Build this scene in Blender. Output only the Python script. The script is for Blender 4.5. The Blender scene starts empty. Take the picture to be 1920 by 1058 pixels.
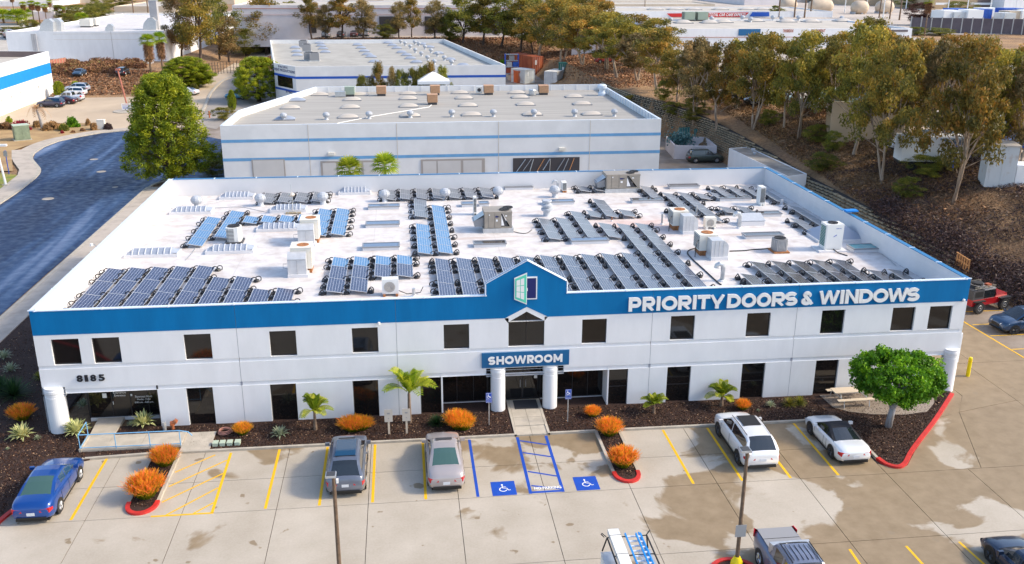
import bpy, bmesh, math, random
import numpy as np
from mathutils import Vector, Matrix
random.seed(7); RNG = np.random.default_rng(7)
SC = bpy.context.scene; COL = SC.collection
PI = math.pi
# ---------------------------------------------------------------- camera
CAM = np.array([21.5365, -52.653, 26.578]); YAW, PIT, ROL, FPX = 0.117989, 0.327345, 0.005187, 1746.67
cf = np.array([math.sin(YAW)*math.cos(PIT), math.cos(YAW)*math.cos(PIT), -math.sin(PIT)])
_r0 = np.array([math.cos(YAW), -math.sin(YAW), 0.0]); _u0 = np.cross(_r0, cf)
cr = math.cos(ROL)*_r0 + math.sin(ROL)*_u0; cu = -math.sin(ROL)*_r0 + math.cos(ROL)*_u0
camd = bpy.data.cameras.new('camera'); cam = bpy.data.objects.new('camera', camd); COL.objects.link(cam)
cam.matrix_world = Matrix(((cr[0], cu[0], -cf[0], CAM[0]), (cr[1], cu[1], -cf[1], CAM[1]), (cr[2], cu[2], -cf[2], CAM[2]), (0, 0, 0, 1)))
camd.sensor_width = 36; camd.lens = FPX/1920*36; camd.clip_end = 6000; camd.clip_start = 0.5
SC.camera = cam
# ---------------------------------------------------------------- light
SUN_AZ = math.radians(-7.0); SUN_EL = math.radians(36.0)      # azimuth from +x towards +y
sd = Vector((math.cos(SUN_AZ)*math.cos(SUN_EL), math.sin(SUN_AZ)*math.cos(SUN_EL), math.sin(SUN_EL)))
W = bpy.data.worlds.new('World'); SC.world = W; W.use_nodes = True
nt = W.node_tree; bg = nt.nodes['Background']; sky = nt.nodes.new('ShaderNodeTexSky'); sky.sky_type = 'NISHITA'
sky.sun_disc = False; sky.sun_elevation = SUN_EL; sky.sun_rotation = math.atan2(sd.x, sd.y)
sky.altitude = 50; sky.air_density = 1.0; sky.dust_density = 2.0; sky.ozone_density = 1.0
nt.links.new(sky.outputs[0], bg.inputs[0]); bg.inputs[1].default_value = 0.15
sl = bpy.data.lights.new('sun', 'SUN'); sl.energy = 1.9; sl.angle = math.radians(7.0); sl.color = (1.0, 0.86, 0.64)
so = bpy.data.objects.new('sun', sl); COL.objects.link(so); so.rotation_euler = sd.to_track_quat('Z', 'Y').to_euler()
VS = SC.view_settings; VS.view_transform = 'Standard'; VS.look = 'None'; VS.gamma = 1; VS.use_curve_mapping = False
VS.exposure = 1.07
SC.cycles.max_bounces = 6; SC.cycles.diffuse_bounces = 3; SC.cycles.glossy_bounces = 3; SC.cycles.transmission_bounces = 4
# ---------------------------------------------------------------- terrain and placing helpers
def ray(px, py):
    d = cf + cr*(px-960)/FPX - cu*(py-529)/FPX
    return d/np.linalg.norm(d)
def at(px, py, z=0.0):
    d = ray(px, py); t = (z-CAM[2])/d[2]; return CAM + t*d
def aty(px, py, y):
    d = ray(px, py); t = (y-CAM[1])/d[1]; return CAM + t*d
def sst(a, b, x):
    t = np.clip((x-a)/(b-a), 0, 1); return t*t*(3-2*t)
_fy = [-80, 0, 15, 28, 39, 47, 54, 64, 72.5, 84, 98, 111, 123, 152, 180, 205, 230]
_fx = [72, 71.6, 71.3, 71.1, 69.9, 69.6, 68.8, 68.5, 67.6, 66.7, 64.1, 60.6, 59.2, 59.2, 59.8, 56, 48]
_ft = [0.3, 0.6, 0.8, 1.2, 2.0, 2.2, 2.6, 3.2, 4.0, 4.6, 5.2, 5.2, 5.2, 5.0, 4.5, 2.5, 0.5]
def footx(y): return np.interp(y, _fy, _fx)
def topz(y): return np.interp(y, _fy, _ft)
def terr(x, y):
    x = np.asarray(x, float); y = np.asarray(y, float)
    fx = footx(y); tz = topz(y); P = np.interp(y, [20, 60, 95, 140], [4.8, 6.0, 6.6, 6.8])
    d = x-fx-1.5
    right = np.where(d < -1.5, 0, np.where(d < 0, tz*(d+1.5)/1.5, tz+(P-tz)*np.clip(d/np.maximum(84-fx-1.5, 10), 0, 1)))
    rear = 6.0*sst(205, 232, y)*sst(-22, -2, x-0.02*(y-205))
    left = 2.4*sst(150, 182, y)*(1-sst(-40, -25, x))
    far = 5.0*sst(235, 300, y)
    return np.maximum(np.maximum(right, rear), np.maximum(left, far))
def atT(px, py, up=0.0):
    d = ray(px, py); t = 30.0; prev = t
    while t < 2500:
        p = CAM+d*t
        if p[2] < float(terr(p[0], p[1]))+up:
            a, b = prev, t
            for _ in range(18):
                m = (a+b)/2; q = CAM+d*m
                if q[2] < float(terr(q[0], q[1]))+up: b = m
                else: a = m
            return CAM+d*b
        prev = t; t += 1.0+t*0.004
    return CAM+d*t
ORD = 'first second third fourth fifth sixth seventh eighth ninth tenth eleventh twelfth thirteenth fourteenth fifteenth sixteenth seventeenth eighteenth nineteenth twentieth twenty-first twenty-second twenty-third twenty-fourth twenty-fifth twenty-sixth twenty-seventh twenty-eighth twenty-ninth thirtieth'.split()
# ---------------------------------------------------------------- materials
def lin(c): return tuple((v/12.92 if v <= .04045 else ((v+.055)/1.055)**2.4) for v in [q/255 for q in c])
MATS = {}
def mat(name, col, rough=0.7, metal=0.0, var=0.0, vs=1.0, bump=0.0, bs=20.0, spec=0.5, col2=None, coat=0.0, stretch=None, detail=4, fac=(0.4, 0.62), emit=None):
    m = bpy.data.materials.new(name); m.use_nodes = True; n = m.node_tree.nodes; l = m.node_tree.links
    p = n['Principled BSDF']; p.inputs['Roughness'].default_value = rough; p.inputs['Metallic'].default_value = metal
    p.inputs['Specular IOR Level'].default_value = spec; p.inputs['Coat Weight'].default_value = coat; p.inputs['Coat Roughness'].default_value = 0.04
    p.inputs['Base Color'].default_value = (*col, 1)
    if var or col2 or bump:
        tc = n.new('ShaderNodeTexCoord'); mp = n.new('ShaderNodeMapping'); l.new(tc.outputs['Object'], mp.inputs[0])
        if stretch: mp.inputs['Scale'].default_value = stretch
    if var or col2:
        nz = n.new('ShaderNodeTexNoise'); nz.inputs['Scale'].default_value = vs; nz.inputs['Detail'].default_value = detail; nz.inputs['Roughness'].default_value = 0.62
        l.new(mp.outputs[0], nz.inputs['Vector'])
        r = n.new('ShaderNodeValToRGB'); l.new(nz.outputs[0], r.inputs[0])
        c2 = col2 if col2 else tuple(min(1, v*(1+var)) for v in col); c1 = col if col2 else tuple(v*(1-var) for v in col)
        r.color_ramp.elements[0].position = fac[0]; r.color_ramp.elements[1].position = fac[1]
        r.color_ramp.elements[0].color = (*c1, 1); r.color_ramp.elements[1].color = (*c2, 1)
        l.new(r.outputs[0], p.inputs['Base Color'])
    if bump:
        nb = n.new('ShaderNodeTexNoise'); nb.inputs['Scale'].default_value = bs; nb.inputs['Detail'].default_value = 5; l.new(mp.outputs[0], nb.inputs['Vector'])
        b = n.new('ShaderNodeBump'); b.inputs['Strength'].default_value = bump; b.inputs['Distance'].default_value = 0.05; l.new(nb.outputs[0], b.inputs['Height']); l.new(b.outputs[0], p.inputs['Normal'])
    MATS[name] = m; return m
def nodes_of(m): return m.node_tree.nodes, m.node_tree.links, m.node_tree.nodes['Principled BSDF']
mat('wall_white', (0.75, 0.76, 0.785), 0.75, var=0.03, vs=0.8, bump=0.12, bs=25, stretch=(1, 1, .35), detail=7)
mat('wall_white2', (0.72, 0.72, 0.72), 0.8, var=0.05, vs=0.25)
mat('wall_lilac', (0.66, 0.62, 0.64), 0.8, var=0.05, vs=0.2)
mat('wall_beige', (0.55, 0.47, 0.37), 0.85, var=0.06, vs=0.2)
mat('wall_tan', (0.50, 0.37, 0.24), 0.85, var=0.06, vs=0.2)
mat('wall_grey', (0.40, 0.40, 0.42), 0.85, var=0.08, vs=0.3)
mat('wall_brown', (0.20, 0.15, 0.14), 0.85, var=0.1, vs=0.3)
mat('groove', (0.30, 0.32, 0.38), 0.8)
mat('blue_band', (0.0, 0.15, 0.385), 0.7, var=0.07, vs=0.9, spec=0.2, stretch=(1, 1, .2), detail=7)
mat('sign_blue', (0.0, 0.105, 0.27), 0.5)
mat('band_light_blue', (0.14, 0.35, 0.60), 0.6, var=0.06, vs=0.8)
mat('band_royal', (0.01, 0.09, 0.46), 0.6, var=0.05, vs=0.8)
mat('band_bright', (0.0, 0.21, 0.66), 0.6, var=0.04, vs=0.8)
mat('white_paint', (0.80, 0.80, 0.80), 0.5)
mat('black_paint', (0.012, 0.013, 0.02), 0.5)
mat('mint', (0.10, 0.62, 0.45), 0.5); mat('navy', (0.003, 0.01, 0.12), 0.5)
mat('parapet_inner', (0.68, 0.675, 0.69), 0.7, var=0.02, vs=0.7)
mat('coping_white', (0.62, 0.70, 0.80), 0.45, metal=0.0)
mat('coping_blue', (0.02, 0.17, 0.38), 0.4)
m = mat('roof_white', (0.66, 0.635, 0.625), 0.65, col2=(0.50, 0.445, 0.42), vs=0.8, detail=10, fac=(0.44, 0.70), bump=0.2, bs=6)
n, l, p = nodes_of(m)     # rusty streaks on the white membrane
tc = n.new('ShaderNodeTexCoord'); mp = n.new('ShaderNodeMapping'); mp.inputs['Scale'].default_value = (0.16, 0.9, 1); l.new(tc.outputs['Object'], mp.inputs[0])
nz = n.new('ShaderNodeTexNoise'); nz.inputs['Scale'].default_value = 0.9; nz.inputs['Detail'].default_value = 9; nz.inputs['Roughness'].default_value = 0.7; l.new(mp.outputs[0], nz.inputs[0])
r = n.new('ShaderNodeValToRGB'); r.color_ramp.elements[0].position = 0.56; r.color_ramp.elements[1].position = 0.72; l.new(nz.outputs[0], r.inputs[0])
mx = n.new('ShaderNodeMixRGB'); src = p.inputs['Base Color'].links[0].from_socket; l.new(r.outputs[0], mx.inputs[0]); l.new(src, mx.inputs[1]); mx.inputs[2].default_value = (0.50, 0.40, 0.35, 1)
sep = n.new('ShaderNodeSeparateXYZ'); l.new(tc.outputs['Object'], sep.inputs[0])
def _m(op, a, b=0.0, c=None):
    x = n.new('ShaderNodeMath'); x.operation = op
    for i, v in ((0, a), (1, b), (2, c)):
        if v is None: continue
        if isinstance(v, (int, float)): x.inputs[i].default_value = v
        else: l.new(v, x.inputs[i])
    return x.outputs[0]
seam = _m('LESS_THAN', _m('FRACT', _m('MULTIPLY', sep.outputs[1], 1/1.9)), 0.035); seam2 = _m('LESS_THAN', _m('FRACT', _m('MULTIPLY', sep.outputs[0], 1/9.5)), 0.007); sm = _m('MULTIPLY', _m('MAXIMUM', seam, seam2), 0.30)
dx = _m('MULTIPLY', _m('SUBTRACT', sep.outputs[0], 41.0), 0.13); dy = _m('MULTIPLY', _m('SUBTRACT', sep.outputs[1], 20.5), 0.26); dd_ = _m('SQRT', _m('ADD', _m('MULTIPLY', dx, dx), _m('MULTIPLY', dy, dy)))
st_ = n.new('ShaderNodeMapRange'); l.new(dd_, st_.inputs[0]); st_.inputs[1].default_value = 1.0; st_.inputs[2].default_value = 0.1; st_.inputs[3].default_value = 0.0; st_.inputs[4].default_value = 1.0
stf = _m('MULTIPLY', st_.outputs[0], nz.outputs[0]); m2 = n.new('ShaderNodeMixRGB'); l.new(stf, m2.inputs[0]); l.new(mx.outputs[0], m2.inputs[1]); m2.inputs[2].default_value = (0.66, 0.36, 0.28, 1)
m3 = n.new('ShaderNodeMixRGB'); l.new(sm, m3.inputs[0]); l.new(m2.outputs[0], m3.inputs[1]); m3.inputs[2].default_value = (0.40, 0.37, 0.36, 1); l.new(m3.outputs[0], p.inputs['Base Color'])
mat('roof_grey', (0.30, 0.285, 0.26), 0.85, col2=(0.40, 0.38, 0.35), vs=0.5, stretch=(0.15, 3.0, 1), detail=6, fac=(0.35, 0.65))
mat('roof_grey2', (0.33, 0.315, 0.285), 0.85, col2=(0.42, 0.405, 0.37), vs=0.35, detail=7, fac=(0.35, 0.65))
mat('roof_pale', (0.46, 0.42, 0.37), 0.85, var=0.08, vs=0.2)
mat('roof_dirty', (0.26, 0.23, 0.20), 0.85, col2=(0.40, 0.36, 0.31), vs=0.6, detail=8)
# dark reflective window glass
mat('window_glass', (0.010, 0.009, 0.009), 0.05, spec=0.6)
mat('window_frame', (0.02, 0.018, 0.02), 0.45)
mat('frame_white', (0.6, 0.6, 0.62), 0.45)
mat('metal_grey', (0.35, 0.36, 0.38), 0.45, metal=0.3)
mat('galv', (0.52, 0.54, 0.56), 0.38, metal=0.55, var=0.08, vs=3)
mat('duct', (0.60, 0.61, 0.63), 0.42, metal=0.35, var=0.06, vs=2)
mat('vent_white', (0.44, 0.47, 0.52), 0.5, var=0.05, vs=5)
mat('beige_metal', (0.72, 0.69, 0.62), 0.6, col2=(0.62, 0.50, 0.36), vs=2.2, fac=(0.58, 0.8))
mat('rust', (0.35, 0.14, 0.05), 0.9, var=0.3, vs=5)
mat('ac_beige', (0.30, 0.265, 0.225), 0.5, var=0.06, vs=1.5)
mat('ac_white', (0.74, 0.74, 0.72), 0.45)
mat('ac_grey', (0.27, 0.27, 0.28), 0.5)
mat('ac_dark', (0.05, 0.05, 0.055), 0.6)
mat('cooler_tan', (0.52, 0.30, 0.17), 0.6, var=0.08, vs=3)
mat('cooler_green', (0.35, 0.42, 0.34), 0.6)
mat('black_plastic', (0.018, 0.018, 0.022), 0.5)
mat('skylight_rib', (0.44, 0.47, 0.53), 0.4)
mat('skylight_dome', (0.30, 0.34, 0.42), 0.3, spec=0.5)
mat('skylight_beige', (0.52, 0.47, 0.41), 0.4, var=0.05, vs=1)
mat('flat_glass', (0.12, 0.17, 0.26), 0.10, spec=0.9)
mat('flat_glass_brown', (0.07, 0.06, 0.055), 0.10, spec=0.9)
mat('teal_glass', (0.06, 0.28, 0.32), 0.10, spec=0.9)
mat('frame_alu', (0.30, 0.31, 0.33), 0.4, metal=0.4)
mat('red_paint', (0.52, 0.025, 0.02), 0.6, var=0.12, vs=3)
mat('kerb', (0.42, 0.38, 0.32), 0.85, var=0.10, vs=1.5, bump=0.1)
mat('yellow_paint', (0.82, 0.46, 0.0), 0.6, col2=(0.66, 0.38, 0.03), vs=2.5, fac=(0.55, 0.85))
mat('yellow_bright', (0.80, 0.62, 0.0), 0.5)
mat('handicap_blue', (0.005, 0.065, 0.42), 0.55, var=0.06, vs=2)
mat('wood_pole', (0.13, 0.085, 0.055), 0.8, var=0.2, vs=4)
mat('picnic', (0.66, 0.55, 0.42), 0.75, col2=(0.52, 0.38, 0.26), vs=2, fac=(0.6, 0.8))
mat('rail_blue', (0.18, 0.42, 0.68), 0.4)
mat('sidewalk', (0.46, 0.40, 0.34), 0.85, col2=(0.34, 0.295, 0.25), vs=0.6, detail=6, fac=(0.45, 0.7))
mat('box_green', (0.20, 0.25, 0.17), 0.7, var=0.1, vs=2)
mat('green_plastic', (0.42, 0.50, 0.40), 0.7)
mat('hose', (0.42, 0.20, 0.16), 0.6)
mat('copper_orange', (0.42, 0.13, 0.05), 0.5)
mat('dirt_tan', (0.40, 0.27, 0.13), 0.95, col2=(0.30, 0.19, 0.09), vs=0.25, detail=10, bump=0.4, bs=3)
mat('lawn', (0.15, 0.20, 0.02), 0.9, col2=(0.28, 0.24, 0.05), vs=0.5, detail=8, bump=0.4, bs=10)
mat('lot_tan', (0.52, 0.41, 0.29), 0.85, col2=(0.40, 0.31, 0.22), vs=0.08, detail=9, fac=(0.4, 0.68), stretch=(1, 0.6, 1))
mat('lot_grey', (0.24, 0.22, 0.20), 0.85, col2=(0.33, 0.29, 0.25), vs=0.1, detail=8)
mat('lot_plateau', (0.50, 0.43, 0.37), 0.85, col2=(0.36, 0.31, 0.27), vs=0.06, detail=8)
mat('yard_concrete', (0.30, 0.25, 0.21), 0.8, col2=(0.21, 0.165, 0.125), vs=0.22, detail=7, fac=(0.42, 0.6))
mat('joint_dark', (0.07, 0.06, 0.05), 0.9)
mat('container_red', (0.30, 0.06, 0.022), 0.6, col2=(0.42, 0.11, 0.04), vs=0.8, stretch=(1, 1, 0.3))
mat('container_blue', (0.03, 0.20, 0.42), 0.6, var=0.1, vs=1)
mat('container_orange', (0.62, 0.13, 0.03), 0.6, var=0.1, vs=1)
mat('container_pale', (0.55, 0.58, 0.60), 0.6, col2=(0.42, 0.33, 0.27), vs=0.8, fac=(0.55, 0.75))
mat('container_teal', (0.02, 0.16, 0.15), 0.6, var=0.1, vs=1)
mat('tarp_blue', (0.02, 0.10, 0.45), 0.6, var=0.2, vs=1)
mat('fence_wire', (0.06, 0.05, 0.04), 0.7)
mat('bark_pale', (0.42, 0.33, 0.25), 0.85, col2=(0.22, 0.15, 0.10), vs=1.3, stretch=(1.5, 1.5, 0.4), detail=6)
mat('bark_dark', (0.09, 0.06, 0.045), 0.9, var=0.3, vs=2)
mat('bark_palm', (0.20, 0.14, 0.10), 0.9, var=0.25, vs=4)
mat('bark_grey', (0.34, 0.33, 0.34), 0.85, col2=(0.20, 0.18, 0.17), vs=3, stretch=(2, 2, 0.5))
mat('palm_skirt', (0.33, 0.23, 0.13), 0.95, var=0.3, vs=3)
mat('crib_block', (0.36, 0.30, 0.20), 0.9, col2=(0.23, 0.19, 0.13), vs=0.6, detail=8)
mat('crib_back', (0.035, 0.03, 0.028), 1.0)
mat('pallet', (0.42, 0.20, 0.07), 0.8)
mat('tank_beige', (0.55, 0.44, 0.33), 0.6, var=0.08, vs=0.3)
mat('fence_purple', (0.12, 0.10, 0.115), 0.8, var=0.1, vs=0.3)
mat('band_red', (0.58, 0.02, 0.02), 0.6); mat('stripe_brick', (0.40, 0.14, 0.10), 0.7)
mat('opening_dark', (0.05, 0.045, 0.05), 0.6)
mat('door_white', (0.58, 0.56, 0.54), 0.6, var=0.03, vs=0.5)
mat('door_recess', (0.38, 0.34, 0.31), 0.7)
mat('mulch', (0.060, 0.026, 0.017), 0.95, col2=(0.020, 0.010, 0.008), vs=16, detail=8, fac=(0.40, 0.60), bump=0.9, bs=30)
mat('scrub_brown', (0.085, 0.04, 0.03), 0.9, col2=(0.20, 0.09, 0.05), vs=0.8)
# the street: dark wet asphalt, reflected sky blue painted into the base colour, pale streaks
m = mat('asphalt_street', (0.012, 0.022, 0.062), 0.42, spec=0.32)
n, l, p = nodes_of(m)
tc = n.new('ShaderNodeTexCoord'); mp = n.new('ShaderNodeMapping'); mp.inputs['Rotation'].default_value = (0, 0, math.radians(10)); mp.inputs['Scale'].default_value = (0.9, 0.085, 1); l.new(tc.outputs['Object'], mp.inputs[0])
nz = n.new('ShaderNodeTexNoise'); nz.inputs['Scale'].default_value = 0.20; nz.inputs['Detail'].default_value = 3.5; nz.inputs['Roughness'].default_value = 0.55; nz.inputs['Distortion'].default_value = 0.7; l.new(mp.outputs[0], nz.inputs[0])
r = n.new('ShaderNodeValToRGB'); e = r.color_ramp.elements; e[0].position = 0.36; e[0].color = (0.008, 0.016, 0.050, 1); e[1].position = 0.75; e[1].color = (0.17, 0.225, 0.35, 1)
q = e.new(0.52); q.color = (0.011, 0.027, 0.078, 1); q = e.new(0.60); q.color = (0.030, 0.066, 0.155, 1)
l.new(nz.outputs[0], r.inputs[0]); l.new(r.outputs[0], p.inputs['Base Color'])
nb = n.new('ShaderNodeTexNoise'); nb.inputs['Scale'].default_value = 1.2; l.new(tc.outputs['Object'], nb.inputs[0])
rr = n.new('ShaderNodeMapRange'); l.new(nb.outputs[0], rr.inputs[0]); rr.inputs[1].default_value = 0.35; rr.inputs[2].default_value = 0.65; rr.inputs[3].default_value = 0.42; rr.inputs[4].default_value = 0.7; l.new(rr.outputs[0], p.inputs['Roughness'])
# parking concrete: pale dry concrete with damp patches that have crisp edges; more of them towards +x
m = mat('parking_concrete', (0.5, 0.45, 0.39), 0.8)
n, l, p = nodes_of(m)
geo = n.new('ShaderNodeNewGeometry'); tcx = geo.outputs['Position']
def nd(k, **kw):
    a = n.new(k)
    for q_, v in kw.items(): setattr(a, q_, v)
    return a
def noise(scale, detail=6, rough=0.6, vec=None, dist=0.0):
    a = n.new('ShaderNodeTexNoise'); a.inputs['Scale'].default_value = scale; a.inputs['Detail'].default_value = detail; a.inputs['Roughness'].default_value = rough; a.inputs['Distortion'].default_value = dist
    l.new(vec if vec else tcx, a.inputs['Vector']); return a.outputs[0]
def ramp(s, p0, c0, p1, c1):
    a = n.new('ShaderNodeValToRGB'); a.color_ramp.elements[0].position = p0; a.color_ramp.elements[1].position = p1; a.color_ramp.elements[0].color = (*c0, 1); a.color_ramp.elements[1].color = (*c1, 1); l.new(s, a.inputs[0]); return a.outputs[0]
def mixc(f, a, b):
    x = n.new('ShaderNodeMixRGB')
    for i, v in ((0, f), (1, a), (2, b)):
        if isinstance(v, tuple): x.inputs[i].default_value = (*v, 1)
        elif isinstance(v, float): x.inputs[i].default_value = v
        else: l.new(v, x.inputs[i])
    return x.outputs[0]
def mth(op, a, b):
    x = n.new('ShaderNodeMath'); x.operation = op
    for i, v in ((0, a), (1, b)):
        if isinstance(v, (int, float)): x.inputs[i].default_value = v
        else: l.new(v, x.inputs[i])
    return x.outputs[0]
dry = ramp(noise(0.35, 8), 0.35, (0.40, 0.345, 0.27), 0.7, (0.52, 0.46, 0.38))
dry = mixc(0.25, dry, ramp(noise(9, 6), 0.3, (0.29, 0.25, 0.21), 0.7, (0.48, 0.44, 0.38)))
sx = n.new('ShaderNodeSeparateXYZ'); l.new(tcx, sx.inputs[0])
side = n.new('ShaderNodeMapRange'); side.inputs[1].default_value = 22; side.inputs[2].default_value = 46; side.inputs[3].default_value = -0.035; side.inputs[4].default_value = 0.20; l.new(sx.outputs[0], side.inputs[0])
near = n.new('ShaderNodeMapRange'); near.inputs[1].default_value = -10.2; near.inputs[2].default_value = -3.5; near.inputs[3].default_value = -0.02; near.inputs[4].default_value = 0.055; l.new(sx.outputs[1], near.inputs[0])
wn = mth('ADD', mth('ADD', noise(0.21, 7, 0.5, dist=0.4), side.outputs[0]), near.outputs[0])
wet = ramp(wn, 0.592, (0, 0, 0), 0.622, (1, 1, 1))
damp = ramp(noise(1.1, 7), 0.3, (0.22, 0.16, 0.092), 0.7, (0.30, 0.225, 0.14))
c = mixc(wet, dry, damp)
p.inputs['Roughness'].default_value = 0.62
small = ramp(noise(0.9, 3, 0.4), 0.70, (0, 0, 0), 0.72, (1, 1, 1)); c = mixc(small, c, (0.25, 0.19, 0.12))
l.new(c, p.inputs['Base Color'])
bb = n.new('ShaderNodeBump'); bb.inputs['Strength'].default_value = 0.12; bb.inputs['Distance'].default_value = 0.03; l.new(noise(40, 5), bb.inputs['Height']); l.new(bb.outputs[0], p.inputs['Normal'])
# hillside ground
m = mat('hill_ground', (0.2, 0.12, 0.07), 0.95)
n, l, p = nodes_of(m)
geo = n.new('ShaderNodeNewGeometry'); tcx = geo.outputs['Position']
a = ramp(noise(0.09, 9, 0.65), 0.40, (0.20, 0.105, 0.058), 0.62, (0.52, 0.29, 0.125))
b = ramp(noise(2.2, 9, 0.75), 0.35, (0.06, 0.036, 0.025), 0.68, (0.48, 0.32, 0.17))
c = mixc(0.5, a, b)
l.new(c, p.inputs['Base Color'])
bb = n.new('ShaderNodeBump'); bb.inputs['Strength'].default_value = 1.0; bb.inputs['Distance'].default_value = 0.4; l.new(noise(1.8, 8, 0.75), bb.inputs['Height']); l.new(bb.outputs[0], p.inputs['Normal'])
# solar cells: printed cell grid under glass (flat print); sky reflection painted into the tones
def cellmat(name, cell, line, nx, ny, wx, wy, rough, spec):
    m = mat(name, cell, rough, spec=spec, coat=0.1); n, l, p = nodes_of(m)
    tc = n.new('ShaderNodeTexCoord'); s = n.new('ShaderNodeSeparateXYZ'); l.new(tc.outputs['Object'], s.inputs[0])
    def M(op, a, b):
        x = n.new('ShaderNodeMath'); x.operation = op
        for i, v in ((0, a), (1, b)):
            if isinstance(v, (int, float)): x.inputs[i].default_value = v
            else: l.new(v, x.inputs[i])
        return x.outputs[0]
    fx = M('FRACT', M('MULTIPLY', M('SUBTRACT', s.outputs[0], 0.03), nx), 0); fy = M('FRACT', M('MULTIPLY', M('SUBTRACT', s.outputs[1], 0.03), ny), 0)
    ex = M('MINIMUM', fx, M('SUBTRACT', 1.0, fx)); ey = M('MINIMUM', fy, M('SUBTRACT', 1.0, fy))
    lx = M('LESS_THAN', ex, wx); ly = M('LESS_THAN', ey, wy)
    corner = M('LESS_THAN', M('ADD', ex, ey), 0.20)
    f = M('MAXIMUM', M('MAXIMUM', lx, ly), corner)
    mx = n.new('ShaderNodeMixRGB'); l.new(f, mx.inputs[0]); mx.inputs[1].default_value = (*cell, 1); mx.inputs[2].default_value = (*line, 1); l.new(mx.outputs[0], p.inputs['Base Color'])
    return m
cellmat('cells_reflect_brown', (0.028, 0.024, 0.028), (0.34, 0.34, 0.36), 1/0.1817, 1/0.2225, 0.03, 0.035, 0.2, 0.4)
cellmat('cells_reflect_grey', (0.125, 0.14, 0.165), (0.34, 0.36, 0.40), 1/0.1817, 1/0.333, 0.04, 0.02, 0.3, 0.5)
cellmat('cells_reflect_slate', (0.030, 0.040, 0.080), (0.40, 0.42, 0.48), 1/0.1817, 1/0.2225, 0.03, 0.035, 0.2, 0.4)
cellmat('cells_navy', (0.008, 0.014, 0.062), (0.42, 0.45, 0.55), 1/0.1817, 1/0.2225, 0.03, 0.035, 0.16, 0.5)
cellmat('cells_reflect_pale', (0.045, 0.16, 0.34), (0.38, 0.44, 0.55), 1/0.1817, 1/0.333, 0.05, 0.02, 0.22, 0.8)
mat('panel_frame', (0.62, 0.63, 0.66), 0.35, metal=0.5)
# foliage: per-leaf random value picks between leaf colours of the plant
def leafmat(name, stops, rough=0.6, obvar=0.15, trans=0.25):
    m = bpy.data.materials.new(name); m.use_nodes = True; n = m.node_tree.nodes; l = m.node_tree.links; p = n['Principled BSDF']
    p.inputs['Roughness'].default_value = rough; p.inputs['Specular IOR Level'].default_value = 0.3
    at_ = n.new('ShaderNodeAttribute'); at_.attribute_name = 'v'
    r = n.new('ShaderNodeValToRGB'); e = r.color_ramp.elements
    e[0].position = stops[0][0]; e[0].color = (*stops[0][1], 1); e[1].position = stops[-1][0]; e[1].color = (*stops[-1][1], 1)
    for s_, c_ in stops[1:-1]:
        q = e.new(s_); q.color = (*c_, 1)
    l.new(at_.outputs['Fac'], r.inputs[0])
    oi = n.new('ShaderNodeObjectInfo'); hs = n.new('ShaderNodeHueSaturation')
    mr = n.new('ShaderNodeMapRange'); mr.inputs[3].default_value = 1-obvar; mr.inputs[4].default_value = 1+obvar; l.new(oi.outputs['Random'], mr.inputs[0]); l.new(mr.outputs[0], hs.inputs['Value'])
    mr2 = n.new('ShaderNodeMapRange'); mr2.inputs[3].default_value = 0.5-obvar*0.09; mr2.inputs[4].default_value = 0.5+obvar*0.05
    mm = n.new('ShaderNodeMath'); mm.operation = 'FRACT'; mu = n.new('ShaderNodeMath'); mu.operation = 'MULTIPLY'; mu.inputs[1].default_value = 7.31; l.new(oi.outputs['Random'], mu.inputs[0]); l.new(mu.outputs[0], mm.inputs[0]); l.new(mm.outputs[0], mr2.inputs[0]); l.new(mr2.outputs[0], hs.inputs['Hue'])
    l.new(r.outputs[0], hs.inputs['Color']); l.new(hs.outputs[0], p.inputs['Base Color'])
    if trans:
        tb = n.new('ShaderNodeBsdfTranslucent'); l.new(hs.outputs[0], tb.inputs[0]); ms = n.new('ShaderNodeMixShader'); ms.inputs[0].default_value = trans
        o = n['Material Output']; l.new(p.outputs[0], ms.inputs[1]); l.new(tb.outputs[0], ms.inputs[2]); l.new(ms.outputs[0], o.inputs[0])
    MATS[name] = m; return m
leafmat('leaf_euc', [(0.0, (0.06, 0.07, 0.02)), (0.35, (0.16, 0.155, 0.035)), (0.7, (0.36, 0.27, 0.04)), (1.0, (0.58, 0.32, 0.06))], obvar=0.3, trans=0.35)
leafmat('leaf_olive', [(0.0, (0.08, 0.075, 0.03)), (0.5, (0.23, 0.18, 0.07)), (1.0, (0.48, 0.29, 0.11))], obvar=0.2, trans=0.35)
leafmat('leaf_pine', [(0.0, (0.045, 0.085, 0.008)), (0.4, (0.22, 0.29, 0.015)), (1.0, (0.66, 0.62, 0.03))], obvar=0.1, trans=0.35)
leafmat('leaf_ficus', [(0.0, (0.03, 0.09, 0.008)), (0.5, (0.11, 0.28, 0.012)), (1.0, (0.34, 0.58, 0.02))], obvar=0.0, trans=0.35)
leafmat('leaf_palm', [(0.0, (0.06, 0.13, 0.010)), (0.5, (0.24, 0.34, 0.015)), (1.0, (0.60, 0.58, 0.05))], obvar=0.15, trans=0.4)
leafmat('leaf_green', [(0.0, (0.045, 0.065, 0.014)), (0.5, (0.16, 0.18, 0.03)), (1.0, (0.40, 0.33, 0.04))], obvar=0.25, trans=0.35)
leafmat('leaf_dark', [(0.0, (0.010, 0.028, 0.014)), (0.5, (0.02, 0.065, 0.02)), (1.0, (0.06, 0.13, 0.03))], obvar=0.1)
leafmat('leaf_fire', [(0.0, (0.12, 0.20, 0.01)), (0.34, (0.46, 0.38, 0.015)), (0.66, (0.94, 0.46, 0.03)), (1.0, (0.96, 0.25, 0.07))], obvar=0.12, trans=0.45)
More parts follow.
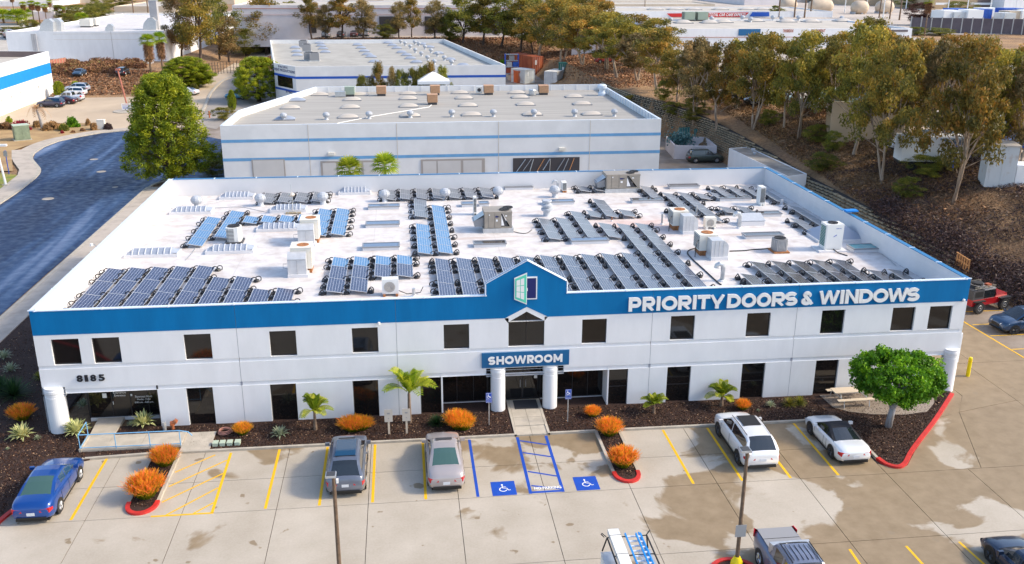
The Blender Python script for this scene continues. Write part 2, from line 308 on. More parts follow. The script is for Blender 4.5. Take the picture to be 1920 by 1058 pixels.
leafmat('leaf_agave', [(0.0, (0.12, 0.19, 0.07)), (0.45, (0.24, 0.31, 0.13)), (0.55, (0.72, 0.68, 0.24)), (1.0, (0.80, 0.77, 0.38))], obvar=0.08)
leafmat('leaf_agave_grey', [(0.0, (0.10, 0.16, 0.12)), (0.5, (0.25, 0.32, 0.22)), (1.0, (0.58, 0.60, 0.38))], obvar=0.08)
leafmat('leaf_dry', [(0.0, (0.07, 0.04, 0.02)), (0.5, (0.26, 0.14, 0.055)), (1.0, (0.60, 0.35, 0.15))], obvar=0.2, trans=0.0)
leafmat('leaf_twig', [(0.0, (0.05, 0.028, 0.018)), (0.55, (0.17, 0.095, 0.055)), (0.9, (0.40, 0.25, 0.14)), (1.0, (0.62, 0.48, 0.34))], obvar=0, trans=0)
leafmat('leaf_scrub', [(0.0, (0.026, 0.016, 0.018)), (0.5, (0.075, 0.044, 0.042)), (1.0, (0.18, 0.10, 0.08))], obvar=0.0, trans=0.0)
leafmat('leaf_pink', [(0.0, (0.06, 0.07, 0.02)), (0.5, (0.40, 0.03, 0.06)), (1.0, (0.60, 0.04, 0.10))], obvar=0.1)
leafmat('leaf_maroon', [(0.0, (0.025, 0.012, 0.010)), (1.0, (0.12, 0.04, 0.025))], obvar=0.1)
# car paint takes the colour given to each car
def carpaint():
    m = mat('car_paint', (0.5, 0.5, 0.5), 0.32, metal=0.25, coat=0.9, spec=0.5); n, l, p = nodes_of(m)
    oi = n.new('ShaderNodeObjectInfo'); l.new(oi.outputs['Color'], p.inputs['Base Color'])
carpaint()
mat('car_glass', (0.012, 0.016, 0.02), 0.05, spec=0.9, coat=0.3); mat('car_glass_blue', (0.02, 0.06, 0.12), 0.05, spec=0.9, coat=0.3); mat('car_glass_green', (0.045, 0.10, 0.09), 0.08, spec=0.9)
mat('car_black', (0.012, 0.012, 0.013), 0.55); mat('tyre', (0.018, 0.018, 0.02), 0.8); mat('rim', (0.42, 0.43, 0.45), 0.3, metal=0.8); mat('rim_dark', (0.05, 0.05, 0.055), 0.3, metal=0.7)
mat('tail_red', (0.48, 0.008, 0.012), 0.2, coat=0.5); mat('head_clear', (0.70, 0.73, 0.78), 0.12, spec=0.8); mat('plate', (0.62, 0.64, 0.68), 0.5); mat('chrome', (0.75, 0.76, 0.78), 0.12, metal=1.0)
mat('soft_top', (0.006, 0.008, 0.014), 0.7); mat('ladder_blue', (0.0, 0.24, 0.66), 0.4); mat('ladder_white', (0.72, 0.74, 0.78), 0.4, metal=0.2)
mat('wood_new', (0.55, 0.26, 0.11), 0.7)
# ---------------------------------------------------------------- mesh building
class MB:
    def __init__(s): s.v = []; s.f = []
    def quad(s, *p):
        b = len(s.v); s.v += [tuple(float(c) for c in q) for q in p]; s.f.append(tuple(range(b, b+len(p)))); return s
    def box(s, x0, x1, y0, y1, z0, z1, rz=0.0, o=None, skip=''):
        if o is None: o = ((x0+x1)/2, (y0+y1)/2)
        c, sn = math.cos(rz), math.sin(rz)
        def P(x, y, z):
            if rz: dx, dy = x-o[0], y-o[1]; x, y = o[0]+c*dx-sn*dy, o[1]+sn*dx+c*dy
            return (x, y, z)
        q = [P(x0, y0, z0), P(x1, y0, z0), P(x1, y1, z0), P(x0, y1, z0), P(x0, y0, z1), P(x1, y0, z1), P(x1, y1, z1), P(x0, y1, z1)]
        b = len(s.v); s.v += q
        for k, f in (('b', (3, 2, 1, 0)), ('t', (4, 5, 6, 7)), ('f', (0, 1, 5, 4)), ('r', (1, 2, 6, 5)), ('k', (2, 3, 7, 6)), ('l', (3, 0, 4, 7))):
            if k not in skip: s.f.append(tuple(b+i for i in f))
        return s
    def lathe(s, x, y, prof, n=16, cap=True):
        b = len(s.v)
        for r_, z in prof:
            for i in range(n): a = 2*PI*i/n; s.v.append((x+r_*math.cos(a), y+r_*math.sin(a), z))
        for j in range(len(prof)-1):
            for i in range(n): k = (i+1) % n; s.f.append((b+j*n+i, b+j*n+k, b+(j+1)*n+k, b+(j+1)*n+i))
        if cap:
            s.f.append(tuple(b+i for i in reversed(range(n)))); t = b+(len(prof)-1)*n; s.f.append(tuple(t+i for i in range(n)))
        return s
    def tube(s, pts, r, n=6, r1=None, cap=True):
        pts = [Vector(p) for p in pts]; b = len(s.v); m_ = len(pts)
        for j, p_ in enumerate(pts):
            d = (pts[min(j+1, m_-1)]-pts[max(j-1, 0)]).normalized()
            a = d.cross(Vector((0, 0, 1)));
            if a.length < 1e-3: a = Vector((1, 0, 0))
            a.normalize(); c = d.cross(a); rr = r if r1 is None else r+(r1-r)*j/max(1, m_-1)
            for i in range(n):
                t = 2*PI*i/n; q = p_+a*(rr*math.cos(t))+c*(rr*math.sin(t)); s.v.append(tuple(q))
        for j in range(m_-1):
            for i in range(n): k = (i+1) % n; s.f.append((b+j*n+i, b+(j+1)*n+i, b+(j+1)*n+k, b+j*n+k))
        if cap: s.f.append(tuple(b+i for i in range(n))); s.f.append(tuple(b+(m_-1)*n+i for i in reversed(range(n))))
        return s
    def prism(s, poly, z0, z1):     # poly in xy (counter-clockwise)
        n = len(poly); b = len(s.v); s.v += [(p[0], p[1], z0) for p in poly]+[(p[0], p[1], z1) for p in poly]
        s.f.append(tuple(b+n+i for i in range(n))); s.f.append(tuple(b+i for i in reversed(range(n))))
        for i in range(n): k = (i+1) % n; s.f.append((b+i, b+k, b+n+k, b+n+i))
        return s
    def prismY(s, poly, y0, y1):    # poly in xz
        n = len(poly); b = len(s.v); s.v += [(p[0], y0, p[1]) for p in poly]+[(p[0], y1, p[1]) for p in poly]
        s.f.append(tuple(b+i for i in range(n))); s.f.append(tuple(b+n+i for i in reversed(range(n))))
        for i in range(n): k = (i+1) % n; s.f.append((b+i, b+n+i, b+n+k, b+k))
        return s
    def xf(s, M):
        s.v = [tuple(M @ Vector(p)) for p in s.v]; return s
    def mesh(s, name, m, smooth=False):
        me = bpy.data.meshes.new(name); me.from_pydata(s.v, [], s.f); me.materials.append(MATS[m])
        if smooth: me.polygons.foreach_set('use_smooth', [True]*len(me.polygons))
        me.update(); return me
    def build(s, name, m, parent=None, smooth=False, loc=None):
        o = bpy.data.objects.new(name, s.mesh(name, m, smooth)); COL.objects.link(o)
        if parent: o.parent = parent
        if loc is not None: o.location = loc
        return o
def link(name, me, parent=None, loc=None, rz=0, sc=None):
    o = bpy.data.objects.new(name, me); COL.objects.link(o)
    if parent: o.parent = parent
    if loc is not None: o.location = loc
    if rz: o.rotation_euler = (0, 0, rz)
    if sc is not None: o.scale = sc if hasattr(sc, '__len__') else (sc, sc, sc)
    return o
def tag(o, label=None, cat=None, group=None, kind=None):
    if label: o['label'] = label
    if cat: o['category'] = cat
    if group: o['group'] = group
    if kind: o['kind'] = kind
    return o
def empty(name, loc, label=None, cat=None, group=None, rz=0, sc=None):
    o = bpy.data.objects.new(name, None); COL.objects.link(o); o.location = tuple(float(v) for v in loc); o.rotation_euler = (0, 0, rz); o.empty_display_size = 0.3
    if sc is not None: o.scale = sc if hasattr(sc, '__len__') else (sc, sc, sc)
    return tag(o, label, cat, group)
def copy_tree(o, parent=None):
    c = o.copy(); COL.objects.link(c)
    if parent: c.parent = parent
    for ch in KIDS(o): copy_tree(ch, c)
    return c
def KIDS(o): return [x for x in o.children]
def struct(o): o['kind'] = 'structure'; return o
def rot3(M, p): return M @ Vector(p)
def leafcloud(name, C, size, matn, v=None, aspect=0.6, up=0.0, N=None):
    """C: n x 3 centres. random quads."""
    n = len(C); a = RNG.normal(size=(n, 3)); a /= np.linalg.norm(a, axis=1)[:, None]
    if up:
        a[:, 2] *= (1-up); a /= np.linalg.norm(a, axis=1)[:, None]
    b = RNG.normal(size=(n, 3)); b -= (b*a).sum(1)[:, None]*a; b /= np.linalg.norm(b, axis=1)[:, None]
    s = size*(0.6+0.8*RNG.random(n))[:, None]
    A = a*s*0.5; B = b*s*0.5*aspect
    V = np.stack([C-A, C+B*1.0-A*0.1, C+A, C-B-A*0.1], 1).reshape(-1, 3)
    me = bpy.data.meshes.new(name); me.vertices.add(4*n); me.vertices.foreach_set('co', V.astype(np.float32).ravel())
    me.loops.add(4*n); me.loops.foreach_set('vertex_index', np.arange(4*n, dtype=np.int32)); me.polygons.add(n)
    me.polygons.foreach_set('loop_start', np.arange(0, 4*n, 4, dtype=np.int32)); me.update(calc_edges=True)
    at_ = me.attributes.new('v', 'FLOAT', 'FACE'); at_.data.foreach_set('value', (np.clip(v if v is not None else RNG.random(n), 0, 1)).astype(np.float32))
    me.materials.append(MATS[matn]); return me
def blades(name, S, matn):
    """S: list of (polyline points, widths, values) flat ribbons with a fold"""
    V = []; F = []; A = []
    for pts, wd, side, val in S:
        b = len(V)
        for p_, w in zip(pts, wd): V.append(tuple(p_-side*w)); V.append(tuple(p_+side*w))
        for j in range(len(pts)-1): F.append((b+2*j, b+2*j+1, b+2*j+3, b+2*j+2)); A.append(val[j] if hasattr(val, '__len__') else val)
    me = bpy.data.meshes.new(name); me.from_pydata(V, [], F); at_ = me.attributes.new('v', 'FLOAT', 'FACE'); at_.data.foreach_set('value', A); me.materials.append(MATS[matn]); return me
# ================================================================ GROUND
def terrain():
    xs = np.unique(np.concatenate([np.arange(-420, -60, 20), np.arange(-60, 60, 4), np.arange(60, 100, 1.0), np.arange(100, 200, 4), np.arange(200, 620, 20)]))
    ys = np.unique(np.concatenate([np.arange(-90, -40, 10), np.arange(-40, 250, 3.0), np.arange(250, 420, 10), np.arange(420, 1500, 40)]))
    X, Y = np.meshgrid(xs, ys); Z = terr(X, Y)
    hill = (Z > 0.3)
    bumps = 0.22*np.sin(X*0.9+Y*0.31)*np.sin(Y*0.63-X*0.17)+0.12*np.sin(X*2.1)*np.sin(Y*1.7)
    slope = np.clip((X-footx(Y)-2)/3, 0, 1)*np.clip((85-X)/3, 0, 1)*(Y < 235)
    Z = Z-0.07+bumps*slope
    V = np.stack([X, Y, Z], -1).reshape(-1, 3); nx = len(xs); F = []
    for j in range(len(ys)-1):
        for i in range(nx-1): a = j*nx+i; F.append((a, a+1, a+nx+1, a+nx))
    me = bpy.data.meshes.new('ground'); me.from_pydata(V.tolist(), [], F); me.polygons.foreach_set('use_smooth', [True]*len(F)); me.materials.append(MATS['hill_ground'])
    struct(link('ground', me))
terrain()
def drape(name, x0, x1, y0, y1, m, up=0.05, st=4.0, poly=None):
    xs = np.linspace(x0, x1, max(2, int((x1-x0)/st)+1)); ys = np.linspace(y0, y1, max(2, int((y1-y0)/st)+1)); b = MB()
    X, Y = np.meshgrid(xs, ys); Z = terr(X, Y)+up; nx = len(xs)
    b.v = np.stack([X, Y, Z], -1).reshape(-1, 3).tolist()
    for j in range(len(ys)-1):
        for i in range(nx-1): a = j*nx+i; b.f.append((a, a+1, a+nx+1, a+nx))
    return struct(b.build(name, m))
def sheet(name, pts, z, m):
    b = MB(); b.quad(*[(p[0], p[1], z) for p in pts]); return struct(b.build(name, m))
def PX(pts, z=0.0): return [tuple(at(x, y, z)[:2]) for x, y in pts]
def smooth_line(pts, k=6):
    out = []
    P = [np.array(p, float) for p in pts]; P = [2*P[0]-P[1]]+P+[2*P[-1]-P[-2]]
    for i in range(1, len(P)-2):
        for t in np.linspace(0, 1, k, endpoint=False):
            a, b, c, d = P[i-1:i+3]; out.append(0.5*((2*b)+(-a+c)*t+(2*a-5*b+4*c-d)*t*t+(-a+3*b-3*c+d)*t**3))
    out.append(P[-2]); return out
def strip_mesh(line, w, z0, z1, side=1.0):
    """kerb: solid strip along a polyline in xy, offset to one side"""
    b = MB(); n = len(line); L = [np.array(p[:2], float) for p in line]; O = []
    for i in range(n):
        d = L[min(i+1, n-1)]-L[max(i-1, 0)]; d /= np.linalg.norm(d)+1e-9; O.append(L[i]+np.array([-d[1], d[0]])*w*side)
    for a, o in zip(L, O): b.v += [(a[0], a[1], z0), (a[0], a[1], z1), (o[0], o[1], z1), (o[0], o[1], z0)]
    for i in range(n-1):
        for k in range(4): q = (k+1) % 4; b.f.append((4*i+k, 4*i+q, 4*(i+1)+q, 4*(i+1)+k) if side > 0 else (4*i+q, 4*i+k, 4*(i+1)+k, 4*(i+1)+q))
    b.f.append((0, 1, 2, 3)); e = 4*(n-1); b.f.append((e+3, e+2, e+1, e)); return b
# --- base pavements (z around 0)
sheet('parking_base', [(-16, -45), (72, -45), (72, -9.2), (57.3, -4), (57.3, 0.1), (-8, 0.1)], -0.035, 'joint_dark')
PARK = tag(empty('car_park', (0, 0, 0)), kind='structure')
def slab(x0, x1, y0, y1, m='parking_concrete', parent=None, poly=None):
    b = MB(); g = 0.016
    if poly:
        c = np.mean(poly, 0); pp = [tuple(np.array(p)+(c-np.array(p))/np.linalg.norm(c-np.array(p))*g*1.4) for p in poly]; b.prism(pp, -0.03, 0.0)
    else: b.box(x0+g, x1-g, y0+g, y1-g, -0.03, 0.0, skip='b')
    b.build('slab', m, parent or PARK)
XJ = [-14, -9.2, -4.4, 0.35, 5.0, 9.7, 14.45, 19.13, 23.84, 28.47, 33.1, 37.9, 42.6, 47.6, 52.4, 57.4, 62.4, 67.4, 72]
YJ = [-40, -34, -28, -21.8, -15.8, -9.87]
for i in range(len(XJ)-1):
    for j in range(len(YJ)-1): slab(XJ[i], XJ[i+1], YJ[j], YJ[j+1])
XK = [0.9, 5.0, 9.7, 14.45, 19.13, 23.84, 28.47, 33.1, 37.9, 42.6, 47.6]
for i in range(len(XK)-1): slab(XK[i], XK[i+1], -6.7, -3.3); slab(XK[i], XK[i+1], -9.87, -6.7)
# right of the corner bed
slab(0, 0, 0, 0, poly=[(47.6, -9.87), (53.2, -9.87), (55.9, -3.2), (54.15, -3.8), (50.5, -7.6), (49.2, -9.15), (48.5, -9.45), (47.6, -8.8)])
slab(0, 0, 0, 0, poly=[(53.2, -9.87), (60.0, -9.87), (60.6, -2.0), (55.9, -3.2)])
slab(0, 0, 0, 0, poly=[(60.0, -9.87), (67.0, -9.87), (66.4, -2.0), (60.6, -2.0)])
slab(0, 0, 0, 0, poly=[(67.0, -9.87), (72, -9.87), (72, -2.0), (66.4, -2.0)])
slab(0, 0, 0, 0, poly=[(55.9, -3.2), (60.6, -2.0), (60.6, 4), (57.45, 4), (57.45, -1.0)])
for y0, y1 in ((4, 10), (10, 16), (16, 24), (24, 34)): slab(57.45, 61.3, y0, y1); slab(61.3, 65.4, y0, y1)
slab(60.6, 65.4, -2.0, 4); slab(0, 0, 0, 0, poly=[(54.2, -3.75), (55.9, -3.25), (57.44, -1.0), (57.44, .6), (57.0, .4), (56.9, -.75)])
sheet('yard_base', [(57.3, -12), (74, -12), (74, 34), (57.3, 34)], -0.04, 'joint_dark')
for y0, y1 in ((-2, 3.2), (3.2, 8.6), (8.6, 13.7), (13.7, 20), (20, 34)): slab(65.4, 72.6, y0, y1, 'yard_concrete')
# yard between the buildings and beyond
sheet('service_yard', [(-9, 35.2), (72, 35.2), (70.5, 60), (70.2, 90), (70.5, 122), (68, 150), (61, 182), (48, 208), (-20, 208), (-20, 118), (-8.5, 100)], -0.02, 'yard_concrete')
# cul-de-sac street
sheet('street', PX([(278, 353)])+[(-9.8, 70.5), (-1, 71.5), (-0.8, 96), (-8, 101)]+PX([(330, 243), (290, 242), (245, 245), (190, 250), (140, 259), (110, 266), (84, 276), (66, 288), (62, 298), (70, 309), (77, 319), (72, 330), (55, 345), (30, 364), (0, 384), (-120, 465), (-400, 660)])+[(-10.6, -6), (-10.75, 16), (-10.8, 32), (-10.6, 50), (-10.4, 62)], 0.0, 'asphalt_street')
for px_, py_, r__ in ((90, 373, .55), (176, 299, .45), (216, 351, .3), (190, 322, .5)):
    q_ = at(px_, py_, 0); tag(MB().lathe(0, 0, [(r__*1.25, .003), (r__*1.25, .012), (r__, .012), (r__, .018)], 18).build('manhole_cover', 'roof_dirty', loc=(float(q_[0]), float(q_[1]), 0)), {90: 'manhole cover in the middle of the street', 176: 'manhole cover nearest the cul-de-sac bulb', 216: 'small round valve cover on the street beside the pine', 190: 'manhole cover in the middle of the street bulb'}[px_], 'manhole cover')
# street details: worn patches, faint stop bar and striping remains
for i, (px, py, w, h, rz) in enumerate([(345, 372, 1.2, .5, .2), (358, 373, 0, 0, 0)][:1]): pass
# far kerb + pavement round the bulb
kl = [np.append(q, 0) for q in smooth_line(PX([(-120, 465), (0, 384), (30, 364), (55, 345), (72, 330), (77, 319), (70, 309), (62, 298), (66, 288), (84, 276), (110, 266), (140, 259), (190, 250), (245, 245)]), 5)]
struct(strip_mesh(kl, 0.45, -0.05, 0.13, 1.0).build('kerb', 'kerb'))
kin = [np.array(p[:2]) for p in kl]
b = MB(); n_ = len(kin); O = []
for i in range(n_):
    d = kin[min(i+1, n_-1)]-kin[max(i-1, 0)]; d /= np.linalg.norm(d); nn = np.array([-d[1], d[0]]); O.append((kin[i]+nn*0.44, kin[i]+nn*2.6))
for a, c in O: b.v += [(a[0], a[1], 0.12), (c[0], c[1], 0.125)]
for i in range(n_-1): b.f.append((2*i, 2*i+2, 2*i+3, 2*i+1)[::-1])
struct(b.build('pavement', 'sidewalk'))
sheet('pavement', PX([(-60, 396), (0, 356), (33, 330), (40, 306), (22, 300), (22, 283), (62, 281), (58, 300), (70, 319), (55, 338), (0, 378), (-60, 420)]), 0.108, 'sidewalk')
sheet('lawn', PX([(-60, 330), (0, 326), (33, 330), (0, 356), (-60, 390)]), 0.115, 'lawn')
sheet('earth_bank', PX([(-220, 330), (0, 322), (24, 322), (22, 284), (60, 272), (108, 262), (180, 250), (214, 247), (205, 232), (120, 232), (0, 238), (-220, 260)]), 0.105, 'dirt_tan')
# tan parking lot across the street and grey lane by the far building
sheet('car_lot', PX([(-300, 262), (0, 238), (120, 232), (205, 232), (214, 246), (245, 244), (300, 242), (385, 235), (470, 225), (500, 128), (440, 118), (390, 128), (330, 140), (300, 136), (100, 140), (-200, 170)]), 0.01, 'lot_tan')
sheet('driveway', PX([(372, 236), (405, 243), (440, 215), (520, 170), (520, 142), (455, 141), (420, 152), (398, 175)]), 0.02, 'lot_grey')
struct(strip_mesh([np.append(q, 0) for q in smooth_line(PX([(368, 228), (385, 205), (398, 175), (420, 152), (455, 141), (500, 139)]), 5)], 0.5, -0.02, 0.2, 1.0).build('kerb', 'kerb'))
# near pavement by the street, made of separate squares
WALK = tag(empty('pavement', (0, 0, 0)), kind='structure')
y = -8.0
while y < 66:
    h = 1.9; b = MB(); b.box(-10.2, -8.45, y+0.012, y+h-0.012, 0.0, 0.115, skip='b'); b.build('paving_square', 'sidewalk', WALK); y += h
struct(MB().box(-10.55, -10.21, -12, 66, -0.05, 0.13).build('kerb', 'kerb'))
sheet('street_side_strip', [(-8.44, -9), (0.2, -9), (0.2, 66), (-8.44, 66)], 0.04, 'mulch')
struct(strip_mesh(smooth_line([(-10.4, 66), (-10.2, 68), (-9.2, 69.6), (-7.5, 70.4), (-1, 70.8)], 5), 0.35, -0.05, 0.13, -1.0).build('kerb', 'kerb'))
# plateau pavements
drape('upper_car_park', 84.5, 175, -20, 230, 'lot_plateau', 0.06, 6)
drape('upper_car_park', 86, 420, 230, 300, 'lot_plateau', 0.06, 8)
drape('upper_road', -60, 420, 300, 900, 'lot_plateau', 0.06, 25)
drape('rear_car_park', -24, 84, 233, 262, 'lot_plateau', 0.06, 5)
drape('left_upper_lot', -260, -62, 182, 300, 'roof_pale', 0.06, 12)
# ================================================================ FRONT BEDS
def bed(name, pts, m='mulch', z1=0.085):
    b = MB(); b.prism(pts, -0.05, z1); return struct(b.build(name, m))
bed('mulch_bed', [(-8.4, -30), (0.4, -9.95), (0.75, -9.4), (1.2, -8.3), (1.75, -5.6), (2.6, -3.9), (3.4, -3.6), (6.6, -3.3), (27.6, -3.3), (27.6, 1.35), (23.4, 1.35), (23.4, 0.3), (0.1, 0.3), (0.1, 5), (-8.4, 5)][::1])
bed('mulch_bed', [(29.72, -3.3), (45.6, -3.3), (47.75, -3.4), (47.95, -8.7), (48.5, -9.3), (49.1, -9.0), (50.4, -7.4), (53.8, -3.95), (56.9, -0.6), (57.1, 0.3), (34, 0.3), (34, 1.35), (29.72, 1.35)])
bed('mulch_bed', [(6.85, -3.4), (6.85, -9.0), (7.3, -9.5), (7.9, -9.4), (8.2, -8.8), (8.2, -3.4)])
bed('mulch_bed', [(32.6, -3.4), (32.6, -8.6), (32.9, -9.1), (33.5, -9.1), (33.8, -8.5), (33.8, -3.4)])
def kerbset(line, m, w=0.17, side=1.0): return struct(strip_mesh([tuple(p) for p in line], w, -0.04, 0.13, side).build('kerb', m))
kerbset([(3.1, -3.62), (6.7, -3.42)], 'kerb', side=1); kerbset([(8.3, -3.42), (27.7, -3.42)], 'kerb'); kerbset([(29.6, -3.42), (32.5, -3.42)], 'kerb'); kerbset([(33.9, -3.42), (45.9, -3.5), (47.7, -3.55)], 'kerb')
kerbset([(6.7, -3.4), (6.7, -8.5)], 'kerb', side=1); kerbset([(8.35, -8.5), (8.35, -3.4)], 'kerb', side=1)
kerbset([(6.7, -8.5)]+[(7.525-0.825*math.cos(t), -8.75-0.95*math.sin(t)) for t in np.linspace(0, PI, 12)]+[(8.35, -8.5)], 'red_paint', 0.22, 1)
kerbset([(32.42, -3.4), (32.42, -8.2)], 'kerb', side=1); kerbset([(33.98, -8.2), (33.98, -3.4)], 'kerb', side=1)
kerbset([(32.42, -8.2)]+[(33.2-0.78*math.cos(t), -8.4-0.95*math.sin(t)) for t in np.linspace(0, PI, 12)]+[(33.98, -8.2)], 'red_paint', 0.22, 1)
kerbset([(47.75, -3.5), (47.75, -8.3)], 'kerb', side=1)
kerbset(smooth_line([(47.75, -8.3), (47.95, -9.05), (48.5, -9.45), (49.2, -9.1), (50.5, -7.6), (53.95, -4.1), (56.95, -0.85)], 5), 'red_paint', 0.24, 1)
kerbset(smooth_line([(-6, -15.6), (-1.5, -12.4), (0.55, -10.3), (1.1, -9.0), (1.45, -8.0)], 5), 'red_paint', 0.24, 1)
kerbset(smooth_line([(1.45, -8.0), (1.9, -5.6), (2.6, -4.1), (3.1, -3.62)], 5), 'kerb', 0.17, 1)
# loose bark chips on the beds: nobody could count them
def chips():
    C = []; 
    def area(x0, x1, y0, y1, n): C.append(np.stack([RNG.uniform(x0, x1, n), RNG.uniform(y0, y1, n), np.full(n, 0.10)], 1))
    area(3.5, 27.4, -3.2, -0.1, 13000); area(29.8, 47.6, -3.2, -0.1, 10000); area(47.9, 56.8, -9.2, -0.2, 14000); c_ = C.pop(); k_ = np.interp(c_[:, 0], [47.9, 48.5, 49.1, 50.4, 53.8, 56.8], [-8.7, -9.2, -8.9, -7.3, -3.9, -.6]); C.append(c_[c_[:, 1] > k_+.1]); area(-8, 3.0, -3.3, 0.2, 6000); area(-6.5, 0.7, -9.0, -3.3, 6500); area(-8, 0, 0, 18, 6000)
    area(6.9, 8.1, -9.0, -3.5, 1100); area(32.65, 33.75, -8.7, -3.5, 1000)
    C = np.concatenate(C); me = leafcloud('bark_chips', C, 0.085, 'mulch', up=0.6)
    m = leafmat('chip', [(0.0, (0.012, 0.007, 0.005)), (0.55, (0.050, 0.022, 0.014)), (0.88, (0.13, 0.06, 0.032)), (1.0, (0.50, 0.34, 0.22))], obvar=0, trans=0, rough=0.9)
    me.materials[0] = m; tag(link('bark_chips', me), kind='stuff')
chips()
# paths
PATH = tag(empty('entrance_path', (0, 0, 0)), kind='structure')
def path_slab(poly, z0=0.0, z1=0.12, m='parking_light', parent=None): b = MB(); b.prism(poly, z0, z1); b.build('slab', m, parent or PATH)
mat('parking_light', (0.47, 0.42, 0.35), 0.8, var=0.1, vs=1.2, bump=0.1)
ys = [1.3, -0.15, -1.2, -2.3, -3.42]
for i in range(4):
    zt = 0.13
    for x0, x1 in ((27.75, 28.63), (28.65, 29.55)): path_slab([(x0, ys[i+1]+.012), (x1, ys[i+1]+.012), (x1, ys[i]-.012), (x0, ys[i]-.012)], -0.02, zt if i < 3 else 0.10)
for x0, x1 in ((27.58, 27.735), (29.565, 29.72)): path_slab([(x0, -3.42), (x1, -3.42), (x1, 1.3), (x0, 1.3)], -0.02, 0.14)
struct(MB().box(27.95, 29.5, -0.15, 1.1, 0.131, 0.15).build('door_mat', 'ac_dark')) if False else tag(MB().box(28.0, 29.5, -0.1, 1.15, 0.132, 0.15).build('door_mat', 'ac_dark'), 'dark door mat lying on the path at the showroom entrance', 'door mat')
RAMP = tag(empty('access_ramp', (0, 0, 0)), kind='structure')
for x0, x1 in ((2.7, 4.0), (4.02, 5.9), (5.92, 8.2), (8.22, 9.9)): path_slab([(x0, -2.75 if x0 < 8 else -3.35), (x1, -2.75 if x0 < 8 else -3.35), (x1, -1.05), (x0, -1.05)], -0.02, 0.2 if x0 < 8 else 0.12, parent=RAMP)
path_slab([(2.6, -1.04), (4.0, -1.04), (4.0, 1.3), (2.45, 1.3)], -0.02, 0.2, parent=RAMP)
path_slab([(2.55, -2.78), (2.69, -2.78), (2.69, -1.05), (2.5, -1.05)], -0.02, 0.28, parent=RAMP)
PIC = tag(empty('picnic_pad', (0, 0, 0)), kind='structure')
path_slab([(48.05, -0.1), (48.15, -1.9), (48.9, -2.6), (50.2, -3.1), (50.2, -0.1)], -0.02, 0.11, 'yard_concrete', PIC)
path_slab([(50.22, -0.1), (50.22, -3.1), (52.2, -3.35), (53.8, -3.1), (54.9, -2.0), (55.3, -1.3), (54.6, -0.1)][::1], -0.02, 0.11, 'yard_concrete', PIC)
# ================================================================ PAINTED MARKINGS
MK = tag(empty('parking_markings', (0, 0, 0)), kind='structure')
def line(p, q, w=0.15, m='yellow_paint', z=0.005, parent=None):
    p = np.array(p); q = np.array(q); d = (q-p)/np.linalg.norm(q-p); n = np.array([-d[1], d[0]])*w/2; b = MB()
    b.quad((*(p-n), z), (*(q-n), z), (*(q+n), z), (*(p+n), z)) if True else 0
    b.v = [(v[0], v[1], z) for v in b.v]; b.build('painted_line', m, parent or MK)
for x in (4.28, 13.87, 16.61, 19.35, 22.12): line((x, -3.5), (x, -9.75))
for x in (36.6, 39.36, 42.1, 44.85): line((x, -3.55), (x, -9.75))
line((24.87, -3.5), (24.87, -9.8), 0.16, 'handicap_blue'); line((27.73, -3.5), (27.68, -9.8), 0.17, 'handicap_blue'); line((29.45, -3.5), (29.43, -9.8), 0.17, 'handicap_blue')
line((27.77, -9.68), (29.34, -9.68), 0.19, 'handicap_blue', 0.006)
for ya, yb in ((-3.95, -4.6), (-5.37, -6.02), (-7.5, -8.17), (-9.0, -9.5)): line((27.82, ya), (29.36, yb), 0.13, 'handicap_blue', 0.006)
line((11.15, -3.6), (11.22, -9.82), 0.15); line((8.2, -9.86), (11.3, -9.86), 0.13)
for p, q in (((10.3, -3.75), (8.45, -5.5)), ((11.08, -4.42), (8.45, -7.0)), ((11.1, -5.9), (8.45, -8.55)), ((11.1, -7.4), (8.95, -9.8)), ((11.15, -8.85), (10.3, -9.8))): line(p, q, 0.10, z=0.006)
for x in (28.15,): pass
for a_, b_ in (((65.2, 14.5), (65.55, 3.0)), ): line(a_, b_, 0.13)
for y_ in (6.0, 8.65, 11.0, 13.78): line((65.6, y_), (71.0, y_+0.05), 0.11)
for (x0, y0), (x1, y1) in ((PX([(1593, 1030)])[0], PX([(1612, 1058)])[0]), (PX([(1699, 1024)])[0], PX([(1730, 1058)])[0]), (PX([(1798, 1016)])[0], PX([(1845, 1058)])[0])):
    d_ = np.array([x1-x0, y1-y0]); line((x0, y0), tuple(np.array([x0, y0])+d_/np.linalg.norm(d_)*5.5), 0.13)
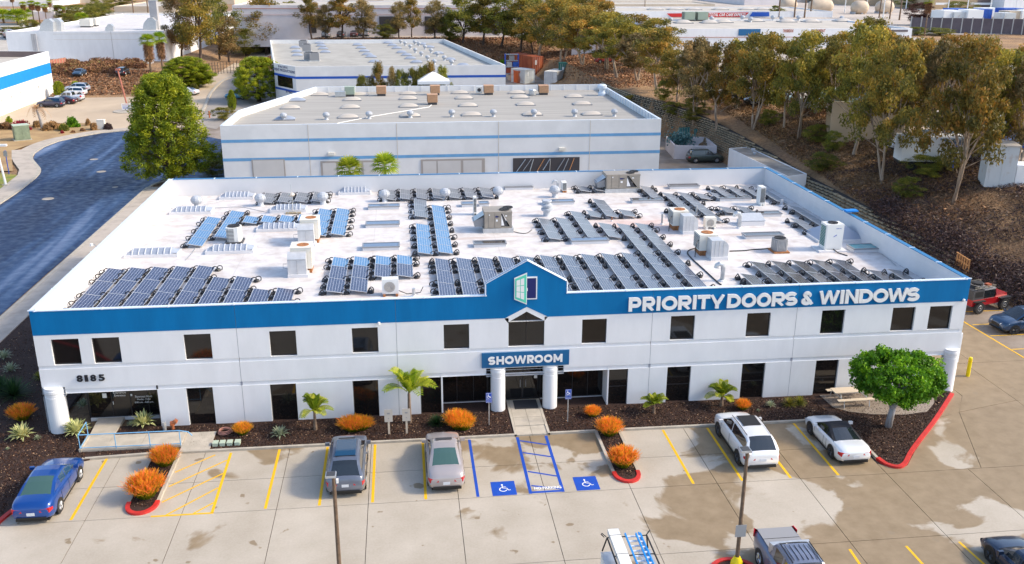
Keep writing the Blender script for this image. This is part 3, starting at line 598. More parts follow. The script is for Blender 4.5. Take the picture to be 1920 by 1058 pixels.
def wheelchair(x0, x1, y0, y1):
    g = empty('accessible_symbol', ((x0+x1)/2, (y0+y1)/2, 0.0)); tag(g, kind='structure')
    MB().quad((x0-g.location.x, y0-g.location.y, .006), (x1-g.location.x, y0-g.location.y, .006), (x1-g.location.x, y1-g.location.y, .006), (x0-g.location.x, y1-g.location.y, .006)).build('blue_square', 'handicap_blue', g)
    b = MB(); z = 0.011; s = 0.46
    def arc(cx, cy, r0, r1, a0, a1, n=18):
        for i in range(n):
            t0 = a0+(a1-a0)*i/n; t1 = a0+(a1-a0)*(i+1)/n
            b.quad((cx+r0*math.cos(t0), cy+r0*math.sin(t0), z), (cx+r1*math.cos(t0), cy+r1*math.sin(t0), z), (cx+r1*math.cos(t1), cy+r1*math.sin(t1), z), (cx+r0*math.cos(t1), cy+r0*math.sin(t1), z))
    def seg(p, q, w):
        p = np.array(p); q = np.array(q); d = (q-p)/np.linalg.norm(q-p); n = np.array([-d[1], d[0]])*w/2
        b.quad((*(p-n), z), (*(q-n), z), (*(q+n), z), (*(p+n), z))
    arc(-0.07*s, -0.25*s, 0.36*s, 0.48*s, math.radians(100), math.radians(345)); arc(-0.12*s, 0.76*s, 0, 0.13*s, 0, 2*PI, 12)
    seg((-0.12*s, 0.60*s), (-0.06*s, -0.05*s), 0.14*s); seg((-0.12*s, 0.0), (0.40*s, -0.02*s), 0.12*s); seg((0.36*s, 0.0), (0.56*s, -0.5*s), 0.12*s); seg((0.52*s, -0.48*s), (0.80*s, -0.40*s), 0.11*s); seg((-0.12*s, 0.30*s), (0.30*s, 0.28*s), 0.10*s)
    b.build('wheelchair_figure', 'white_paint', g)
wheelchair(25.65, 26.95, -9.82, -8.4); wheelchair(30.18, 31.46, -9.78, -8.38)
def text(s, size, m, name='lettering', ext=0.0, off=0.0, parent=None, space=1.0):
    c = bpy.data.curves.new(name, 'FONT'); c.body = s; c.size = size; c.extrude = ext; c.offset = off; c.align_x = 'LEFT'; c.space_character = space; c.resolution_u = 6
    o = bpy.data.objects.new(name, c); COL.objects.link(o); bpy.context.view_layer.update(); dg = bpy.context.evaluated_depsgraph_get()
    me = bpy.data.meshes.new_from_object(o.evaluated_get(dg)); bpy.data.objects.remove(o); me.materials.clear(); me.materials.append(MATS[m]); me.name = name
    o = bpy.data.objects.new(name, me); COL.objects.link(o)
    if parent: o.parent = parent
    return o
def fit_text(s, x0, x1, z0, z1, y, m, parent=None, off=0.0, ext=0.0, name='lettering', normal='-y'):
    o = text(s, 1.0, m, name, ext=1.0 if ext else 0.0, off=off, parent=parent); co = [v.co for v in o.data.vertices]
    a0, a1 = min(v.x for v in co), max(v.x for v in co); b0, b1 = min(v.y for v in co), max(v.y for v in co)
    for v in o.data.vertices:
        u = (v.co.x-a0)/(a1-a0); w = (v.co.y-b0)/(b1-b0); t = v.co.z
        v.co = (x0+(x1-x0)*u, y+(-ext*(t+1)/2 if ext else 0), z0+(z1-z0)*w)
    if ext:  # keep outward faces
        pass
    o.data.update(); return o
o = text('NO PARKING', 0.34, 'white_paint', parent=MK, off=0.012); o.location = (27.92, -9.43, 0.012); o.scale = (0.72, 1.0, 1)
# ================================================================ SHOWROOM BUILDING
H, ZB, BW, BD, ZR = 7.74, 6.26, 57.34, 35.0, 6.15
B0 = empty('showroom_building', (0, 0, 0), 'white two-storey building with blue fascia, pediment and solar panels on its roof', 'building')
def plate(mb, x0, x1, z0, z1, holes, y=0.0, depth=0.22):
    xs = sorted({x0, x1, *[min(max(h[i], x0), x1) for h in holes for i in (0, 1)]}); zs = sorted({z0, z1, *[min(max(h[i], z0), z1) for h in holes for i in (2, 3)]})
    for i in range(len(xs)-1):
        for j in range(len(zs)-1):
            cx, cz = (xs[i]+xs[i+1])/2, (zs[j]+zs[j+1])/2
            if any(h[0] < cx < h[1] and h[2] < cz < h[3] for h in holes): continue
            mb.quad((xs[i], y, zs[j]), (xs[i+1], y, zs[j]), (xs[i+1], y, zs[j+1]), (xs[i], y, zs[j+1]))
    for h in holes:
        a, b_, c, d = h[:4]
        if b_ <= x0 or a >= x1: continue
        mb.quad((a, y, c), (a, y, d), (a, y+depth, d), (a, y+depth, c)); mb.quad((b_, y, d), (b_, y, c), (b_, y+depth, c), (b_, y+depth, d))
        if d < z1-1e-6 or True: mb.quad((a, y, d), (b_, y, d), (b_, y+depth, d), (a, y+depth, d))
        if c > 0.05: mb.quad((b_, y, c), (a, y, c), (a, y+depth, c), (b_, y+depth, c))
PJ = [0.0, 11.42, 20.77, 36.56, 45.92, 57.34]
UPW = [0.92, 3.18, 8.36, 13.28, 18.12, 23.62, 32.15, 37.76, 42.68, 47.6, 52.34, 54.86]; WW = 1.55
LOW = [8.15, 13.06, 18.0, 37.74, 42.66, 47.6]
low_holes = [(x, x+WW, 0.0, 2.53) for x in LOW]+[(0.0, 6.5, 0.0, 2.53), (22.12, 35.2, 0.0, 2.53), (54.9, 57.34, 0.0, 2.53)]
for i in range(5):
    a, b_ = PJ[i]+0.012, PJ[i+1]-0.012
    mb = MB()
    up_holes = [(x, x+WW, 4.36, 5.98) for x in UPW if a < x < b_]
    if i == 2: up_holes.append((27.58, 29.8, 4.36, 6.0))
    plate(mb, a, b_, 4.34, 6.26, up_holes)
    if i == 2:   # gabled window head
        mb.f = [f for f in mb.f if not (abs(sum(mb.v[k][2] for k in f)/4-6.13) < 0.02 and 27.5 < sum(mb.v[k][0] for k in f)/4 < 29.85 and all(abs(mb.v[k][1]) < 1e-6 for k in f))]
        mb.quad((27.58, 0, 6.0), (28.69, 0, 6.64), (28.69, 0, 6.95), (27.35, 0, 6.262)); mb.quad((28.69, 0, 6.64), (29.8, 0, 6.0), (30.0, 0, 6.262), (28.69, 0, 6.95))
        mb.quad((27.58, 0, 6.0), (27.35, 0, 6.262), (27.35, 0, 6.2), (27.58, 0, 5.9))
        mb.quad((27.58, 0, 6.0), (27.58, .2, 6.0), (28.69, .2, 6.64), (28.69, 0, 6.64)); mb.quad((28.69, 0, 6.64), (28.69, .2, 6.64), (29.8, .2, 6.0), (29.8, 0, 6.0))
    nh = 2.53
    plate(mb, a, b_, 2.81, 4.11, [h for h in ([(26.2, 31.07, 2.4, 2.96)])] if i == 2 else [(0.0, 1.3, 2.4, 2.96)] if i == 0 else [])
    plate(mb, a, b_, 0.0, 2.55, [(max(h[0], a) if h[0] > a else h[0], h[1], -0.01 if h[2] == 0 else h[2], h[3]) for h in low_holes if h[1] > a and h[0] < b_])
    # ledges: top and bottom faces of the plates over the recessed strips
    for z, s in ((4.34, -1), (4.11, 1), (2.81, -1), (2.55, 1)):
        q = [(a, 0, z), (b_, 0, z), (b_, .06, z), (a, .06, z)]; mb.quad(*(q if s > 0 else q[::-1]))
    mb.quad((a, 0, 0), (a, 0, 6.26), (a, .1, 6.26), (a, .1, 0)) if False else None
    mb.build('wall_panel', 'wall_white', B0)
    st = MB(); st.quad((a, .055, 4.08), (b_, .055, 4.08), (b_, .055, 4.36), (a, .055, 4.36))
    segs = [(a, b_)]
    if i == 2: segs = [(a, 26.2), (31.07, b_)]
    if i == 0: segs = [(1.3, b_)]
    for s0, s1 in segs: st.quad((s0, .055, 2.53), (s1, .055, 2.53), (s1, .055, 2.83), (s0, .055, 2.83))
    st.build('reveal_strip', 'wall_white', B0)
    fb = MB()
    if i == 2:
        # pediment fascia with gabled cut-out above the window (thick plate)
        pol = [(a, ZB), (27.35, ZB), (28.69, 6.95), (30.0, ZB), (b_, ZB), (b_, H), (31.11, H), (31.11, 8.5), (28.69, 9.86), (26.22, 8.5), (26.22, H), (a, H)]
        for pl in ([(a, ZB), (27.35, ZB), (28.69, 6.95), (28.69, H), (a, H)], [(28.69, 6.95), (30.0, ZB), (b_, ZB), (b_, H), (28.69, H)], [(26.22, H), (31.11, H), (31.11, 8.5), (28.69, 9.86), (26.22, 8.5)]): fb.prismY(pl, -0.012, 0.24)
    else: fb.box(a, b_, -0.012, 0.24, ZB, H)
    fb.build('fascia_panel', 'blue_band', B0)
# joint backing
for x_ in PJ[1:-1]: MB().box(x_-.06, x_+.06, 0.02, 0.05, 0, 4.06).box(x_-.06, x_+.06, 0.02, 0.05, 4.38, 7.6).build('joint_backing', 'groove', B0)
# window units
def window(x0, x1, z0, z1, y=0.17, parent=B0, mull=(), trans=(), gm='window_glass', fm='window_frame', t=0.05):
    f = MB(); f.box(x0, x1, y-.03, y+.03, z0, z0+t); f.box(x0, x1, y-.03, y+.03, z1-t, z1); f.box(x0, x0+t, y-.03, y+.03, z0+t, z1-t); f.box(x1-t, x1, y-.03, y+.03, z0+t, z1-t)
    for m_ in mull: f.box(m_-t/2, m_+t/2, y-.028, y+.028, z0+t, z1-t)
    for t_ in trans: f.box(x0+t, x1-t, y-.027, y+.027, t_-t/2, t_+t/2)
    w = f.build('window', fm, parent); g = MB(); g.quad((x0+t, y, z0+t), (x1-t, y, z0+t), (x1-t, y, z1-t), (x0+t, y, z1-t)); g.build('pane', gm, w); return w
for x in UPW: window(x, x+WW, 4.36, 5.98)
for x in LOW: window(x, x+WW, 0.0, 2.53, trans=(1.25,) if x > 30 else ())
f = MB()
for p, q in (((27.58, 4.36), (27.58, 6.0)), ((27.58, 6.0), (28.69, 6.64)), ((28.69, 6.64), (29.8, 6.0)), ((29.8, 6.0), (29.8, 4.36)), ((27.58, 4.36), (29.8, 4.36)), ((28.69, 4.36), (28.69, 6.6))): f.tube([(p[0], .17, p[1]), (q[0], .17, q[1])], .03, 4)
w = f.build('window', 'window_frame', B0); MB().quad((27.58, .18, 4.36), (29.8, .18, 4.36), (29.8, .18, 6.0), (28.69, .18, 6.64), (27.58, .18, 6.0)).build('pane', 'window_glass', w)
# lower recesses: central entrance
window(22.12, 23.4, 0.0, 2.53); window(33.97, 35.2, 0.0, 2.53, trans=(1.3,))
MB().box(23.4, 23.5, .02, 1.4, 0, 2.96).box(33.88, 33.97, .02, 1.4, 0, 2.96).build('recess_wall', 'wall_white', B0)
window(23.5, 26.4, 0.12, 2.95, 1.4, mull=(24.45, 25.5)); window(30.9, 33.88, 0.12, 2.95, 1.4, mull=(31.9, 32.9))
MB().box(23.5, 27.5, 1.30, 1.42, 0, .12).box(29.8, 33.88, 1.30, 1.42, 0, .12).build('sill', 'frame_white', B0)
dr = window(26.4, 28.65, 0.14, 2.95, 1.4, mull=(27.5,)); dr.name = 'entrance_door'; dr2 = window(28.65, 30.9, 0.14, 2.95, 1.4, mull=(29.8,)); dr2.name = 'entrance_door'
MB().tube([(28.5, 1.33, 1.0), (28.5, 1.33, 1.5)], .02, 5).build('handle', 'metal_grey', dr); MB().tube([(28.85, 1.33, 1.0), (28.85, 1.33, 1.5)], .02, 5).build('handle', 'metal_grey', dr2)
MB().box(29.4, 29.6, 1.355, 1.365, 1.55, 1.75).build('notice', 'white_paint', dr2)
MB().quad((23.4, 0.02, 2.97), (33.97, 0.02, 2.97), (33.97, 1.45, 2.97), (23.4, 1.45, 2.97)).build('soffit', 'wall_white', B0)
# left corner entrance
MB().quad((0.02, 0.02, 2.972), (6.6, 0.02, 2.972), (6.6, 6.0, 2.972), (0.02, 6.0, 2.972)).build('soffit', 'wall_white', B0)
MB().box(1.9, 2.0, 1.45, 6.0, 0, 2.97).box(6.45, 6.55, .03, 1.5, 0, 2.97).build('recess_wall', 'window_frame', B0)
wd = window(2.0, 6.45, 0.2, 2.95, 1.42, mull=(3.35, 4.45, 5.5)); wd.name = 'entrance_door'
for s, x0, x1, z0, z1 in (('Entrance', 3.5, 4.25, 1.75, 1.90), ('Entrance', 3.55, 4.2, 1.56, 1.70), ('Showroom Hours', 4.75, 5.75, 1.42, 1.57), ('Monday - Friday', 4.85, 5.65, 1.22, 1.36), ('8:00 a.m. - 5:00 p.m.', 4.7, 5.8, 1.02, 1.16), ('Doors & Windows', 4.9, 5.9, 2.1, 2.25)): fit_text(s, x0, x1, z0, z1, 1.38, 'white_paint', wd)
MB().box(2.85, 3.1, 1.38, 1.385, 1.5, 1.8).box(4.5, 4.6, 1.38, 1.385, 1.55, 1.68).box(3.42, 3.45, 1.34, 1.36, 1.05, 1.25).build('notice', 'white_paint', wd)
MB().box(2.0, 6.45, 1.3, 1.44, 0, .2).build('sill', 'frame_white', B0)
# right corner recess
MB().quad((54.9, 0.02, 2.972), (57.3, 0.02, 2.972), (57.3, 4.0, 2.972), (54.9, 4.0, 2.972)).build('soffit', 'wall_white', B0)
window(54.9, 56.0, 0.1, 2.95, 1.2, mull=(55.5,)); MB().box(56.0, 56.08, 1.2, 4.0, 0, 2.97).box(54.82, 54.9, .03, 1.2, 0, 2.97).build('recess_wall', 'window_frame', B0)
for x, y_, r_ in ((0.62, 0.18, 0.56), (26.95, 0.20, 0.46), (30.25, 0.22, 0.46), (56.85, 0.1, 0.5)):
    MB().lathe(0, 0, [(r_, 0), (r_, 2.38), (r_*0.96, 2.40), (r_*0.96, 2.44), (r_, 2.46), (r_, 2.60), (r_*1.04, 2.66), (r_*1.04, 2.80), (r_, 2.84), (r_, 2.965)], 32).build('column', 'wall_white', B0, smooth=False, loc=(x, y_, 0))
# side and rear walls, parapets with inner faces
MB().box(0, .24, 6.0, BD-.0, 0, ZB).build('side_wall', 'wall_white', B0)
MB().box(BW-.24, BW, 4.0, BD, 0, H-.012).build('side_wall', 'wall_white', B0); MB().box(BW-.24, BW, .03, 4.0, 2.98, H-.012).build('side_wall', 'wall_white', B0)
MB().box(.24, BW-.24, BD-.24, BD, 0, H-.012).build('rear_wall', 'wall_white', B0)
MB().box(0, .24, .25, 6.0, 2.98, ZB).build('side_wall', 'wall_white', B0)
MB().box(0, .24, .25, BD, ZB+.001, H-.012).build('parapet', 'blue_band', B0)
pi = MB(); pi.box(.241, .262, .262, BD-.262, ZR, H-.014); pi.box(BW-.262, BW-.241, .262, BD-.262, ZR, H-.014); pi.box(.262, BW-.262, BD-.262, BD-.241, ZR, H-.014); pi.box(.262, BW-.262, .241, .262, ZR, H-.014)
pi.build('parapet_lining', 'parapet_inner', B0)
MB().quad((.2, .2, ZR), (BW-.2, .2, ZR), (BW-.2, BD-.2, ZR), (.2, BD-.2, ZR)).build('roof', 'roof_white', B0)
MB().box(25.9, 31.4, .24, .27, H-.02, H+.02).build('pediment_flashing', 'coping_white', B0)
def coping(p, q, n, w, m, z=H):
    p = np.array(p); q = np.array(q); d = (q-p)/n; u = d/np.linalg.norm(d); nn = np.array([-u[1], u[0]])*w/2
    for i in range(n):
        a = p+d*i+u*.012; c = p+d*(i+1)-u*.012; mb = MB(); mb.prism([tuple(a-nn), tuple(c-nn), tuple(c+nn), tuple(a+nn)], z-.01, z+.035); mb.build('coping', m, B0)
    j = MB()
    for i in range(n+1): a = p+d*i; j.prism([tuple(a-nn*1.2-u*.05), tuple(a-nn*1.2+u*.05), tuple(a+nn*1.2+u*.05), tuple(a+nn*1.2-u*.05)], z-.012, z+.05)
    j.build('coping_joints', 'coping_white', B0)
coping((.12, .1), (.12, BD-.1), 9, .34, 'coping_white'); coping((BW-.12, .1), (BW-.12, BD-.1), 10, .34, 'coping_blue'); coping((.3, BD-.12), (BW-.3, BD-.12), 15, .32, 'coping_blue')
coping((.3, .11), (26.2, .11), 7, .28, 'coping_white'); coping((31.15, .11), (BW-.3, .11), 7, .28, 'coping_white')
for p, q in (((26.2, 8.52), (28.69, 9.9)), ((28.69, 9.9), (31.13, 8.52)), ((26.18, 7.74), (26.18, 8.5)), ((31.15, 7.74), (31.15, 8.5))): MB().tube([(p[0], .0, p[1]), (q[0], .0, q[1])], .035, 4).tube([(p[0], .25, p[1]), (q[0], .25, q[1])], .035, 4).build('coping', 'coping_white', B0)
# plastic cable strips on the parapets
# --- lettering
def glyph(ch, x0, x1, z0, z1, y, m, parent, t, ext):
    w, h = x1-x0, z1-z0; q = t/2; P = []
    def arc(cx, cz, rx, rz, a0, a1, n=14): return [(cx+rx*math.cos(a0+(a1-a0)*i/n), cz+rz*math.sin(a0+(a1-a0)*i/n)) for i in range(n+1)]
    stem = [(q, 0), (q, h)]
    if ch == 'I': P = [[(w/2, 0), (w/2, h)]]
    elif ch == 'O': P = [arc(w/2, h/2, w/2-q, h/2-q, 0, 2*PI, 32)]
    elif ch == 'D': P = [stem, [(t, q)]+arc(w*.42, h/2, w*.58-q, h/2-q, -PI/2, PI/2, 18)+[(t, h-q)]]
    elif ch in 'PR':
        zb_ = h*.40 if ch == 'P' else h*.44; rz = (h-q-zb_)/2; P = [stem, [(t, zb_)]+arc(w-q-rz*.95, zb_+rz, rz*.95, rz, -PI/2, PI/2, 14)+[(t, h-q)]]
        if ch == 'R': P.append([(w*.50, zb_-q*.9), (w-q*1.15, 0)])
    elif ch == 'T': P = [[(0, h-q), (w, h-q)], [(w/2, 0), (w/2, h-t)]]
    elif ch == 'Y': P = [[(w/2, 0), (w/2, h*.42)], [(w/2-q*.2, h*.34), (q*1.1, h)], [(w/2+q*.2, h*.34), (w-q*1.1, h)]]
    elif ch == 'W': P = [[(q*1.05, h), (w*.28, 0)], [(w*.28, 0), (w*.5, h)], [(w*.5, h), (w*.72, 0)], [(w*.72, 0), (w-q*1.05, h)]]
    elif ch == 'N': P = [stem, [(w-q, 0), (w-q, h)], [(q*1.1, h), (w-q*1.1, 0)]]
    elif ch == 'H': P = [stem, [(w-q, 0), (w-q, h)], [(t, h/2), (w-t, h/2)]]
    elif ch == 'M': P = [stem, [(w-q, 0), (w-q, h)], [(q*1.1, h), (w/2, h*.22)], [(w/2, h*.22), (w-q*1.1, h)]]
    elif ch == 'S':
        r1 = (h/2-q*.9)/2; P = [arc(w/2, h-q-r1, w/2-q, r1, math.radians(28), math.radians(268), 16)+arc(w/2, q+r1, w/2-q, r1, math.radians(88), math.radians(-152), 16)]
    elif ch == '&': P = [arc(w*.44, h*.76, w*.20, h*.24-q, -PI*.25, PI*1.25, 16)+[(w-q*.8, q*.35)], arc(w*.40, h*.28, w*.40-q*.8, h*.28-q, PI*.62, PI*2.12, 16)]
    b = MB()
    for k, pl in enumerate(P):
        closed = np.hypot(pl[0][0]-pl[-1][0], pl[0][1]-pl[-1][1]) < 1e-6; pts = [np.array(p) for p in (pl[:-1] if closed else pl)]; n = len(pts); L = []; R = []; tt = q*(.92 if len(pl) == 2 and abs(pl[0][0]-pl[1][0]) > .02 and abs(pl[0][1]-pl[1][1]) > .02 else 1)
        for i in range(n):
            a = pts[(i-1) % n] if (i or closed) else pts[i]; c = pts[(i+1) % n] if (i < n-1 or closed) else pts[i]; d = c-a; d = d/(np.linalg.norm(d)+1e-9); nn = np.array([-d[1], d[0]])*tt; L.append(pts[i]+nn); R.append(pts[i]-nn)
        yf = y-ext-k*.004; cl = lambda p: (x0+min(max(p[0], 0), w), z0+min(max(p[1], 0), h))
        for i in range(n if closed else n-1):
            j = (i+1) % n; l0, l1, r0, r1_ = cl(L[i]), cl(L[j]), cl(R[i]), cl(R[j]); F = lambda p, yy: (p[0], yy, p[1])
            b.quad(F(l0, yf), F(r0, yf), F(r1_, yf), F(l1, yf)); b.quad(F(l0, y), F(l0, yf), F(l1, yf), F(l1, y)); b.quad(F(r0, yf), F(r0, y), F(r1_, y), F(r1_, yf))
            if not closed and i == 0: b.quad(F(l0, y), F(r0, y), F(r0, yf), F(l0, yf))
            if not closed and j == n-1: b.quad(F(l1, yf), F(r1_, yf), F(r1_, y), F(l1, y))
    return b.build('letter', m, parent)
SG = empty('fascia_sign', (0, 0, 0), 'white raised letters PRIORITY DOORS & WINDOWS on the blue fascia', 'sign')
LT = [('P', 1179, 1203), ('R', 1205, 1229), ('I', 1231, 1239.5), ('O', 1241, 1271), ('R', 1272, 1297), ('I', 1298, 1308), ('T', 1308, 1332), ('Y', 1331, 1360), ('D', 1364, 1390), ('O', 1391, 1419), ('O', 1419.5, 1447), ('R', 1448, 1473), ('S', 1472, 1496.5), ('&', 1504, 1527), ('W', 1536, 1575), ('I', 1575.5, 1585), ('N', 1586, 1611), ('D', 1612, 1638), ('O', 1638, 1667), ('W', 1665, 1704), ('S', 1701, 1726)]
for ch, a, c in LT:
    yy = 568-(a-1180)*0.0423; x0 = aty(a, yy, -.1)[0]; x1 = aty(c, yy, -.1)[0]
    glyph(ch, float(x0), float(x1)-.02, 6.43, 7.33, -.03, 'white_paint', SG, .225, .10)
    if ch == 'I': pass
ss = empty('showroom_sign', (0, 0, 0), 'blue board with white SHOWROOM letters over the entrance', 'sign')
MB().box(25.92, 31.37, -.11, -.005, 3.05, 4.03).build('board', 'sign_blue', ss)
for ch, a, c in (('S', 26.3, 26.76), ('H', 26.82, 27.29), ('O', 27.34, 27.9), ('W', 27.92, 28.68), ('R', 28.73, 29.16), ('O', 29.18, 29.73), ('O', 29.77, 30.32), ('M', 30.38, 30.94)): glyph(ch, a, c, 3.27, 3.80, -.112, 'white_paint', ss, .135, .04)
ns = empty('street_number', (0, 0, 0), 'black street number 8185 on the white wall above the corner entrance', 'sign')
for ch, a, c in (('8', 2.05, 2.38), ('1', 2.50, 2.68), ('8', 2.82, 3.14), ('5', 3.29, 3.62)): fit_text(ch, a, c, 3.27, 3.68, -.01, 'black_paint', ns, off=.03 if ch != '1' else .0, ext=.06, name='numeral')
lg = empty('window_logo', (0, 0, 0), 'open window emblem in mint, white and navy on the blue pediment', 'sign')
MB().prismY([(28.66, 7.45), (29.30, 7.45), (29.30, 8.88), (28.66, 8.88)], -.08, -.01).build('outer_frame', 'white_paint', lg)
MB().prismY([(28.62, 7.53), (29.23, 7.53), (29.23, 8.80), (28.62, 8.80)], -.1, -.081).build('dark_opening', 'navy', lg)
MB().prismY([(27.90, 7.50), (28.67, 7.14), (28.67, 9.18), (27.90, 8.86)], -.14, -.101).build('sash_border', 'white_paint', lg)
MB().prismY([(27.95, 7.56), (28.63, 7.24), (28.63, 9.08), (27.95, 8.80)], -.16, -.141).build('sash', 'mint', lg)
def lp(u0, u1, w0, w1):
    def P(u, w): x = 27.95+.68*u; zl = 7.56-.32*u; zh = 8.80+.28*u; return (x, zl+(zh-zl)*w)
    return [P(u0, w0), P(u1, w0), P(u1, w1), P(u0, w1)]
for u0, u1 in ((.12, .44), (.50, .80)):
    for w0, w1 in ((.10, .35), (.38, .62), (.65, .90)): MB().prismY(lp(u0, u1, w0, w1), -.17, -.161).build('pane', 'white_paint', lg)
MB().box(28.68, 28.72, -.12, -.101, 8.0, 8.2).build('handle', 'white_paint', lg)
def bullet_cam(x, z, lab):
    t = empty('security_camera', (x, 0, z), lab, 'camera'); MB().lathe(0, -.12, [(.05, -.02), (.09, .02), (.09, .12), (.04, .16)], 10).build('housing', 'white_paint', t); MB().tube([(0, 0, .1), (0, -.12, .12)], .02, 5).build('bracket', 'white_paint', t)
bullet_cam(19.76, 6.2, 'small white security camera under the blue fascia, between the pediment and the corner entrance'); bullet_cam(57.0, 6.3, 'small white security camera at the building corner beside the red off-roader')
t = empty('utility_cabinet', (57.36, 0.5, 0), 'tall white cabinet fixed to the building corner beside the yellow bollard', 'cabinet'); MB().box(0, .42, 0, 1.0, 1.75, 3.8).build('body', 'wall_white', t); MB().box(.421, .43, .1, .9, 1.85, 3.7).build('door', 'wall_white2', t)
# ================================================================ SOLAR PANELS
PANW = 1.14
def panel_meshes():
    d = {}
    for k, L, cm in (('B', 2.72, 'cells_navy'), ('S', 2.05, 'cells_reflect_pale')):
        f = MB(); t = .035
        f.box(0, PANW, 0, t, -.04, 0).box(0, PANW, L-t, L, -.04, 0).box(0, t, t, L-t, -.04, 0).box(PANW-t, PANW, t, L-t, -.04, 0).quad((t, t, -.035), (PANW-t, t, -.035), (PANW-t, L-t, -.035), (t, L-t, -.035))
        g = MB(); g.quad((t, t, -.008), (PANW-t, t, -.008), (PANW-t, L-t, -.008), (t, L-t, -.008))
        d[k] = (f.mesh('frame', 'panel_frame'), g.mesh('solar_cells', cm), L)
    r = MB()      # ballast foot: low tub with two upright loops
    r.lathe(0, 0, [(.20, 0), (.23, .05), (.17, .16), (.10, .18)], 8)
    for ox, oy in ((-.12, -.14), (.08, .16)):
        pts = [(ox+.19*math.cos(a), oy+.06*math.sin(a*2), .16+.19*math.sin(a)) for a in np.linspace(-.6, PI+.6, 9)]
        r.tube(pts, .038, 5)
    d['foot'] = r.mesh('ballast_foot', 'black_plastic')
    for k, src, cm in (('b', 'B', 'cells_reflect_slate'), ('D', 'B', 'cells_reflect_brown'), ('s', 'S', 'cells_reflect_grey')):
        g = d[src][1].copy(); g.materials.clear(); g.materials.append(MATS[cm]); d[k] = (d[src][0], g, d[src][2])
    return d
PM = panel_meshes(); TILT = math.asin(.20/PANW)
def strip(x, y0, kinds, name, sl=None, right=False, stub=True):
    y = y0; n = len(kinds)
    for i, k in enumerate(kinds):
        L = PM[k][2]; kk = {'B': 'b' if 29 < x < 44 else 'D' if x >= 44 else 'B', 'S': 'S' if (x < 22 and y0 < 29) or (22 < x < 25 and y0 < 20) else 's'}[k]; s = (sl/L if sl else 1)  # cell colour picked by roof position, painting in how the sky reflects there
        pos = 'single' if n == 1 else ORD[i]+' from the front'
        t = empty('solar_panel', (x, y, ZR), f"{dict(B='navy', b='slate-blue', D='near-black', S='light blue', s='pale grey')[kk]} solar panel, {pos}, {name}", 'solar panel', 'solar panels on the white roof')
        for me in PM[kk][:2]:
            o = link(me.name, me, t, (0, 0, .38)); o.rotation_euler = (0, TILT, 0); o.scale = (1, s*.993, 1)
        fl = [(-.22, .25)]
        if i == n-1: fl.append((-.22, L*s-.25))
        if i % 2 == 0 and L*s > 2.3: fl.append((-.2, L*s*.55))
        if right: fl.append((PANW+.22, .3)); 
        if right and i == n-1: fl.append((PANW+.2, L*s-.3))
        for fx, fy in fl: link('ballast_foot', PM['foot'], t, (fx, fy, 0), random.uniform(-.5, .5))
        y += L*s
nm = lambda i, g: f"{ORD[i]} strip, {g}"
for i in range(9):
    x = .9+1.52*i; kinds = 'BBB' if i < 5 else 'BB' if i < 7 else 'B'; strip(x, 3.75, kinds, nm(i, 'array above the number 8185'), right=(i in (4, 6, 8)))
strip(5.05, 17.4, 'SSSS', 'strip left of the round condenser'); strip(6.7, 19.3, 'SSSS', 'strip behind the round condenser', right=True)
for i, x in enumerate((8.2, 9.66, 11.13, 12.62)): strip(x, 23.55, 'S', f'{ORD[i]} in the row between ribbed skylights')
strip(14.15, 19.3, 'SSSS', 'first strip behind beige coolers'); strip(15.65, 19.3, 'SSSS', 'second strip behind beige coolers', right=True)
for i, (x, y, k) in enumerate(((16.25, 5.5, 'BBS'), (17.77, 5.5, 'BBS'), (19.3, 8.3, 'BS'), (20.83, 8.3, 'BS'))): strip(x, y, k, nm(i, 'behind the white heat pump'), right=i in (1, 3))
for i in range(4): strip(8.75+1.48*i, 30.6, 'SS', nm(i, 'far row by the antenna'), 1.7, right=i == 3)
for i in range(7): strip(19.63+1.5*i, 30.7, 'SS', nm(i, 'middle row at rear parapet'), 1.85, right=i == 6)
strip(22.35, 24.2, 'SSS', 'short strip beside the long strip'); strip(22.37, 13.5, 'SSSS', 'strip before the short one')
strip(23.87, 13.5, 'SSSSSSS', 'longest strip by the air handler', right=True)
for i in range(10): strip(23.55+1.53*i, 3.8, 'BBB', nm(i, 'array behind the pediment'))
strip(38.8, 3.75, 'BBBSSSS', 'eleventh strip, array behind the pediment'); strip(40.33, 3.75, 'BBBSSSS', 'twelfth strip, array behind the pediment', right=True)
for i, (x, y, k, r_) in enumerate(((32.6, 16.35, 'SSS', 0), (34.12, 16.35, 'SSS', 0), (35.68, 16.35, 'SSSS', 0), (37.33, 16.4, 'SS', 0))): strip(x, y, k, nm(i, 'stepped group mid-roof'))
strip(37.15, 22.65, 'S', 'spot before the rusty stain'); strip(38.5, 22.65, 'SSS', 'strip beside the rusty stain'); strip(40.05, 22.65, 'S', 'spot after the rusty stain', right=True)
strip(38.05, 32.2, 'S', 'spot left of the rear air handler'); strip(39.55, 32.2, 'S', 'spot half hidden by the rear air handler')
strip(44.05, 28.6, 'SSS', 'strip right of the rear handler', 1.7, right=True); strip(45.5, 22.4, 'SSSS', 'second strip right of the rear handler'); strip(47.0, 20.4, 'SSSSS', 'third strip right of the rear handler', right=True)
strip(48.5, 28.1, 'S', 'spot in front of the far right array, first'); strip(50.0, 28.1, 'S', 'spot in front of the far right array, second'); strip(44.45, 22.6, 'S', 'spot before the steel goosenecks')
strip(49.1, 22.9, 'S', 'spot left of the tall louvred condenser'); strip(50.65, 22.9, 'S', 'spot nearer the tall louvred condenser', right=True)
for i, x in enumerate((50.9, 52.35, 53.75)): strip(x, 30.6 if i < 0 else 28.5, 'SS', nm(i, 'far right array'), 2.2)
strip(55.0, 26.2, 'SSS', 'fourth strip, far right array', right=False)
strip(44.4, 3.55, 'B', 'first strip, front right array')
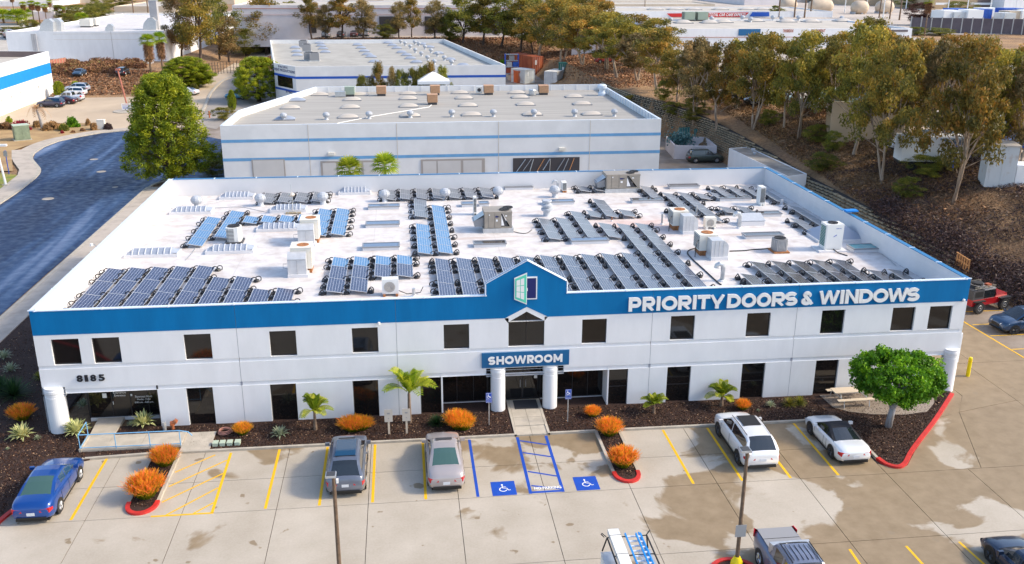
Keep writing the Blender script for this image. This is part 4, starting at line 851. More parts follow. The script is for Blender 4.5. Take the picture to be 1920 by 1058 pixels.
for i, x in enumerate((46.05, 47.6, 49.12, 50.65, 52.17)): strip(x, 3.5, 'BB', nm(i+1, 'front right array'), right=i == 4)
strip(53.6, 3.55, 'B', 'seventh strip, front right array'); strip(55.05, 3.55, 'B', 'eighth strip, front right array', right=True)
strip(53.75, 16.3, 'SS', 'short strip behind the white condenser'); strip(55.3, 16.5, 'SSSS', 'long strip by the right parapet')
# ================================================================ ROOF EQUIPMENT
def RP(px, py, dz=0.0): p = at(px, py, ZR+dz); return (float(p[0]), float(p[1]), ZR)
def ribbed(px, py, L, D, which):
    D *= .62; p = RP(px, py); t = empty('ribbed_skylight', p, which, 'skylight', 'ribbed white skylights', sc=(1, 1, .78))
    MB().box(-L/2-.1, L/2+.1, 0, D, 0, .3).build('kerb_frame', 'parapet_inner', t)
    b = MB(); n = 14; prof = [(0.0, .3), (.16, .52), (.38, .68), (.5, .72), (.62, .68), (.84, .52), (1.0, .3)]; xs = [-L/2]+[-L/2+.45+(L-.9)*i/6 for i in range(7)]+[L/2]
    rows = []
    for xi, x in enumerate(xs):
        k = 0 if xi in (0, len(xs)-1) else 1
        rows.append([(x, D*(.06+.88*u), .3+(z-.3)*k) for u, z in prof])
    for r_ in rows: b.v += r_
    m_ = len(prof)
    for i in range(len(rows)-1):
        for j in range(m_-1): b.f.append((i*m_+j, (i+1)*m_+j, (i+1)*m_+j+1, i*m_+j+1))
    b.build('dome', 'skylight_dome', t)
    for x in xs[1:-1]:
        MB().tube([(x, D*(.06+.88*u), z+.02) for u, z in prof], .055, 5).build('rib', 'skylight_rib', t)
for px, py, L, D, w in ((283, 484, 3.6, 2.3, 'ribbed white skylight nearest the roof lamp by the street-side parapet'), (430, 477, 3.3, 2.3, 'ribbed white skylight in front of the round condenser'), (357, 403, 3.3, 2.5, 'ribbed white skylight behind the lone strip of panels'), (443, 375, 2.9, 2.6, 'ribbed white skylight in the far corner, left of the panel row'), (522, 435, 3.3, 2.4, 'ribbed white skylight in front of the single panel row'), (540, 399, 2.9, 2.5, 'ribbed white skylight under the antenna'), (665, 366, 2.8, 2.8, 'ribbed white skylight between the two far panel rows')): ribbed(px, py, L, D, w)
def flatsky(px0, px1, py0, py1, which, gm='flat_glass', h=.22):
    a = RP(px0, py1); b_ = RP(px1, py1); c = at((px0+px1)/2, py0, ZR+h); D = c[1]-a[1]; L = b_[0]-a[0]; D = max(.9, min(D, 3.2))
    t = empty('flat_skylight', a, which, 'skylight', 'flat glazed skylights')
    MB().box(0, L, 0, D, 0, h).build('kerb_frame', 'parapet_inner', t)
    f = MB(); f.box(-.04, L+.04, -.04, .06, h+.001, h+.1).box(-.04, L+.04, D-.06, D+.04, h+.001, h+.1).box(-.04, .06, .06, D-.06, h+.001, h+.1).box(L-.06, L+.04, .06, D-.06, h+.001, h+.1); f.build('frame', 'frame_alu', t)
    MB().quad((.06, .06, h+.07), (L-.06, .06, h+.07), (L-.06, D-.06, h+.07), (.06, D-.06, h+.07)).build('pane', gm, t)
for a, b_, c, d, w, g in ((691, 749, 384, 394, 'flat skylight farthest back in the column left of the long panel strip', 'flat_glass'), (686, 749, 416, 428, 'flat skylight in the middle of the column left of the long panel strip', 'flat_glass'), (680, 749, 457, 471, 'flat skylight nearest the front in the column left of the long panel strip', 'flat_glass'), (866, 890, 380, 389, 'small flat skylight behind the middle air handler, left one', 'flat_glass'), (899, 917, 380, 388, 'small flat skylight behind the middle air handler, right one', 'flat_glass'), (889, 950, 453, 465, 'flat skylight with brown glass in front of the middle air handler', 'flat_glass_brown'),
    (947, 1000, 350.5, 357, 'flat skylight by the rear parapet right of the far panel row', 'flat_glass_brown'), (1019, 1078, 377, 385, 'flat skylight behind the stacked vent', 'flat_glass'), (1072, 1143, 447, 459, 'flat skylight between the stepped panels and the wide front array', 'flat_glass'), (1186, 1246, 374, 382, 'flat skylight in front of the rear air handler', 'flat_glass_brown'), (1256, 1313, 348.5, 355, 'flat skylight by the rear parapet before the far right array', 'flat_glass_brown'),
    (1350, 1411, 370, 378, 'flat skylight left of the tall louvred condenser', 'flat_glass_brown'), (1400, 1468, 399, 408, 'flat skylight with brown glass behind the propped hatch', 'flat_glass_brown'), (1398, 1472, 437, 449, 'flat skylight behind the round grey condenser', 'flat_glass_brown'), (1601, 1650, 459, 474, 'square skylight with teal glass by the right parapet', 'teal_glass')): flatsky(a, b_, c, d, w, g)
p = RP(1412, 424); t = empty('roof_hatch', p, 'white roof hatch with its lid propped open', 'hatch'); MB().box(-1, 1, 0, 1.2, 0, .35).build('kerb_frame', 'parapet_inner', t); b = MB().box(-1.05, 1.05, 0, 1.25, 0, .07); o = b.build('lid', 'vent_white', t, loc=(0, .05, .37)); o.rotation_euler = (.3, 0, 0)
p = RP(1566, 446); t = empty('pyramid_skylight', p, 'white pyramid skylight behind the big white condenser', 'skylight'); b = MB(); b.box(-2.0, 2.0, -1.3, 1.7, 0, .2); b.build('kerb_frame', 'parapet_inner', t)
b = MB(); q = [(-1.95, -1.25, .2), (1.95, -1.25, .2), (1.95, 1.65, .2), (-1.95, 1.65, .2)]; r_ = [(-.5, .1, 1.15), (.5, .1, 1.15), (.5, .3, 1.15), (-.5, .3, 1.15)]
for i in range(4): b.quad(q[i], q[(i+1) % 4], r_[(i+1) % 4], r_[i])
b.quad(*r_); b.build('dome', 'skylight_dome', t)
def turbine_mesh():
    b = MB(); b.lathe(0, 0, [(.30, 0), (.26, .05), (.22, .12), (.22, .32)], 14); b1 = b.mesh('base', 'vent_white')
    c = MB(); prof = [(.22, .32), (.34, .40), (.42, .55), (.43, .66), (.36, .82), (.20, .93), (.0, .97)]
    c.lathe(0, 0, prof, 24, cap=False)
    for i in range(0, 24, 2):
        a = 2*PI*i/24; pts = [((r_+.015)*math.cos(a), (r_+.015)*math.sin(a), z) for r_, z in prof[:-1]]; c.tube(pts, .012, 3, cap=False)
    return b1, c.mesh('turbine_head', 'vent_white')
TB = turbine_mesh()
def turbine(p, lab, grp, s=1.0, mt=None):
    t = empty('turbine_vent', p, lab, 'vent', grp, sc=s); link('base', TB[0], t); link('turbine_head', TB[1], t)
for px, py, w in ((370, 390, 'white turbine vent nearest the street-side parapet'), (489, 386, 'white turbine vent in front of the first far panel'), (606, 383, 'white turbine vent at the end of the far corner panel row'), (721, 378, 'white turbine vent at the start of the far middle row'), (835, 375, 'white turbine vent in the middle of the far middle row'), (934, 372, 'white turbine vent at the end of the far middle row'), (1040, 370, 'white turbine vent beside the small louvred condenser')): turbine(RP(px, py), w, 'turbine vents on the white roof', 1.15)
p = RP(1025, 405); t = empty('stacked_vent', p, 'white stacked round vent behind the first stepped strip', 'vent'); MB().lathe(0, 0, [(.4, 0), (.3, .1), (.3, .5), (.5, .52), (.5, .68), (.32, .72), (.32, .85), (.48, .87), (.48, 1.02), (.3, 1.1), (.3, 1.25), (.42, 1.27), (.40, 1.4)], 18).build('body', 'vent_white', t)
def fan_top(parent, cx, cy, z, r, m='ac_dark'):
    b = MB(); b.lathe(cx, cy, [(r, z), (r, z+.07), (r*.93, z+.07), (r*.93, z+.01)], 20, cap=False); b.lathe(cx, cy, [(r*.2, z+.03), (r*.2, z+.06)], 10)
    for k in range(3): b.lathe(cx, cy, [(r*(.35+.2*k), z+.055), (r*(.35+.2*k)+.02, z+.06)], 20, cap=False)
    for k in range(4): a = PI*k/4; b.tube([(cx-r*.93*math.cos(a), cy-r*.93*math.sin(a), z+.06), (cx+r*.93*math.cos(a), cy+r*.93*math.sin(a), z+.06)], .012, 3)
    b.build('fan_guard', m, parent); MB().lathe(cx, cy, [(r*.93, z+.002), (r*.93, z+.012)], 20).build('fan_well', 'car_black', parent)
def louvres(parent, x0, x1, z0, z1, y, n, m='ac_dark', name='louvre', axis='y', t=.03):
    b = MB()
    for i in range(n):
        z = z0+(z1-z0)*(i+.5)/n; h = (z1-z0)/n*.55
        if axis == 'y': b.box(x0, x1, y-t, y, z-h/2, z+h/2)
        else: b.box(y-t, y, x0, x1, z-h/2, z+h/2)
    b.build(name, m, parent)
def air_handler(px0, px1, py, lab, big=True):
    p = RP(px0, py); L = RP(px1, py)[0]-p[0]; Hh = 1.75; D = 1.9; t = empty('air_handler', p, lab, 'air conditioner')
    MB().box(-.1, L+.1, -.1, D+.1, 0, .38).build('kerb_frame', 'galv', t)
    MB().box(0, L*.60, 0, D, .385, Hh).build('cabinet', 'ac_beige', t)
    for a, b_ in ((.02, .14), (.16, .36), (.38, .59)): MB().box(L*a, L*b_, -.03, -.001, .43, Hh-.06).build('door_panel', 'ac_beige', t)
    MB().box(L*.40, L*.50, -.036, -.031, 1.28, 1.42).build('brand_plate', 'navy', t); fit_text('YORK', L*.44, L*.55, 1.3, 1.42, -.037, 'ac_dark', t, off=.02)
    MB().box(L*.42, L*.48, -.036, -.031, .95, 1.12).box(L*.75, L*.81, -.04, -.035, 1.35, 1.46).box(L*.17, L*.20, -.036, -.031, 1.45, 1.55).build('sticker', 'white_paint', t)
    b = MB()     # condenser section with slanting coil: V shapes
    z0, z1 = .385, Hh
    b.box(L*.6+.002, L, 0, D, Hh-.16, Hh); b.box(L*.6+.002, L, 0, D, .385, .5)
    b.prismY([(L*.605, Hh-.16), (L*.605, z0+.12), (L*.63, z0+.12), (L*.80, Hh-.16)], .0, .05) if False else None
    b.prismY([(L*.602, .5), (L*.80, .5), (L*.602, Hh-.16)], .02, D-.02) if not big else b.prismY([(L*.66, Hh-.17), (L*.92, .51), (L*.99, .51), (L*.99, Hh-.17)], .02, D-.02)
    b.build('condenser_housing', 'ac_beige', t)
    MB().prismY([(L*.602, .51), (L*.86, .51), (L*.64, Hh-.18), (L*.602, Hh-.18)], .06, D-.06).build('coil', 'ac_dark', t)
    MB().prismY([(L*.61, .6), (L*.72, .6), (L*.61, Hh-.3)], .0, .05).build('guard_panel', 'white_paint', t)
    fan_top(t, L*.74, D*.32, Hh, .42); fan_top(t, L*.90, D*.68, Hh, .42)
    MB().prismY([(-.02, .5), (-.75, .45), (-.85, .95), (-.02, 1.25)], .3, D-.3).build('intake_hood', 'ac_grey', t); MB().quad((-.9, .25, .9), (0, .25, 1.45), (0, D-.25, 1.45), (-.9, D-.25, .9)).build('hood_cover', 'galv', t)
    return t
air_handler(908, 961, 437.5, 'beige rooftop air handler with hood, nearest the long panel strip'); air_handler(1136, 1201, 362, 'beige rooftop air handler by the rear parapet')
def cooler(px0, px1, py, lab, flip=1):
    p = RP(px0, py); L = RP(px1, py)[0]-p[0]; t = empty('evaporative_cooler', p, lab, 'cooler')
    # duct in front (white, curving down), box behind
    MB().box(.0, L*.86, -.1, .9, 0, .22).build('kerb_frame', 'parapet_inner', t)
    w0, w1 = .02, L*.80; b = MB(); pr = [(0.0, .22), (0.0, 1.25)]+[(.0+.75*(1-math.cos(a)), 1.25+.40*math.sin(a)) for a in np.linspace(.2, PI/2, 6)]
    for y_, z in pr: b.v += [(w0, y_, z), (w1, y_, z)]
    for i in range(len(pr)-1): b.f.append((2*i, 2*i+1, 2*i+3, 2*i+2))
    n_ = len(b.v); pl = [(w0, y_, z) for y_, z in pr]+[(w0, .75, .22)]; b.v += pl; b.f.append(tuple(range(n_, n_+len(pl)))); n_ = len(b.v); pl = [(w1, y_, z) for y_, z in pr]+[(w1, .75, .22)]; b.v += pl; b.f.append(tuple(range(n_, n_+len(pl))))
    b.build('duct', 'duct', t); MB().tube([(w0+.02, -.02, 1.27), (w1-.02, -.02, 1.27)], .03, 4).tube([(w0+(w1-w0)*.5, -.015, .25), (w0+(w1-w0)*.5, -.015, 1.2)], .012, 4).build('duct_flange', 'metal_grey', t)
    x0 = L*.10; MB().box(x0, L, .8, 2.3, .35, 1.85).build('cabinet', 'beige_metal', t); MB().box(x0+.05, L-.05, .95, 2.2, .0, .34).build('stand', 'rust', t)
    louvres(t, .9, 2.2, .5, 1.7, L+.02, 9, 'beige_metal', 'pad_louvre', axis='x')
    MB().box(x0-.02, L+.02, .78, 2.32, 1.851, 1.9).build('lid', 'beige_metal', t); MB().lathe(L*.62, 1.5, [(.42, 1.905), (.42, 1.93)], 16).build('rust_ring', 'rust', t)
    MB().tube([(-.02, .3, .9), (-.3, .35, .9), (-.32, .35, .6), (-.02, .3, .55)], .02, 4).build('pipe', 'metal_grey', t)
cooler(559, 597, 463, 'beige evaporative cooler with white duct, the rear one of two left of middle'); cooler(540, 584, 521, 'beige evaporative cooler with white duct, the front one of two left of middle')
def cooler2(px0, px1, py, lab):
    p = RP(px0, py); L = RP(px1, py)[0]-p[0]; t = empty('evaporative_cooler', p, lab, 'cooler')
    MB().box(L*.3, L, -.1, 1.2, 0, .25).build('kerb_frame', 'parapet_inner', t); b = MB(); w = 1.1
    pr = [(L*1.0, .25), (L*1.0, .95)]+[(L*(1-.30*(1-math.cos(a))), .95+.55*math.sin(a)) for a in np.linspace(.25, PI/2, 6)]+[(L*.3, 1.5), (L*.3, .25)]
    b.prismY(pr, .0, w); b.build('duct', 'duct', t)
    for x in (.45, .62, .8): MB().tube([(L*x, -.01, .3), (L*x, -.01, 1.45)], .02, 4).build('duct_seam', 'galv', t)
    MB().box(0, L*.75, 1.15, 2.6, .4, 1.6).build('cabinet', 'beige_metal', t); MB().box(.1, L*.7, 1.2, 2.5, 0, .39).build('stand', 'rust', t); MB().lathe(L*.42, 1.9, [(.45, 1.605), (.45, 1.64)], 16).build('rust_ring', 'rust', t)
    louvres(t, 1.2, 2.5, .5, 1.5, -.005, 8, 'ac_grey', 'pad_louvre', axis='x')
    MB().tube([(-.05, 1.3, 1.2), (-.3, 1.0, 1.0), (-.4, .8, .05)], .03, 4).build('pipe', 'car_black', t)
cooler2(1268, 1309, 440, 'evaporative cooler with big curved duct, behind its twin right of the tall front strips'); cooler2(1319, 1366, 489, 'evaporative cooler with big curved duct, the front one of the pair')
def fanunit(px0, px1, py, hh, lab, D=.6, m='ac_white', grille='front', n=1):
    p = RP(px0, py); L = RP(px1, py)[0]-p[0]; t = empty('heat_pump', p, lab, 'air conditioner'); MB().box(0, L, 0, D, .15, hh).build('cabinet', m, t)
    MB().box(.05, .2, -.15, D+.1, 0, .149).box(L-.2, L-.05, -.15, D+.1, 0, .149).build('foot', 'rust' if m == 'ac_white' and n == 1 else 'ac_white', t)
    if grille == 'front':
        b = MB(); cx, cz, r_ = L*.45, hh*.55, min(L*.33, hh*.36)
        for k in range(4): b.tube([(cx+r_*(k+1)/4*math.cos(a), -.025, cz+r_*(k+1)/4*math.sin(a)) for a in np.linspace(0, 2*PI, 17)], .012, 3)
        b.build('fan_guard', 'metal_grey', t); b = MB(); b.v = [(cx+r_*math.cos(a), -.006, cz+r_*math.sin(a)) for a in np.linspace(0, 2*PI, 18)[:-1]]; b.f = [tuple(range(17))]; b.build('fan_well', 'skylight_beige', t)
    return t, L
t, L = fanunit(717, 748, 556, 1.15, 'small white heat pump near the front parapet'); MB().tube([(L, .2, .3), (L+.5, .1, .1), (L+.9, .3, .05), (L+1.4, .2, .12), (L+1.6, .5, .4)], .03, 5).build('hose', 'car_black', t)
t, L = fanunit(1322, 1343, 430, .95, 'white heat pump right of the rear curved duct', m='beige_metal')
t, L = fanunit(1054, 1063, 361, .95, 'small louvred condenser beside a turbine vent', D=.9, m='ac_white', grille='x'); louvres(t, .05, L-.05, .25, .9, -.005, 6)
t, L = fanunit(1424, 1434, 386, 1.7, 'tall louvred condenser standing before the far right array', D=.9, m='ac_white', grille='x', n=2); louvres(t, .03, L-.03, .3, 1.6, -.005, 12); louvres(t, .05, .85, .3, 1.6, L+.02, 12, axis='x')
t, L = fanunit(888, 894, 404, 1.6, 'narrow louvred condenser behind the middle air handler', D=.6, m='ac_white', grille='x', n=2); louvres(t, .03, L-.03, .3, 1.5, -.005, 10)
t, L = fanunit(1545, 1579, 472, 2.1, 'big white two-fan condenser cabinet near the right parapet', D=1.0, grille='none', n=2)
MB().box(.06, L-.06, -.015, -.001, .25, 2.0).build('front_panel', 'ac_white', t); louvres(t, .1, .9, .4, 1.95, -.005, 14, 'container_teal', 'coil_guard', axis='x'); MB().box(-.5, L+.3, -.3, 1.3, 0, .12).build('base_pad', 'parapet_inner', t); fan_top(t, L*.5, .5, 2.1, .38); fit_text('SAMSUNG', L*.55, L*.85, 1.75, 1.82, -.018, 'handicap_blue', t, off=.02)
MB().tube([(L*.45, -.03, 1.15), (L*.62, -.03, 1.3)], .025, 4).build('front_mark', 'handicap_blue', t); MB().tube([(L*.5, -.05, .2), (L*.6, -.5, .06), (L*.9, -1.3, .04)], .04, 5).build('cable', 'car_black', t)
def roundac(px0, px1, py, hh, lab, m='ac_grey'):
    a, b_ = RP(px0, py), RP(px1, py); L = b_[0]-a[0]; t = empty('condenser', (a[0]+L/2, a[1]+L/2, ZR), lab, 'air conditioner'); r_ = L/2
    MB().box(-r_*1.1, r_*1.1, -r_*1.1, r_*1.1, 0, .12).build('base_pad', 'ac_dark' if m == 'ac_white' else 'rust', t); b = MB(); n_ = 32
    c_ = MB(); prof = []
    for i in range(n_):
        a_ = 2*PI*i/n_; k = 1/max(abs(math.cos(a_)), abs(math.sin(a_))); prof.append((min(k, 1.22)*r_*.88*math.cos(a_), min(k, 1.22)*r_*.88*math.sin(a_)))
    c_.prism(prof, .125, hh); c_.build('cabinet', m, t)
    if m == 'ac_grey':
        for i in range(0, n_): x, y_ = prof[i]; b.tube([(x*1.01, y_*1.01, .2), (x*1.01, y_*1.01, hh-.1)], .018, 3)
        b.build('coil_ribs', 'galv', t)
    else:
        for i in range(9): b.box(-r_*.83, r_*.1, -r_*.905, -r_*.885, .2+i*.11, .25+i*.11)
        b.build('coil_guard', 'ac_dark', t)
    fan_top(t, 0, 0, hh, r_*.78)
roundac(423, 453, 458, 1.25, 'white condenser with dark fan top standing by the pale panel strips', 'ac_white'); roundac(1452, 1480, 476, 1.05, 'grey ribbed condenser between the curved duct and the big white cabinet')
def goose(px, py, hh, lab, r=.16, hook=True, m='galv'):
    t = empty('vent_pipe', RP(px, py), lab, 'vent pipe', 'vent pipes on the white roof'); pts = [(0, 0, 0), (0, 0, hh-.25)]
    if hook: pts += [(-.08, 0, hh-.05), (-.28, 0, hh), (-.46, 0, hh-.1), (-.50, 0, hh-.3)]
    MB().tube(pts, r, 10).build('pipe', m, t); MB().lathe(0, 0, [(r*2, 0), (r*1.5, .08), (r*1.05, .1)], 12).build('flashing', 'parapet_inner', t)
goose(1354, 527, 1.25, 'steel gooseneck vent beside the front right array'); goose(1386, 428, 1.3, 'steel gooseneck vent behind the open hatch'); goose(1241, 421, 1.15, 'thin steel vent pipe left of the rear curved duct', .09, False); goose(1305, 403, 1.1, 'thin steel vent pipe at the foot of the long right strips', .08, False); goose(1465, 386, .8, 'short white vent pipe beside the far right array', .13, False, 'vent_white'); goose(776, 556, .8, 'short steel vent pipe beside the small white heat pump', .11, False); goose(1045, 358, 1.0, 'steel vent pipe by the small louvred condenser', .10, True); goose(774, 408, .9, 'white vent pipe at the head of the paired strips', .07, False, 'vent_white'); goose(1147, 415, .6, 'short dark vent pipe on the rusty stain', .05, False, 'rust')
goose(401, 437, .3, 'tiny white cleanout cap between the street parapet and the lone strip', .1, False, 'vent_white')
t = empty('roof_lamp', RP(186, 497), 'white gooseneck lamp on a box by the street-side parapet', 'lamp'); MB().box(-.22, .22, -.2, .2, 0, .3).build('base', 'beige_metal', t); MB().tube([(0, 0, .3), (0, 0, 1.35), (-.08, 0, 1.5), (-.3, 0, 1.55)], .03, 6).build('stem', 'metal_grey', t); MB().lathe(-.32, 0, [(.14, 1.45), (.1, 1.58), (.04, 1.62)], 10).build('lamp_shade', 'white_paint', t)
t = empty('antenna', RP(549, 401), 'thin antenna mast with a pale fan on a tripod', 'antenna'); MB().tube([(0, 0, 0), (0, 0, 2.6)], .03, 5).tube([(0, 0, 1.6), (-.4, -.2, 0)], .02, 4).tube([(0, 0, 1.6), (.4, -.2, 0)], .02, 4).tube([(0, 0, 1.6), (0, .4, 0)], .02, 4).build('mast', 'galv', t); MB().lathe(0, 0, [(.2, 1.55), (.3, 1.7), (.2, 1.85)], 10).build('drum', 'skylight_beige', t); MB().box(-.6, .7, -.2, .2, 0, .12).build('ballast', 'crib_block', t)
t = empty('floodlight', (BW-.1, float(at(1612, 402, H)[1]), H), 'blue floodlight on the right parapet', 'light'); b = MB().box(-.5, .5, -.1, .5, .22, .34); b.build('housing', 'band_bright', t); MB().tube([(0, .1, 0), (0, .1, .25)], .04, 5).build('bracket', 'metal_grey', t)
def cable(pts, lab, r=.03, m='car_black'):
    q = smooth_line([np.array(RP(*p_))+np.array([0, 0, .04]) for p_ in pts], 5); tag(MB().tube(q, r, 5).build('cable', m), lab, 'cable')
cable([(1447, 466), (1430, 468), (1412, 469), (1395, 471), (1368, 472)], 'dark cable from the grey ribbed condenser to the curved duct', .045)
cable([(1320, 466), (1298, 468), (1289, 474), (1296, 485), (1318, 505), (1345, 530), (1352, 535)], 'dark cable bundle running from the curved duct to the front parapet', .05)
cable([(962, 435), (975, 438), (988, 438), (997, 432)], 'dark cable lying right of the middle air handler')
cable([(320, 392), (400, 391), (440, 389), (458, 390), (500, 399)], 'thin grey conduit crossing the far corner of the roof', .02, 'metal_grey')
cable([(375, 386), (405, 380), (421, 376)], 'thin grey conduit from the corner turbine vent', .015, 'metal_grey')
cable([(348, 489), (360, 476), (370, 460)], 'short grey conduit between two ribbed skylights', .02, 'metal_grey')
cable([(1653, 477), (1666, 487), (1680, 499)], 'thin conduit in front of the teal skylight', .02, 'metal_grey')
# ================================================================ OTHER BUILDINGS
def prism_wall(poly, z0, z1, m, parent, name='wall', closed=True):
    n = len(poly)
    for i in range(n if closed else n-1):
        a, c = poly[i], poly[(i+1) % n]; MB().quad((*a, z0), (*c, z0), (*c, z1), (*a, z1)).build(name, m, parent)
def inset(poly, w):
    P = [np.array(p, float) for p in poly]; n = len(P); out = []
    ar = sum(P[i][0]*P[(i+1) % n][1]-P[(i+1) % n][0]*P[i][1] for i in range(n)); s = 1 if ar > 0 else -1
    for i in range(n):
        a, b, c = P[i-1], P[i], P[(i+1) % n]; d1 = (b-a)/np.linalg.norm(b-a); d2 = (c-b)/np.linalg.norm(c-b); n1 = np.array([-d1[1], d1[0]])*s; n2 = np.array([-d2[1], d2[0]])*s
        k = (n1+n2); k = k/max(.3, (k@n1)); out.append(b+k*w)
    return [tuple(p) for p in out]
def block(name, poly, z0, z1, lab, wall='wall_white2', roofm='roof_grey', par=0.9, cat='building', w=.3, cop=None, pin=None):
    t = empty(name, (0, 0, 0), lab, cat); prism_wall(poly, z0, z1, wall, t); inn = inset(poly, w); n = len(poly)
    for i in range(n):
        a, c, d, e = poly[i], poly[(i+1) % n], inn[(i+1) % n], inn[i]
        MB().quad((*a, z1), (*c, z1), (*d, z1), (*e, z1)).build('coping', cop or wall, t)
    prism_wall(inn, z1-par, z1, pin or wall, t, 'parapet_lining')
    b = MB(); b.quad(*[(*p, z1-par) for p in inn]); b.build('roof', roofm, t); return t
# ---- second building (white, two light blue stripes)
P2 = [(-0.5, 64.0), (54.7, 64.6), (54.7, 101.8), (7.8, 101.8), (-0.3, 76.7)]; H2 = 8.0; R2 = 7.1
B2 = block('warehouse', P2, 0, H2, 'long white warehouse with two pale blue stripes behind the showroom building', 'wall_white2', 'roof_grey', .9, cop='coping_white', pin='wall_white2')
def on_front(px, py): p = aty(px, py, 64.3); return p[0], p[2]
for za, zb_ in ((on_front(800, 261.5)[1], on_front(800, 256)[1]), (on_front(800, 295.5)[1], on_front(800, 290)[1])):
    MB().quad((-.52, 63.985, za), (54.72, 64.585, za), (54.72, 64.585, zb_), (-.52, 63.985, zb_)).build('stripe', 'band_light_blue', B2)
for px in (578, 744, 935, 1107): x = on_front(px, 250)[0]; yy = 64+.6*(x+.5)/55.2; MB().box(x-.025, x+.025, yy-.02, yy-.012, 0, H2-.02).build('panel_joint', 'wall_beige', B2)
for a, c, top, kind in ((472, 534, 299, 'door'), (601, 722, 302, 'bay'), (789, 909, 299, 'bay'), (962, 1087, 297, 'open')):
    xa, zt = on_front(a, top); xc, _ = on_front(c, top); yy = 64+.6*(xa+.5)/55.2
    g = MB().box(xa, xc, yy-.05, yy-.02, 0, zt).build('loading_bay', 'door_recess' if kind != 'open' else 'opening_dark', B2)
    if kind == 'door': MB().box(xa+.15, xc-.15, yy-.06, yy-.052, 0, zt-.1).build('door_panel', 'door_white', g)
    if kind == 'bay':
        for u0, u1 in ((.03, .24), (.26, .62), (.66, .95)): MB().box(xa+(xc-xa)*u0, xa+(xc-xa)*u1, yy-.06, yy-.052, 0, zt*.93).build('door_panel', 'door_white', g)
    if kind == 'open':
        for i in range(9): x = xa+(xc-xa)*(.05+.1*i); MB().tube([(x, yy-.08, zt-1.6-.3*random.random()), (x+1.2*random.random(), yy-.08, zt-.15)], .05, 4).build('stored_lumber', random.choice(['wood_new', 'galv', 'metal_grey']), g)
for px, py in ((622, 288), (1054, 280)): x, z = on_front(px, py); yy = 64+.6*(x+.5)/55.2; MB().box(x-.4, x+.4, yy-.35, yy-.02, z-.15, z+.2).build('wall_light', 'beige_metal', B2)
for i in range(1, 22):
    x = 7.8+46.9*i/22; MB().box(x-.06, x+.06, 101.44, 101.49, R2, H2).build('parapet_brace', 'white_paint', B2)
    y_ = 65+36.5*i/22; MB().box(54.33, 54.39, y_-.06, y_+.06, R2, H2).build('parapet_brace', 'coping_white', B2)
DM = None
def dome(p, L, D, h, lab, grp, m='skylight_beige', rz=0):
    global DM
    if DM is None:
        b = MB(); n1, n2 = 8, 5; prof = [0, .55, .85, 1, .85, .55, 0]
        for i in range(9):
            u = i/8; e = math.sin(PI*u)**.45 if 0 < u < 1 else 0
            for j, k in enumerate(prof): b.v.append((u-.5, (j/6-.5)*(.75+.25*e), .25+.75*k*e*(1 if 0 < j < 6 else 0)))
        for i in range(8):
            for j in range(6): b.f.append((i*7+j, (i+1)*7+j, (i+1)*7+j+1, i*7+j+1))
        me = {}
        for mm in ('skylight_beige', 'skylight_dome'): q = b.mesh('dome', mm, True); me[mm] = q
        fr = MB().box(-.53, .53, -.55, .55, 0, .25).mesh('kerb_frame', 'ac_grey'); DM = (me, fr)
    t = empty('domed_skylight', p, lab, 'skylight', grp, rz=rz, sc=(L, D, h)); link('dome', DM[0][m], t); link('kerb_frame', DM[1], t)
def on2(px, py, z=R2): p = at(px, py, z); return (float(p[0]), float(p[1]), z)
k = lambda x, y: (480+x/3.919, y/3.919); k3_ = lambda x, y: (960+x/3.919, y/3.919)
rows = [('front', [(215, 880), (680, 866), (1135, 856), (1585, 849)], [(150, 845), (585, 844)]), ('second', [(255, 798), (695, 794), (1125, 786), (1560, 781)], [(100, 773), (515, 769)]), ('third', [(300, 742), (710, 738), (1120, 730), (1530, 726)], [(60, 720), (455, 716)]), ('rear', [(470, 702), (760, 702), (1120, 695), (1500, 688)], [(35, 688)])]
for rn, a, c in rows:
    pts = [k(*q) for q in a]+[k3_(*q) for q in c]
    for i, q in enumerate(pts): dome(on2(*q), 2.6, 1.6 if rn != 'rear' else 1.2, .55, f'{"bright white" if (rn, i) in (("front", 0), ("third", 0)) else "beige"} domed skylight, {ORD[i]} from the street side, {rn} row, striped warehouse', 'domed skylights on the striped warehouse', 'skylight_dome' if (rn, i) in (('front', 0), ('third', 0)) else 'skylight_beige')
tv = [k(*q) for q in ((205, 885), (518, 880), (832, 873), (1135, 866), (1440, 860), (1745, 858))]+[k3_(*q) for q in ((162, 856), (460, 856), (752, 855))]
for i, q in enumerate(tv): turbine(on2(*q), f'bluish turbine vent, {ORD[i]} from the street side on the striped warehouse', 'turbine vents on the striped warehouse', 1.05)
def boxcooler(p, L, D, h, m, lab):
    t = empty('rooftop_cooler', p, lab, 'cooler'); MB().box(-L/2, L/2, 0, D, .35, .35+h).build('cabinet', m, t); MB().box(-L/2+.1, L/2-.1, .1, D-.1, 0, .349).build('stand', 'ac_dark', t); louvres(t, -L/2+.1, L/2-.1, .45, .25+h, -.005, 7, m, 'louvre'); louvres(t, .1, D-.1, .45, .25+h, -L/2-.005, 7, 'ac_dark', 'louvre', axis='x'); MB().box(-L/2-.04, L/2+.04, -.04, D+.04, .351+h, .40+h).build('lid', m, t)
